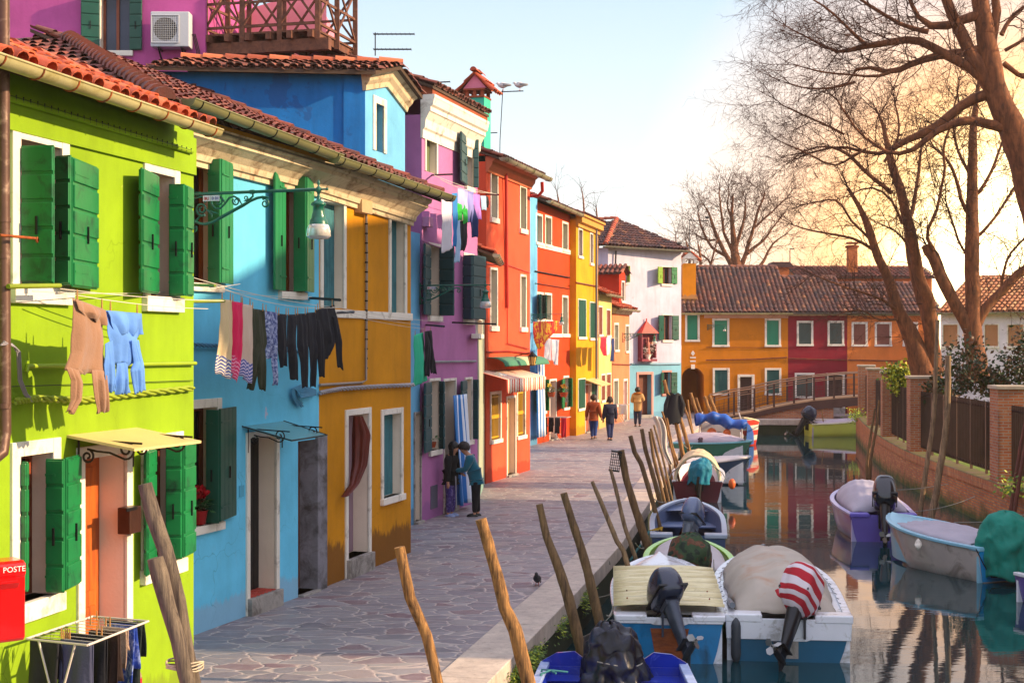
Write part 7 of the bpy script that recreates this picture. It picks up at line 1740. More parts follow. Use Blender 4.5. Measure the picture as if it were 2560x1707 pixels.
garment('towel', 'cream and lilac towel with a blue zigzag border, right of the pink one', W, o, [[(603, 759, 628, 763), (601, 860, 628, 870), (592, 934, 626, 962)]], chev('zigzag_lilac', '#b8aec8', '#3c4c90', '#c0a898'), GL, 3)
DK = mat('navy_cotton', '#0e111c', .85, .3, 4, .3, 30); OLV = mat('olive_cotton', '#2c3020', .85, .2, 3, .3, 30)
garment('trousers', 'dark olive trousers between the cream towel and the bandana print', W, o, [[(628, 771, 661, 775), (626, 860, 662, 860), (622, 910, 645, 915), (620, 970, 630, 975)], [(645, 860, 662, 860), (640, 905, 662, 905), (648, 972, 662, 978)]], OLV, GL, 3)
garment('trousers', 'blue and white patterned trousers in the middle of the line', W, o, [[(661, 777, 694, 781), (664, 860, 692, 862), (663, 896, 694, 896)], [(678, 894, 694, 896), (680, 930, 692, 930), (681, 962, 695, 963)]], mat('bandana_cotton', '#2c3c74', .85, .1, 3, .2, 30, ('#a8b0d0', .55, 22)), GL, 3)
garment('trousers', 'navy black trousers right after the patterned pair', W, o, [[(694, 784, 718, 786), (696, 860, 716, 860), (700, 918, 713, 915)]], DK, GL, 2)
garment('trousers', 'narrow black trousers, second of the dark garments', W, o, [[(718, 786, 741, 786), (716, 860, 738, 860), (722, 900, 742, 900), (730, 948, 746, 950)]], DK, GL, 2)
garment('leggings', 'long black leggings hanging lowest on the blue house line', W, o, [[(741, 784, 766, 784), (742, 860, 768, 860), (748, 900, 768, 900), (754, 970, 768, 966)]], DK, GL, 2)
garment('trousers', 'black trousers just left of the dark jacket', W, o, [[(766, 782, 791, 780), (768, 860, 792, 860), (771, 900, 790, 900), (773, 968, 790, 966)]], DK, GL, 2)
garment('jacket', 'black sports jacket with hanging sleeves at the right end of the line', W, o, [[(788, 775, 836, 762), (792, 830, 842, 812), (806, 865, 838, 845), (808, 905, 822, 885)], [(789, 800, 806, 800), (792, 870, 808, 870), (797, 940, 810, 943)], [(832, 790, 843, 790), (838, 850, 852, 850), (842, 915, 857, 925)]], DK, GL, 3)
W = YEH.W
cline('clothes lines stretched along the ochre house', [(W.px(850, 776, .9), W.px(1050, 812, 1.0), .02), (W.px(842, 768, .8), W.px(1110, 805, 1.0), .03), (W.px(880, 790, .9), W.px(1060, 822, 1.0), .02)], .004, rods=[(W.px(842, 782, .0), W.px(884, 780, 1.0), .02, mat('grey_metal', '')), (PIH.W.px(1065, 812, .0), PIH.W.px(1110, 816, 1.0), .022, IRON), (PIH.W.px(1130, 806, .05), PIH.W.px(1240, 810, 1.1), .02, IRON)])
W = Wall((-2.95, 26.9), (-1.96, 30.3))
garment('towel', 'mint green towel with a bright striped border hanging at the pale blue strip', W, .55, [[(1035, 838, 1058, 830), (1036, 900, 1062, 900), (1034, 966, 1068, 952)]], mat('mint_towel', '#28b088', .9, .08, 2, .2), None, 2)
garment('trousers', 'navy trousers hanging beside the mint green towel', W, .6, [[(1060, 828, 1078, 826), (1061, 870, 1076, 870), (1064, 940, 1071, 940)], [(1070, 828, 1080, 828), (1073, 880, 1084, 880), (1077, 932, 1089, 935)]], DK, None, 2)
W = PIH.W; GP = 'washing high up on the pink house'
cline('clothes line high up on the pink house beside the ochre roof', [(W.px(1085, 438, .8), W.px(1245, 486, 1.0), .05), (W.px(1100, 448, .9), W.px(1230, 482, 1.1), .08)], .006, rods=[(W.px(1080, 438, .0), W.px(1130, 436, .9), .02, IRON), (REH.W.px(1216, 486, .0), W.px(1246, 487, 1.2), .02, IRON)])
WSH = mat('white_cotton', '#c8c4d0', .9, .06, 2, .2); 
for nm, lb, st, m_ in (('sheet', 'long white cloth, leftmost on the pink house line', [[(1103, 490, 1130, 488), (1104, 560, 1130, 560), (1105, 634, 1131, 622)]], WSH),
    ('trousers', 'thin mid blue garment next to the long white cloth', [[(1130, 484, 1143, 482), (1130, 560, 1141, 560), (1131, 618, 1140, 616)]], mat('mid_blue_cotton', '#2c78b8', .9)),
    ('leggings', 'pale blue strip of cloth hanging lowest on the pink house', [[(1138, 530, 1149, 530), (1138, 600, 1149, 600), (1138, 657, 1149, 655)]], mat('ice_cotton', '#9ab8d8', .9)),
    ('shorts', 'green shorts on the pink house line', [[(1142, 508, 1162, 508), (1141, 530, 1167, 540)], [(1143, 530, 1156, 532), (1144, 552, 1155, 552)], [(1156, 530, 1167, 532), (1158, 560, 1168, 556)]], mat('leaf_green_cotton', '#28a03c', .9)),
    ('shirt', 'pale lilac white shirt on the pink house line', [[(1145, 470, 1168, 474), (1144, 500, 1167, 505), (1145, 525, 1166, 526)]], mat('pale_lilac_cotton', '#a8a8d8', .9)),
    ('trousers', 'black trousers bulging at the bottom under the green shorts', [[(1149, 552, 1168, 552), (1149, 590, 1169, 590), (1149, 626, 1162, 628)]], DK),
    ('shirt', 'lavender shirt in the middle of the pink house line', [[(1168, 478, 1183, 480), (1167, 510, 1181, 512), (1169, 556, 1179, 556)]], mat('lavender_cotton', '#8a88c8', .9)),
    ('trousers', 'dark blue trousers right of the lavender shirt', [[(1172, 512, 1190, 512), (1174, 550, 1194, 550), (1178, 594, 1194, 592)]], mat('deep_blue_cotton', '#14285c', .9)),
    ('shirt', 'violet pink shirt near the right of the pink house line', [[(1184, 486, 1198, 486), (1183, 520, 1200, 520), (1186, 551, 1200, 549)]], mat('violet_cotton', '#b078c8', .9)),
    ('shirt', 'small pale blue shirt near the red house', [[(1199, 490, 1213, 490), (1201, 524, 1212, 526)]], mat('ice_cotton', '')),
    ('sock', 'tiny dark garment at the right end of the pink house line', [[(1212, 492, 1221, 492), (1213, 518, 1219, 520)]], DK)):
    garment(nm, lb, W, .95, st, m_, GP, 2, .03, pegs=False)
W = Wall((.95, 53.5), (2.40, 58.3))
m, nt, b = newmat('flag_cloth'); n1 = noise(nt, coords(nt, 'Object', (1, 1, 1)), 2.6, 3, .6, 1.5); nt.links.new(ramp(nt, n1, [(.50, lin('#c81808')), (.54, lin('#e8a818'))]), b.inputs['Base Color']); b.inputs['Roughness'].default_value = .8
garment('flag', 'red flag with golden pattern hanging in front of the orange house', W, 1.0, [[(1334, 804, 1398, 802), (1334, 830, 1392, 828), (1338, 850, 1372, 846), (1344, 872, 1352, 872)]], m, None, 3, .06, 'flag', pegs=False)
for lb, st in (('white cloth hanging under the red and gold flag, left one', [[(1361, 846, 1378, 846), (1362, 898, 1378, 902)]]), ('white shirt hanging right of the white cloth under the flag', [[(1379, 848, 1397, 850), (1380, 900, 1388, 913)], [(1388, 848, 1397, 850), (1387, 912, 1393, 912)]])): garment('laundry', lb, W, .9, st, WSH, None, 2, .03, pegs=False)
W = Wall((3.80, 62.4), (4.62, 65.9))
for lb, st, m_ in (('crimson garment on the line of the cream house', [[(1501, 841, 1516, 841), (1500, 870, 1514, 868), (1508, 888, 1516, 890)]], mat('crimson_cotton', '#b01430', .9)), ('pale garment in the middle of the cream house line', [[(1516, 843, 1527, 843), (1517, 888, 1524, 886)]], WSH), ('blue and green garment at the right of the cream house line', [[(1528, 846, 1535, 846), (1527, 902, 1534, 904)]], mat('deep_blue_cotton', ''))): garment('laundry', lb, W, .9, st, m_, None, 2, .03, pegs=False)
cline('clothes line across the cream house', [(W.px(1494, 841, .9), W.px(1545, 846, .9), .01)], .01)

# ================================================================== drying racks
WH_ = mat('rack_white', '#c9c0b8', .4, .05); 
def rack(label, A, B, C, D, z, items, legs=True, n=9):
    T = thing('drying_rack', label, 'drying rack', ((A+C)/2-V((0, 0, z))), 'folding drying racks'); mb = MB()
    for a, b in ((A, B), (B, C), (C, D), (D, A)): mb.tube([a, b], .011, 6)
    mb.build('frame', WH_, T); mb = MB()
    for i in range(1, n): mb.tube([A.lerp(D, i/n), B.lerp(C, i/n)], .004, 4)
    mb.build('wires', WH_, T)
    dn = V((0, 0, -z))
    for a, b in ((A, B), (D, C)):
        for (p, q) in ((a.lerp(b, .2), b.lerp(a, .15)), (b.lerp(a, .2), a.lerp(b, .15))): lm = MB(); lm.tube([p, q+dn], .011, 6); lm.build('leg', WH_, T)
    return T
z = 1.3; A, B, C, D = G(66, 1596, z), G(219, 1612, z), G(371, 1552, z), G(232, 1540, z)
rack('white drying rack with dark washing in front of the lime green house', A, B, C, D, z, [])
def hang(name, label, a, b, drop, m, group=None, taper=.0, seed=0, strips=None, zoff=0):
    """cloth hanging over a wire between points a and b"""
    rn = random.Random(seed); ph = rn.uniform(0, 6); mb = MB(); t = (b-a).normalized(); nn = V((t.y, -t.x, 0)).normalized(); L = (b-a).length
    parts = strips or [(0, 1, drop)]
    for si, (f0, f1, dr) in enumerate(parts):
        for sg, ln in ((1, dr), (-1, dr*.55)):
            mb.grid(lambda i, j: a+t*L*(f0+(f1-f0)*(i*(1-taper*j)+taper*j*.5))+nn*sg*(.012+.03*j+.018*math.sin(i*9+ph+j*2+si)*j*2)+V((0, 0, zoff-ln*j+.01*math.sin(i*8+ph)*j)), 14, 8)
    return mb.build(name, m, org=(a+b)/2, solid=.008, props=(label, 'laundry', group))
rnd.seed(77); w1 = lambda f, g0=.08, g1=.92: (A.lerp(D, f).lerp(B.lerp(C, f), g0), A.lerp(D, f).lerp(B.lerp(C, f), g1))
GK = 'washing on the rack by the lime green house'; BRK_ = mat('dark_brown_cotton', '#2c1c18', .9, .2, 3, .3)
for i, (f, g0, g1, lb, m_, dr, st) in enumerate([(.05, .02, .5, 'dark grey garment at the near left corner of the rack', mat('charcoal_cotton', '#24242c', .9, .2, 3, .3), .62, None), (.12, .45, .95, 'grey blue cloth on the near side of the rack', mat('grey_blue_cotton', '#484c68', .9, .1, 3, .3), .7, None), (.34, .3, .95, 'black trousers in the front middle of the rack', DK, .75, [(0, .48, .8), (.52, 1, .78)]), (.5, .5, 1, 'dark brown trousers in the middle of the rack', BRK_, .8, [(0, .45, .8), (.5, 1, .8)]), (.66, .55, .98, 'beige lace top hanging on the rack', mat('beige_lace', '#a08878', .9, .2, 18, .6, 60), .36, None), (.80, .5, .98, 'blue patterned cloth hanging on the rack', mat('blue_patterned_cotton', '#2040a0', .9, .2, 3, .3, 30, ('#a8b8e0', .4, 12)), .72, None), (.93, .35, .98, 'dark green black shirt at the right corner of the rack', mat('green_black_cotton', '#1c2826', .9, .15, 3, .3), .58, None)]):
    a, b = w1(f, g0, g1); hang('laundry', lb, a, b, dr, m_, GK, seed=i, strips=st)
for k in range(12):
    a, b = w1(rnd.uniform(.1, .95)); p = a.lerp(b, rnd.uniform(.05, .95)); pm = MB(); pm.box(p+V((0, 0, .03)), (.012, .016, .09), taper=.6)
    pm.build('clothes_peg', mat('peg_orange', '#c8501c', .6), bpy.data.objects['drying_rack'])
def rackat(label, px, py, w, dd, z, group, cols, seed):
    c = G(px, py); ux = V((.95, -.25, 0)); uy = V((.25, .95, 0)); U = V((0, 0, z)); A, B, C, D = c-ux*w/2-uy*dd/2+U, c+ux*w/2-uy*dd/2+U, c+ux*w/2+uy*dd/2+U, c-ux*w/2+uy*dd/2+U
    rack(label, A, B, C, D, z, [])
    n = len(cols)
    for i, (lb, m_, dr) in enumerate(cols): hang('laundry', lb, A.lerp(B, i/n+.02)-uy*.0, A.lerp(B, (i+.9)/n), dr, m_, group, seed=seed+i)
rackat('drying rack with mixed washing in front of the orange house', 1383, 1104, 1.25, .7, .95, 'x', [('grey trousers on the rack by the orange house', mat('warm_grey_cotton', '#5c4e4c', .9), .62), ('second grey garment on the rack by the orange house', mat('warm_grey_cotton', ''), .66), ('dark navy garment on the rack by the orange house', DK, .55), ('charcoal trousers on the rack by the orange house', mat('charcoal_cotton', ''), .6), ('bright red cloth on the rack by the orange house', mat('crimson_cotton', ''), .75)], 3)
rackat('pale drying rack in front of the salmon house', 1548, 1062, .9, .5, .95, 'y', [('pale pink cloth on the rack by the salmon house', mat('pale_pink_cotton', '#c8a0a0', .9), .5), ('white cloth on the rack by the salmon house', WSH, .45)], 9)

# ================================================================== small street things
# red letter box
RB = mat('post_red', '#c80c10', .22, .06, 2, 0, coat=.5)
T = thing('post_box', 'red wall post box at the bottom left edge of the view', 'post box', P(0, 1600, 10.6)); ya = R(38); ux = V((math.cos(ya), math.sin(ya), 0)); uy = V((-math.sin(ya), math.cos(ya), 0)); c = P(67, 1500, 10.6)-ux*.24+uy*.12; hh = .60; uz = V((0, 0, 1))
mb = MB(); wd_, dp = .46, .24
prof = [(-dp/2, -hh/2+.03), (-dp/2+.03, -hh/2), (dp/2, -hh/2), (dp/2, hh/2), (-dp/2+.03, hh/2), (-dp/2-.02, hh/2-.02), (-dp/2-.02, hh/2-.1), (-dp/2, hh/2-.12)]
mb.prism([c-ux*wd_/2+uy*y+uz*z for y, z in prof], ux*wd_); mb.build('body', RB, T, bevel=.012, fixn=True)
mb = MB(); f0 = c-uy*(dp/2+.003); mb.hexa([f0+ux*x+uz*z-uy*q for x, z, q in ((-.14, .1, 0), (.17, .1, 0), (.17, .1, .001), (-.14, .1, .001), (-.14, .16, .0), (.17, .16, .0), (.17, .15, .05), (-.14, .15, .05))]); mb.build('slot_hood', RB, T)
textobj('POSTE', .058, f0+ux*.055-uy*.02+uz*.225, ux, uz, mat('white_letters', '#e0d8d8', .5), T)
# bottle
T = thing('bottle', 'clear bottle with a red label under the drying rack', 'bottle', G(343, 1740)); c = P(343, 1735, 14.5); s_ = F/14.5
mb = MB(); mb.lathe([(0, 0), (.045, .005), (.048, .12), (.045, .2), (.02, .26), (.016, .3), (0, .3)], c, n=14); m, nt, b = newmat('bottle_plastic'); b.inputs['Base Color'].default_value = (.5, .3, .25, 1); b.inputs['Roughness'].default_value = .1; b.inputs['Alpha'].default_value = .55; mb.build('body', m, T)
mb = MB(); mb.lathe([(.049, .08), (.049, .17)], c, n=14); mb.build('label', mat('crimson_cotton', ''), T)
# flowers
def plantpot(name, label, c, w, h, nf, fcol, pot='#b0502c', leaf=60, seed=1, sc=1.0, cat='potted plant', hanging=False):
    rn = random.Random(seed); T = thing(name, label, cat, c); mb = MB(); mb.lathe([(0, 0), (w*.32, 0), (w*.45, h*.38), (w*.5, h*.4), (w*.42, h*.4)], c, n=12); mb.build('pot', mat('pot_'+pot[1:], pot, .7), T)
    mb = MB()
    for k in range(leaf):
        a = rn.uniform(0, 6.28); r = rn.uniform(.1, .6)*w; p = V(c)+V((math.cos(a)*r, math.sin(a)*r, h*.4+rn.uniform(0, .32)*h)); d1 = V((math.cos(a), math.sin(a), rn.uniform(-.4, .6))).normalized()*.05*sc; d2 = V((-math.sin(a), math.cos(a), rn.uniform(-.3, .3)))*.035*sc
        mb.add([p, p+d1+d2, p+d1*2.2, p+d1-d2], [(0, 1, 2, 3)])
    mb.build('leaves', mat('plant_leaves', '#2c5a2c', .6, .3, 8), T); mb = MB()
    for k in range(nf):
        a = rn.uniform(0, 6.28); r = rn.uniform(0, .5)*w; p = V(c)+V((math.cos(a)*r, math.sin(a)*r, h*rn.uniform(.68, 1.0)))
        for q in range(4): b_ = rn.uniform(0, 6.28); d1 = V((math.cos(b_)*.03, math.sin(b_)*.03, .045))*sc; d2 = V((-math.sin(b_)*.03, math.cos(b_)*.03, 0))*sc; mb.add([p, p+d1+d2, p+d1*1.6, p+d1-d2], [(0, 1, 2, 3)])
    mb.build('flowers', mat('petals_'+fcol[1:], fcol, .6, .15, 8), T)
W = BLH.W; plantpot('potted_cyclamen', 'red cyclamen in a red pot on the sill of the near blue house', W.px(497, 1310, -.02), .26, .46, 26, '#b80820', '#a01018', 90, 2)
plantpot('flower_pot', 'terracotta pot with dry stems on the pink house window sill', PIH.W.px(1081, 1118, -.02), .2, .3, 0, '#b80820', '#b0502c', 14, 3)
OW = Wall((.95, 53.5), (2.40, 58.3))
plantpot('flower_pot', 'pink flowers on the window sill beside the drying rack', OW.px(1352, 1024, .05), .25, .6, 14, '#d82c88', leaf=20, seed=4)
plantpot('hanging_plant', 'yellow green hanging plant at the orange house, left one', OW.px(1378, 992, .5), .35, .45, 10, '#c8a818', leaf=50, seed=5)
plantpot('hanging_plant', 'yellow green hanging plant at the orange house, right one', OW.px(1409, 992, .5), .38, .45, 12, '#c88a18', leaf=50, seed=6)
plantpot('flower_pot', 'orange potted plant on the orange house sill', OW.px(1412, 1018, .05), .2, .5, 10, '#d8642c', leaf=14, seed=7)
# antennas and birds
AN = mat('antenna_metal', '#2c2e34', .5, metal=.5)
def antenna(label, mast, bars, d, r=.014):
    b = P(*mast[-1], d); mb = MB(); mb.tube([P(x, y, d) for x, y in mast], r, 5)
    for a, c in bars:
        A_, C_2 = P(*a, d), P(*c, d); mb.tube([A_, C_2], r*1.2, 5); n = max(2, int((C_2-A_).length/.09))
        for i in range(n+1): q = A_.lerp(C_2, i/n); mb.tube([q-V((0, .12, 0)), q+V((0, .12, 0))], r*.5, 3)
    return mb.build('tv_antenna', AN, org=b, props=(label, 'antenna', 'television antennas on the roofs'))
antenna('television antenna with two arms above the blue upper storey', [(938, 82), (938, 140)], [((934, 86), (1036, 86)), ((934, 124), (1028, 124))], 31)
antenna('leaning television antenna mast carrying two gulls', [(1257, 224), (1250, 350), (1249, 420)], [((1254, 230), (1308, 228))], 44)
antenna('short antenna arm behind the pink house roof', [(1100, 205), (1100, 240)], [((1100, 206), (1125, 205))], 36)
antenna('short antenna arm behind the turquoise chimney', [(1224, 332), (1224, 372)], [((1222, 333), (1243, 332))], 44)
antenna('tall thin antenna mast over the orange end chimney', [(1724, 549), (1724, 668)], [((1722, 551), (1772, 552))], 80, .02)
antenna('antenna mast behind the dark crimson house', [(1975, 620), (1975, 710)], [((1975, 622), (1985, 622))], 84, .025)
def bird(name, label, p, L, yaw, body, wing, head, group=None, stand=True, up=0):
    rn = random; T = thing(name, label, name, p, group); c = V(p)+V((0, 0, L*.42)); y = V((math.cos(yaw), math.sin(yaw), up)).normalized(); mb = MB()
    mb.lathe([(0, -.62*L), (.07*L, -.5*L), (.10*L, -.3*L), (.20*L, -.1*L), (.23*L, .08*L), (.17*L, .24*L), (.10*L, .33*L), (.09*L, .38*L)], c, y, 14)
    hp = c+y*.40*L+V((0, 0, .14*L)); mb.tube([c+y*.22*L, c+y*.34*L+V((0, 0, .08*L)), hp], [.15*L, .11*L, .09*L], 10); mb.ball(hp, .10*L, 10)
    mb.build('body', body, T); mb = MB(); mb.lathe([(.03*L, 0), (0, .11*L)], hp+y*.08*L, (y-V((0, 0, .2))).normalized(), 6)
    sd = y.cross(V((0, 0, 1)))
    for q in (-1, 1): mb.ball(hp+sd*q*.085*L+y*.03*L, .018*L, 5)
    mb.build('beak', mat('beak', '#4a3a2c', .5), T); mb = MB()
    for q in (-1, 1): mb.grid(lambda i, j: c+y*(.2-.8*i)*L+sd*q*(.21*L*math.sin(math.pi*(.15+i*.8))**.6+.01)+V((0, 0, (.12-.22*j)*L*(1-i*.6)+.02*L)), 8, 4)
    mb.build('wing', wing, T, solid=.01*L)
    mb = MB()
    for q in (-1, 1): f = V(p)+sd*q*.09*L; mb.tube([c+sd*q*.09*L-V((0, 0, .15*L)), f+V((0, 0, .01))], .02*L, 5); [mb.tube([f+V((0, 0, .012)), f+(y*math.cos(a)+sd*math.sin(a))*.09*L+V((0, 0, .006))], .01*L, 4) for a in (-.5, 0, .5)]
    mb.build('leg', mat('bird_leg', '#b0503c', .6), T)
bird('pigeon', 'dark grey pigeon standing on the pavement near the quay edge', G(1343, 1464), .27, R(-100), mat('pigeon_grey', '#22262e', .6, .3, 20), mat('pigeon_wing', '#343a44', .6, .2, 10), None, up=.6)
GU, GW = mat('gull_white', '#c8c4c4', .7), mat('gull_grey', '#8a8c94', .7)
bird('gull', 'gull perched at the left end of the leaning antenna', P(1258, 228, 44), .42, R(180), GU, GW, None, 'gulls on the antenna')
bird('gull', 'gull perched at the right end of the leaning antenna', P(1300, 227, 44), .42, R(180), GU, GW, None, 'gulls on the antenna')
PD_ = mat('pigeon_grey', '')
bird('pigeon', 'pigeon on the ridge corner of the white house roof', P(1698, 615, 73), .32, R(20), PD_, PD_, None)
bird('pigeon', 'left pigeon on top of the orange end chimney', P(1718, 643, 76.9), .32, R(150), PD_, PD_, None); bird('pigeon', 'right pigeon on top of the orange end chimney', P(1729, 643, 76.9), .32, R(30), PD_, PD_, None)
bird('pigeon', 'pigeon on the tall thin antenna over the end row', P(1768, 550, 80), .32, R(200), PD_, PD_, None)
# ================================================================== people
SKIN = mat('skin', '#b98468', .6, .06, 4, .05)
def skinmesh(name, chains, m, parent, root=0, sub=2):
    """chains: list of lists of (point, radius); points closer than 1 mm are shared"""
    bm = bmesh.new(); lay = bm.verts.layers.skin.verify(); vs = []; o0 = ORG[parent.name]
    def get(p, r):
        for v, q in vs:
            if (q-p).length < .001: return v
        v = bm.verts.new(p-o0); v[lay].radius = (r, r) if not isinstance(r, tuple) else r; vs.append((v, V(p))); return v
    first = None
    for ch in chains:
        prev = None
        for p, r in ch:
            v = get(V(p), r); first = first or v
            if prev is not None and prev is not v and not bm.edges.get((prev, v)): bm.edges.new((prev, v))
            prev = v
    first[lay].use_root = True
    me = bpy.data.meshes.new(name); bm.to_mesh(me); bm.free(); me.materials.append(m)
    o = bpy.data.objects.new(name, me); COL.objects.link(o); o.parent = parent; ORG[o.name] = o0
    s = o.modifiers.new('skin', 'SKIN'); s.use_smooth_shade = True; ss = o.modifiers.new('sub', 'SUBSURF'); ss.levels = sub; ss.render_levels = sub
    return o
def person(label, loc, yaw, H, pose, top, legs, shoe, hair, hairlen=0, coat=0, hood=None, group=None):
    """yaw: facing direction (radians, 0 = +x). pose: dict of joint offsets in the body frame (forward, left, up) times H"""
    T = thing('person', label, 'person', loc, group); f = V((math.cos(yaw), math.sin(yaw), 0)); l = V((-f.y, f.x, 0))
    lean = pose.get('lean', 0); hip = pose.get('hip', .52)
    def B(x, y, z): return V(loc)+(f*x+l*y+V((0, 0, z)))*H
    def up(x, y, z):   # upper body point with lean about the hips
        dz = z-hip; return B(x+math.sin(lean)*dz+pose.get('hx', 0), y, hip+math.cos(lean)*dz-abs(x)*0)
    pel = B(pose.get('hx', 0), 0, hip); ch = [(pel, .058*H), (up(0, 0, .62), .055*H), (up(0, 0, .72), .060*H), (up(0, 0, .79), .055*H), (up(.005, 0, .835), .032*H)]
    hb_ = pose.get('headf', .0); neck = up(.012+hb_, 0, .868); head = [(ch[-1][0], .032*H), (neck, .034*H), (up(.02+hb_, 0, .905), .052*H), (up(.018+hb_, 0, .945), .058*H), (up(.008+hb_, 0, .975), .042*H)]
    chains = [ch, head]; nose = up(.018+hb_+.062, 0, .912); chains.append([(head[2][0], .052*H), (up(.018+hb_+.05, 0, .915), .013*H), (nose, .009*H)])
    A = {}; Lg = {}
    for sg, sd in ((1, 'L'), (-1, 'R')):
        sh = up(0, .105*sg, .795); el = pose.get('el'+sd, (.0, .14, .62)); wr = pose.get('wr'+sd, (.02, .15, .47))
        elp = up(el[0], el[1]*sg, el[2]); wrp = up(wr[0], wr[1]*sg, wr[2]); hd = (wrp-elp).normalized(); hand = wrp+hd*.045*H
        A[sd] = [(sh, .045*H), (elp, .030*H), (wrp, .021*H)]
        chains.append([(ch[3][0], .055*H)]+A[sd]+[(hand, .022*H)])
        sdv = hd.cross(V((0, 0, 1))); sdv = sdv.normalized() if sdv.length > .1 else f
        for q in range(4):
            b0 = hand+sdv*(q-1.5)*.010*H; ln = (.030, .036, .034, .026)[q]*H; cu = hd.cross(sdv)*(.008*H)*sg
            chains.append([(hand, .022*H), (b0+hd*ln*.5, .0055*H), (b0+hd*ln+cu, .0045*H)])
        chains.append([(wrp+hd*.018*H, .02*H), (wrp+hd*.03*H+sdv*.022*H, .0065*H), (wrp+hd*.05*H+sdv*.028*H, .005*H)])
        chains[-1].insert(0, (wrp, .021*H))
        kn = pose.get('kn'+sd, (.01, .055, .28)); an = pose.get('an'+sd, (-.01, .055, .045)); hp = B(pose.get('hx', 0), .05*sg, hip-.03)
        knp, anp = B(kn[0], kn[1]*sg, kn[2]), B(an[0], an[1]*sg, an[2]); Lg[sd] = [(hp, .062*H), (knp, .042*H), (anp, .026*H)]
        toe = anp+f*.085*H-V((0, 0, .028*H)); chains.append([(pel, .058*H)]+[(p, r*.82) for p, r in Lg[sd]]+[(anp-V((0, 0, .018*H)), .024*H), (toe, .02*H)])
    skinmesh('body', chains, SKIN, T)
    g = 1.18; E = coat
    skinmesh('trousers', [[(up(0, 0, hip+.05), .088*H), (pel, .096*H)]+[(p, r*g+.006) for p, r in Lg[sd]] for sd in 'LR'], legs, T)
    tp = [(pel-V((0, 0, .02*H+.10*H*E)), .094*H*(1+.15*E)), (up(0, 0, hip+.01), .097*H*(1+.12*E)), (ch[1][0], .088*H*(1+.12*E)), (ch[2][0], .098*H*(1+.12*E)), (ch[3][0], .083*H*(1+.1*E)), (up(.005, 0, .828), .045*H)]
    skinmesh('top', [tp[1:]]+([[tp[1], tp[0]]])+[[(ch[3][0], .083*H)]+[(p, r*1.3+.008*(1+E)) for p, r in A[sd]] for sd in 'LR'], top, T)
    for sd in 'LR':
        anp = Lg[sd][2][0]; mb = MB(); o_ = anp-V((0, 0, .028*H))
        def sh_(i, j): a = i*2*math.pi; b = j*math.pi/2; return o_+f*(.03*H+math.cos(a)*math.cos(b)*.078*H)+l*math.sin(a)*math.cos(b)*(.033*H)+V((0, 0, math.sin(b)*.042*H-.014*H))
        mb.grid(sh_, 16, 6); mb.add([o_+f*(.03*H+math.cos(a)*.078*H)+l*math.sin(a)*.033*H-V((0, 0, .014*H)) for a in [k*math.pi/8 for k in range(16)]], [tuple(range(16))[::-1]]); mb.build('shoe', shoe, T)
    # face: eyes, mouth
    hc = up(.018+hb_, 0, .932); ud_ = (up(0, 0, 1)-up(0, 0, .9)).normalized(); fd = (f-ud_*f.dot(ud_)).normalized(); mb = MB()
    for q in (-1, 1): mb.ball(hc+fd*.050*H+l*q*.020*H-ud_*.004*H, .0065*H, 6)
    mb.build('eyes', mat('eye_dark', '#1a1210', .3), T); mb = MB(); mb.tube([hc+fd*.052*H-ud_*.040*H-l*.013*H, hc+fd*.056*H-ud_*.041*H, hc+fd*.052*H-ud_*.040*H+l*.013*H], .004*H, 5); mb.build('mouth', mat('lips', '#8a3c34', .5), T)
    mb = MB()
    for q in (-1, 1): mb.ball(hc+l*q*.058*H-ud_*.008*H, .013*H, 6)
    mb.build('ears', SKIN, T)
    # hair
    mb = MB(); rn = random.Random(len(label))
    def hr(i, j):
        a = (i-.5)*2*math.pi; b = math.pi/2-j*math.pi*(.50+.22*(1-math.cos(a))/2*1.3); k = .074*H*(1+.05*math.sin(a*5+j*6)); 
        return hc+ud_*(.012*H+math.sin(b)*k*1.04)-fd*(math.cos(a+math.pi)*math.cos(b)*k*1.02+.010*H)+l*math.sin(a)*math.cos(b)*k*.95
    mb.grid(hr, 24, 12)
    if hairlen:
        def lg(i, j):
            a = (i-.5)*2*math.pi*.62; r = .070*H*(1+.25*j+.06*math.sin(a*7+j*4)); return hc-fd*(math.cos(a)*r*(.9-.1*j))+l*math.sin(a)*r*1.0-V((0, 0, 1))*hairlen*H*j+V((0, 0, .012*H))
        mb.grid(lg, 20, 10)
    mb.build('hair', hair, T, solid=.008)
    if hood:
        mb = MB()
        def hd_(i, j): a = i*2*math.pi; b = j*2*math.pi; return up(-.01, 0, .845)+(f*math.cos(a)*1.0+l*math.sin(a)*1.15)*(.072*H+.028*H*math.cos(b))+V((0, 0, 1))*(.03*H*math.sin(b)-.012*H*math.cos(a))
        mb.grid(hd_, 24, 10); mb.build('hood', hood, T)
    return T
BLK = mat('black_hair', '#0c0a0a', .5, .3, 20); BRH = mat('brown_hair', '#2c1c14', .6, .3, 20); GYH = mat('dark_grey_hair', '#26201e', .6, .3, 20)
D1 = G(1128, 1278); D1.z = .14
person('young woman in black with long dark hair standing in the pink house doorway', G(1127, 1290)+V((0, 0, .0)), R(-25), 1.62, dict(headf=.02, elL=(.03, .13, .62), wrL=(.14, .06, .58), elR=(.02, .13, .62), wrR=(.03, .14, .47), lean=.04), mat('black_knit', '#101014', .9, .2, 6), mat('purple_pattern', '#3c2c6c', .9, .2, 6, .2, 30, ('#8a7ab0', .4, 14)), mat('pale_shoe', '#8a9ac0', .6), BLK, .17)
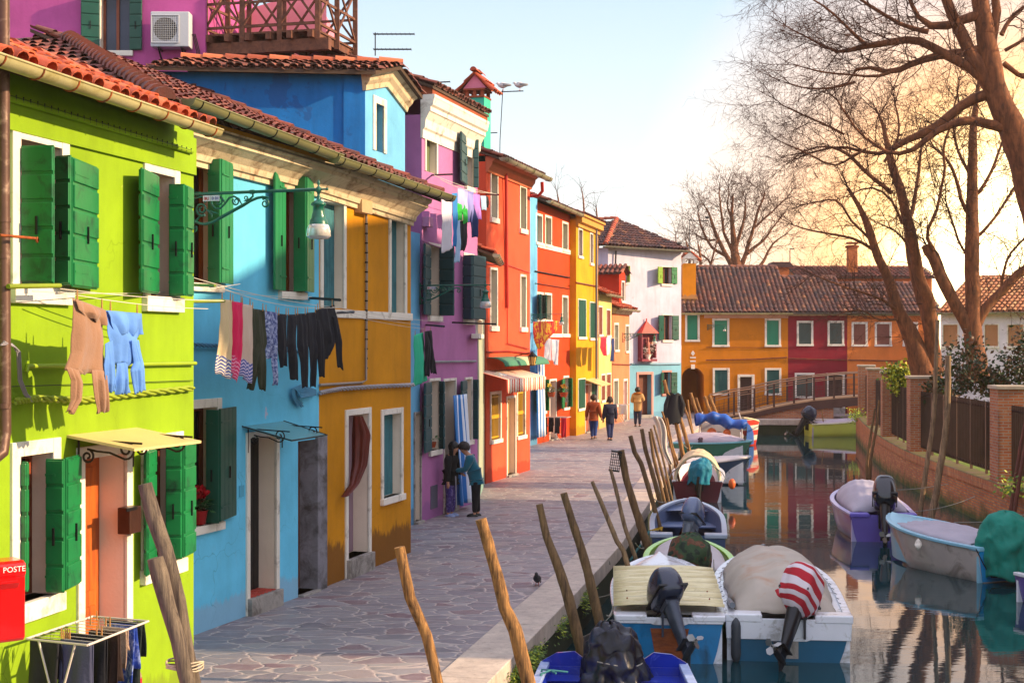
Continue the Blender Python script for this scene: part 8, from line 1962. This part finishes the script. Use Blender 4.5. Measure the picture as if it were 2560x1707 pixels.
person('older woman in a teal sweater and black trousers leaning toward the doorway', G(1187, 1290), R(178), 1.64, dict(lean=.30, hx=-.02, headf=.03, elL=(.10, .12, .64), wrL=(.24, .05, .62), elR=(.09, .12, .64), wrR=(.23, .05, .60), knL=(-.01, .05, .28), anL=(.0, .05, .045), knR=(-.02, .05, .28), anR=(-.04, .05, .045)), mat('teal_wool', '#0c5a6c', .95, .08, 4, .3, 40, sheen=.3), mat('black_trousers', '#0e0c14', .85, .2, 5), mat('black_shoe', '#101014', .5), GYH, 0)
person('man in a rust brown jacket and blue jeans walking away along the quay', G(1484, 1098), R(75), 1.74, dict(knL=(.05, .05, .28), anL=(.08, .05, .05), knR=(-.02, .05, .28), anR=(-.09, .05, .07), elL=(-.03, .15, .62), wrL=(.02, .17, .49), elR=(-.03, .15, .62), wrR=(.03, .17, .49)), mat('rust_jacket', '#8a3c14', .8, .1, 4, .3), mat('blue_jeans', '#1c3c7c', .85, .2, 6), mat('brown_shoe', '#3a2418', .5), BRH, 0, coat=.6)
person('woman in a long navy coat walking beside the man in the rust jacket', G(1525, 1101), R(100), 1.68, dict(knL=(-.02, .04, .28), anL=(-.06, .04, .06), knR=(.04, .04, .28), anR=(.05, .04, .045), elL=(.0, .14, .62), wrL=(.03, .15, .49), elR=(.0, .14, .62), wrR=(.03, .15, .49)), mat('navy_coat', '#1c2038', .85, .15, 4, .3), mat('navy_jeans', '#1c2a58', .85, .2, 6), mat('black_shoe', ''), BRH, .06, coat=1.2)
person('person in a beige coat with a fur trimmed hood seen from behind', G(1594, 1066), R(80), 1.76, dict(elL=(.04, .15, .63), wrL=(.12, .10, .66), elR=(.10, .15, .66), wrR=(.12, .06, .78)), mat('beige_coat', '#b08a58', .85, .1, 4, .3), mat('dark_jeans', '#1c2240', .85, .2, 6), mat('black_shoe', ''), BLK, 0, coat=1.1, hood=mat('fur_trim', '#9a5c20', .95, .3, 30, .6, 60))
# broom-like stick beside the doorway and the dark inner door leaf
mb = MB(); mb.tube([P(1139, 1190, 31.0), P(1141, 1268, 31.0)], .014, 6); mb.build('walking_stick', mat('stick_metal', '#8a8a94', .4), org=P(1141, 1268, 31.0), props=('thin grey walking stick beside the young woman in the doorway', 'walking stick'))
# ================================================================== bare trees
BARK = woodmat('bark', '#4a2a1a', '#965a36', (5, 5, 1.2), .9, .8)
BARK2 = mat('twig_bark', '#4c2a1c', .9, .2, 3, 0)
def tree(label, base, d, limbs, seed, dens=3.2, twig=1.0, spread=1.0, droop=.25, name='bare_tree', group='bare winter trees', minlen=.0, levels=3, tw=.0036, ysp=1.0, tm=None):
    """limbs: polylines of (px, py, width px) in the plane at depth d (individual depth drift added)"""
    rn = random.Random(seed); s = F/d; T = thing(name, label, 'tree', base, group); mb = MB(); tips = []
    def gv(a): return V((rn.gauss(0, a), rn.gauss(0, a), rn.gauss(0, a)))
    for li, lm in enumerate(limbs):
        pts_ = []; rs = []; drift = rn.uniform(-.28, .28)*ysp if li else 0; y = 0; o0 = lm[0][3] if len(lm[0]) > 3 else 0
        for i in range(len(lm)-1):
            x0, y0, w0 = lm[i][:3]; x1, y1, w1 = lm[i+1][:3]; L = math.hypot(x1-x0, y1-y0)/s; n = max(1, int(L/.3))
            for j in range(n):
                f = j/n; p = P(x0+(x1-x0)*f, y0+(y1-y0)*f, d); y += drift*L/n; p.y += o0+y; pts_.append(p+gv(.02+.02*(li > 0))); rs.append(max(.012, (w0+(w1-w0)*f)/s/2))
        p = P(lm[-1][0], lm[-1][1], d); p.y += o0+y; pts_.append(p); rs.append(max(.01, lm[-1][2]/s/2))
        for _ in range(1):
            pts_ = [pts_[0]]+[(pts_[i-1]+pts_[i]*2+pts_[i+1])/4 for i in range(1, len(pts_)-1)]+[pts_[-1]]
        if li == 0 and len(lm) > 2: rs[0] *= 1.25
        mb.tube(pts_, rs, 11 if max(rs) > .06 else 6, jit=.06)
        tips.append((pts_, rs))
    mb.build('trunk', BARK, T)
    cr = MB()
    def shoot(p, dr, L, r, lev):
        n = max(3, int(L/.22)); pts_ = [p]; q = V(p); v = V(dr).normalized(); st = L/n
        for i in range(n):
            v = (v+gv(.17)+V((0, 0, -droop*.10 if lev > 1 else -droop*.03))).normalized(); q = q+v*st; pts_.append(q)
        cr.tube(pts_, [max(tw*.5, r*(1-.85*i/n)) for i in range(n+1)], 4 if r > .02 else 3, 0, False, False)
        if lev < levels:
            k = int(L*dens*(1.5 if lev == 1 else 2.0)*rn.uniform(.7, 1.2))
            for _ in range(k):
                i = rn.randint(1, n); a = (pts_[i]-pts_[i-1]).normalized(); sd = gv(1); sd = (sd-a*sd.dot(a)).normalized(); ang = rn.uniform(.5, 1.1)
                shoot(pts_[i], a*math.cos(ang)+sd*math.sin(ang), L*rn.uniform(.3, .55)*(1.1-i/n*.4), max(tw*.7, r*.45), lev+1)
    for pts_, rs in tips:
        Lt = sum((pts_[i+1]-pts_[i]).length for i in range(len(pts_)-1))
        for i in range(1, len(pts_)):
            if rs[i] > .17 and rn.random() < .85: continue
            L = (pts_[i]-pts_[i-1]).length; k = L*dens*(1.0 if rs[i] < .1 else .5); k = int(k)+(rn.random() < k-int(k))
            for _ in range(k):
                a = (pts_[i]-pts_[i-1]).normalized(); sd = gv(1)+V((0, 0, .25)); sd = (sd-a*sd.dot(a)).normalized(); ang = rn.uniform(.5, 1.2)
                shoot(pts_[i], a*math.cos(ang)+sd*math.sin(ang), rn.uniform(.9, 2.2)*twig, min(rs[i]*.4, .018*twig), 1)
        a = (pts_[-1]-pts_[-2]).normalized()
        for _ in range(3): shoot(pts_[-1], a+gv(.25), rn.uniform(.8, 1.6)*twig, min(rs[-1]*.9, .025), 1)
    cr.build('crown', tm or BARK2, T)
    return T
tree('huge bare tree leaning in from the right edge, its limbs reaching left over the canal', (13.7, 36.5, .2), 36.5, [
    [(2720, 1040, 140), (2660, 760, 120), (2604, 540, 94), (2556, 390, 78), (2494, 246, 58), (2472, 134, 50), (2460, 60, 44), (2440, -60, 38)],
    [(2500, 250, 36), (2462, 205, 36), (2420, 120, 32), (2395, 60, 28), (2362, 10, 24), (2350, -40, 20)],
    [(2478, 214, 30), (2430, 170, 26), (2362, 134, 24), (2309, 104, 20), (2237, 104, 18), (2166, 114, 15), (2094, 126, 8), (2030, 95, 5), (1970, 60, 3)],
    [(2458, 129, 24), (2385, 127, 22), (2309, 147, 18), (2228, 185, 14), (2180, 160, 9), (2150, 150, 7), (2128, 200, 5)],
    [(2480, 232, 30), (2402, 263, 24), (2349, 313, 22), (2282, 348, 18), (2220, 390, 10), (2170, 370, 8), (2100, 350, 6), (2050, 370, 4)],
    [(2508, 330, 28), (2438, 308, 22), (2371, 304, 20), (2330, 335, 16), (2280, 382, 12), (2200, 395, 8), (2130, 330, 6), (2080, 260, 4)],
    [(2440, 40, 26), (2371, 67, 22), (2318, 87, 18), (2290, 40, 12), (2270, -20, 8)],
    [(2318, 87, 14), (2250, 60, 10), (2180, 20, 8), (2120, -20, 5)],
    [(2476, 134, 28), (2490, 60, 24), (2485, -40, 18)],
    [(2498, 90, 12), (2530, 40, 10), (2570, 10, 7)], [(2506, 130, 10), (2540, 110, 8), (2580, 80, 6)], [(2515, 160, 14), (2550, 180, 12), (2590, 200, 10)],
    [(2166, 114, 10), (2110, 60, 7), (2060, 20, 5), (2010, -10, 3)], [(2228, 185, 9), (2160, 200, 6), (2080, 190, 5), (1990, 170, 3)], [(2140, 205, 7), (2060, 230, 5), (1970, 215, 3)], [(2120, 330, 6), (2040, 300, 5), (1960, 260, 3)],
    [(2166, 370, 7), (2090, 420, 5), (2010, 380, 4), (1960, 350, 2)]], 5, dens=5.2, twig=1.1, ysp=.7, droop=.6)
tree('bare tree with twin leaning trunks behind the garden railings, left of the warm sky glow', (13.9, 49, .2), 49, [
    [(2316, 955, 66), (2300, 900, 56), (2262, 800, 34), (2245, 784, 32), (2224, 700, 26), (2199, 650, 22), (2175, 590, 20), (2166, 549, 18), (2150, 520, 12), (2120, 470, 8)],
    [(2330, 930, 40), (2325, 814, 34), (2309, 740, 30), (2291, 690, 28), (2262, 560, 26), (2228, 473, 22), (2212, 402, 18), (2195, 350, 12), (2180, 300, 6)],
    [(2345, 930, 34), (2340, 860, 30), (2318, 740, 30), (2297, 640, 20), (2290, 560, 12), (2320, 500, 10), (2340, 400, 8), (2350, 330, 5)],
    [(2228, 480, 12), (2170, 440, 10), (2100, 380, 8), (2060, 365, 5), (1990, 390, 3)], [(2200, 640, 9), (2140, 590, 7), (2060, 580, 5), (1990, 560, 3)], [(2175, 600, 7), (2090, 500, 5), (2020, 510, 3)],
    [(2245, 780, 9), (2180, 740, 6), (2100, 720, 5), (2020, 690, 3)], [(2262, 560, 9), (2240, 500, 6), (2190, 460, 5), (2140, 480, 3)], [(2291, 690, 9), (2270, 620, 7), (2230, 580, 5)], [(2212, 402, 8), (2250, 340, 6), (2240, 260, 4)], [(2250, 790, 8), (2200, 800, 5), (2140, 770, 4), (2080, 790, 2)]], 6, dens=4.6, twig=1.1, ysp=1.0, droop=.5)
tree('bare tree forking into three thick limbs in the middle of the garden', (15.6, 48, .2), 48, [
    [(2442, 955, 62), (2441, 900, 52), (2432, 830, 44), (2432, 753, 38), (2430, 680, 36), (2428, 594, 34), (2430, 500, 28), (2430, 440, 26), (2432, 335, 20), (2440, 250, 12), (2450, 180, 8)],
    [(2434, 850, 34), (2406, 799, 32), (2385, 750, 30), (2367, 715, 30), (2345, 660, 30), (2325, 620, 30), (2318, 612, 26)],
    [(2436, 820, 26), (2459, 776, 24), (2480, 745, 22), (2505, 726, 22), (2540, 690, 22), (2590, 655, 22)],
    [(2330, 625, 10), (2300, 598, 9), (2331, 527, 8), (2345, 450, 7), (2340, 357, 6), (2370, 280, 4)], [(2432, 560, 12), (2400, 500, 10), (2380, 420, 8), (2340, 380, 5)], [(2432, 500, 10), (2480, 430, 8), (2510, 360, 6), (2530, 300, 4)], [(2440, 600, 9), (2490, 540, 7), (2560, 440, 6)], [(2430, 450, 9), (2400, 380, 7), (2380, 300, 5), (2400, 200, 3)], [(2500, 728, 8), (2520, 640, 6), (2560, 590, 5)], [(2434, 660, 8), (2390, 600, 6), (2370, 520, 5)]], 7, dens=4.6, twig=1.1, ysp=1.0, droop=.5)
tree('round crowned bare tree standing far behind the ochre end house', (15.3, 96, 0), 96, [
    [(1846, 760, 30), (1844, 690, 26), (1838, 640, 22), (1832, 590, 14), (1830, 540, 9), (1832, 490, 5)],
    [(1842, 690, 16), (1815, 640, 12), (1790, 590, 9), (1775, 550, 7), (1762, 520, 4)], [(1846, 680, 14), (1868, 630, 11), (1885, 570, 8), (1900, 520, 6), (1915, 480, 4)],
    [(1815, 640, 9), (1780, 620, 7), (1755, 570, 5), (1745, 530, 3)], [(1838, 620, 9), (1858, 560, 7), (1862, 500, 4)], [(1835, 640, 9), (1810, 580, 7), (1800, 520, 5), (1798, 475, 3)], [(1870, 630, 9), (1910, 600, 6), (1940, 560, 4), (1965, 530, 3)], [(1866, 700, 12), (1905, 660, 8), (1935, 610, 5), (1960, 590, 3)], [(1885, 570, 6), (1930, 530, 4), (1960, 500, 3)], [(1790, 600, 6), (1765, 600, 4), (1740, 585, 3)], [(1832, 560, 6), (1818, 520, 4), (1822, 470, 2)], [(1795, 690, 8), (1770, 650, 5), (1730, 620, 3)]], 8, dens=2.6, twig=1.5, ysp=.6, droop=-.3, tw=.015)
tree('small twiggy tree behind the roof of the yellow house', (4, 90, 0), 92, [[(1400, 640, 10), (1400, 560, 8), (1396, 500, 4), (1392, 480, 2)], [(1460, 640, 9), (1462, 560, 6), (1460, 500, 4), (1456, 470, 2)], [(1495, 640, 8), (1492, 560, 5), (1490, 520, 3)]], 9, dens=1.3, twig=1.2, droop=-.5, tw=.012, levels=2)
tree('thin bare bush rising behind the orange end chimney', (12, 90, 0), 90, [[(1750, 700, 8), (1752, 640, 6), (1745, 610, 4)], [(1770, 700, 8), (1780, 640, 5), (1790, 600, 3)], [(1720, 700, 8), (1725, 640, 5), (1715, 600, 3)], [(1700, 690, 6), (1690, 620, 4), (1688, 590, 2)]], 10, dens=1.6, twig=1.3, droop=-.3, tw=.012, levels=2)
# out of view: the tree that dapples the upper fronts
tree('tall bare tree on the right bank beyond the edge of the view', (14.6, 35.6, .2), 35.6, [[(2760, 900, 60), (2750, 500, 50), (2740, 200, 40), (2730, -100, 20)], [(2745, 420, 26), (2690, 250, 20), (2660, 50, 14), (2650, -100, 8)], [(2745, 500, 26), (2830, 300, 18), (2880, 100, 10)], [(2740, 250, 20), (2800, 50, 12), (2820, -100, 8)]], 12, dens=1.2, twig=1.3, levels=2)
# ================================================================== shrubs
def shrub(name, label, c, rr, n, leaf, cols, seed, cat='shrub', stems=8, clump=14):
    rn = random.Random(seed); T = thing(name, label, cat, (c[0], c[1], c[2]-rr[2])); mb = MB(); cl = []
    for _ in range(clump):
        while True:
            q = V((rn.uniform(-1, 1), rn.uniform(-1, 1), rn.uniform(-1, 1)))
            if q.length < 1: break
        cl.append(V(c)+V((q.x*rr[0], q.y*rr[1], q.z*rr[2])))
    for k in range(n):
        q = rn.choice(cl); p = q+V((rn.gauss(0, rr[0]*.28), rn.gauss(0, rr[1]*.28), rn.gauss(0, rr[2]*.28))); a = V((rn.gauss(0, 1), rn.gauss(0, 1), rn.gauss(.3, .8))).normalized(); b = a.orthogonal().normalized(); b = (b*math.cos(k)+a.cross(b)*math.sin(k)); s_ = leaf*rn.uniform(.6, 1.3)
        mb.add([p, p+a*s_*.5+b*s_*.28, p+a*s_, p+a*s_*.5-b*s_*.28], [(0, 1, 2, 3)], rn.randrange(len(cols)))
    mb.build('foliage', cols, T); mb = MB()
    for q in cl[:stems]: b0 = V((c[0]+rn.uniform(-.3, .3)*rr[0], c[1], c[2]-rr[2])); mb.tube([b0, b0.lerp(q, .5)+V((rn.uniform(-.1, .1), 0, 0)), q], [.02, .014, .006], 5)
    mb.build('stem', BARK, T)
LF1, LF2, LF3 = mat('yellow_green_leaf', '#9aa81c', .55, .2, 9), mat('bright_leaf', '#c0c030', .55, .2, 9), mat('mid_leaf', '#4c6a18', .6, .2, 9)
DL1, DL2 = mat('dark_glossy_leaf', '#2a3a1c', .4, .3, 9), mat('russet_leaf', '#5a3a20', .6, .3, 9)
shrub('yellow_shrub', 'sunlit yellow green bush behind the brick pillars', P(2288, 948, 50), (.85, .6, .55), 2600, .16, [LF1, LF2, LF3], 1)
for i, (x, y, rx, rz, n, lb) in enumerate([(2408, 905, .55, .9, 900, 'dark leafy bush left of the forked tree trunk'), (2520, 940, .8, .7, 1000, 'dark russet hedge bush at the right end of the garden'), (2470, 960, .6, .4, 700, 'low dark bush at the foot of the forked tree'), (2360, 970, .5, .4, 600, 'low dark bush behind the tall canal poles'), (2560, 880, .5, .8, 500, 'tall sparse bush at the right edge of the garden')]):
    shrub('garden_bush', lb, P(x, y, 44), (rx, .6, rz), n, .15, [DL1, DL2, DL1], 20+i, clump=18)
def qx(dd):
    for i in range(len(QL)-1):
        if QL[i][1] <= dd <= QL[i+1][1]: f = (dd-QL[i][1])/(QL[i+1][1]-QL[i][1]); return QL[i][0]+(QL[i+1][0]-QL[i][0])*f
for i, (dd, n, lb) in enumerate([(17.6, 900, 'yellow green plant tuft hanging from the quay edge in the foreground'), (18.4, 500, 'smaller green tuft right behind the foreground quay tuft'), (22.6, 260, 'small sparse plant on the quay wall near the lime trimmed boat'), (20.5, 160, 'tiny green tuft under the quay kerb between the green footed poles')]):
    rn = random.Random(i); T = thing('wall_plant', lb, 'plant', (qx(dd)+.06, dd, -.25)); mb = MB()
    for k in range(n):
        p = V((qx(dd)+.04+abs(rn.gauss(0, .06)), dd+rn.gauss(0, .28), -.12-abs(rn.gauss(0, .14)))); p.x = qx(p.y)+.03+abs(rn.gauss(0, .06)); a = V((rn.gauss(.6, .5), rn.gauss(0, .5), rn.gauss(-.1, .7))).normalized()*.06; b = V((0, 1, .3)).normalized()*.016
        mb.add([p, p+a*.5+b, p+a, p+a*.5-b], [(0, 1, 2, 3)], rn.randrange(3))
    mb.build('leaves', [LF1, LF3, LF3], T)
# moss patches and ivy on the wall top
for i, (dd, n, lb) in enumerate([(33.2, 260, 'small leafy plant on the right canal wall by the reddish poles'), (65.5, 240, 'green tuft on the far end of the right canal wall')]):
    p0, t = along(dd); rn = random.Random(40+i); T = thing('wall_plant', lb, 'plant', (p0.x, p0.y, .37)); mb = MB()
    for k in range(n):
        p = p0+V((-.05+rn.gauss(0, .18), rn.gauss(0, .35), .42+rn.gauss(0, .14))); a = V((rn.gauss(0, 1), rn.gauss(0, 1), rn.gauss(.3, .7))).normalized()*.12; b = a.orthogonal().normalized()*.03; mb.add([p, p+a*.5+b, p+a, p+a*.5-b], [(0, 1, 2, 3)], rn.randrange(2))
    mb.build('leaves', [LF1, LF3], T)
# ================================================================== thin warm air
m = bpy.data.materials.new('haze_air'); m.use_nodes = True; nt = m.node_tree; nt.nodes.remove(nt.nodes['Principled BSDF'])
pv = nt.nodes.new('ShaderNodeVolumePrincipled'); pv.inputs['Density'].default_value = .0005; pv.inputs['Color'].default_value = (1, .84, .66, 1); pv.inputs['Anisotropy'].default_value = .45
nt.links.new(pv.outputs[0], nt.nodes['Material Output'].inputs['Volume'])
mb = MB(); mb.box((0, 150, 8.3), (1240, 940, 23.4)); mb.build('haze', m)['kind'] = 'stuff'
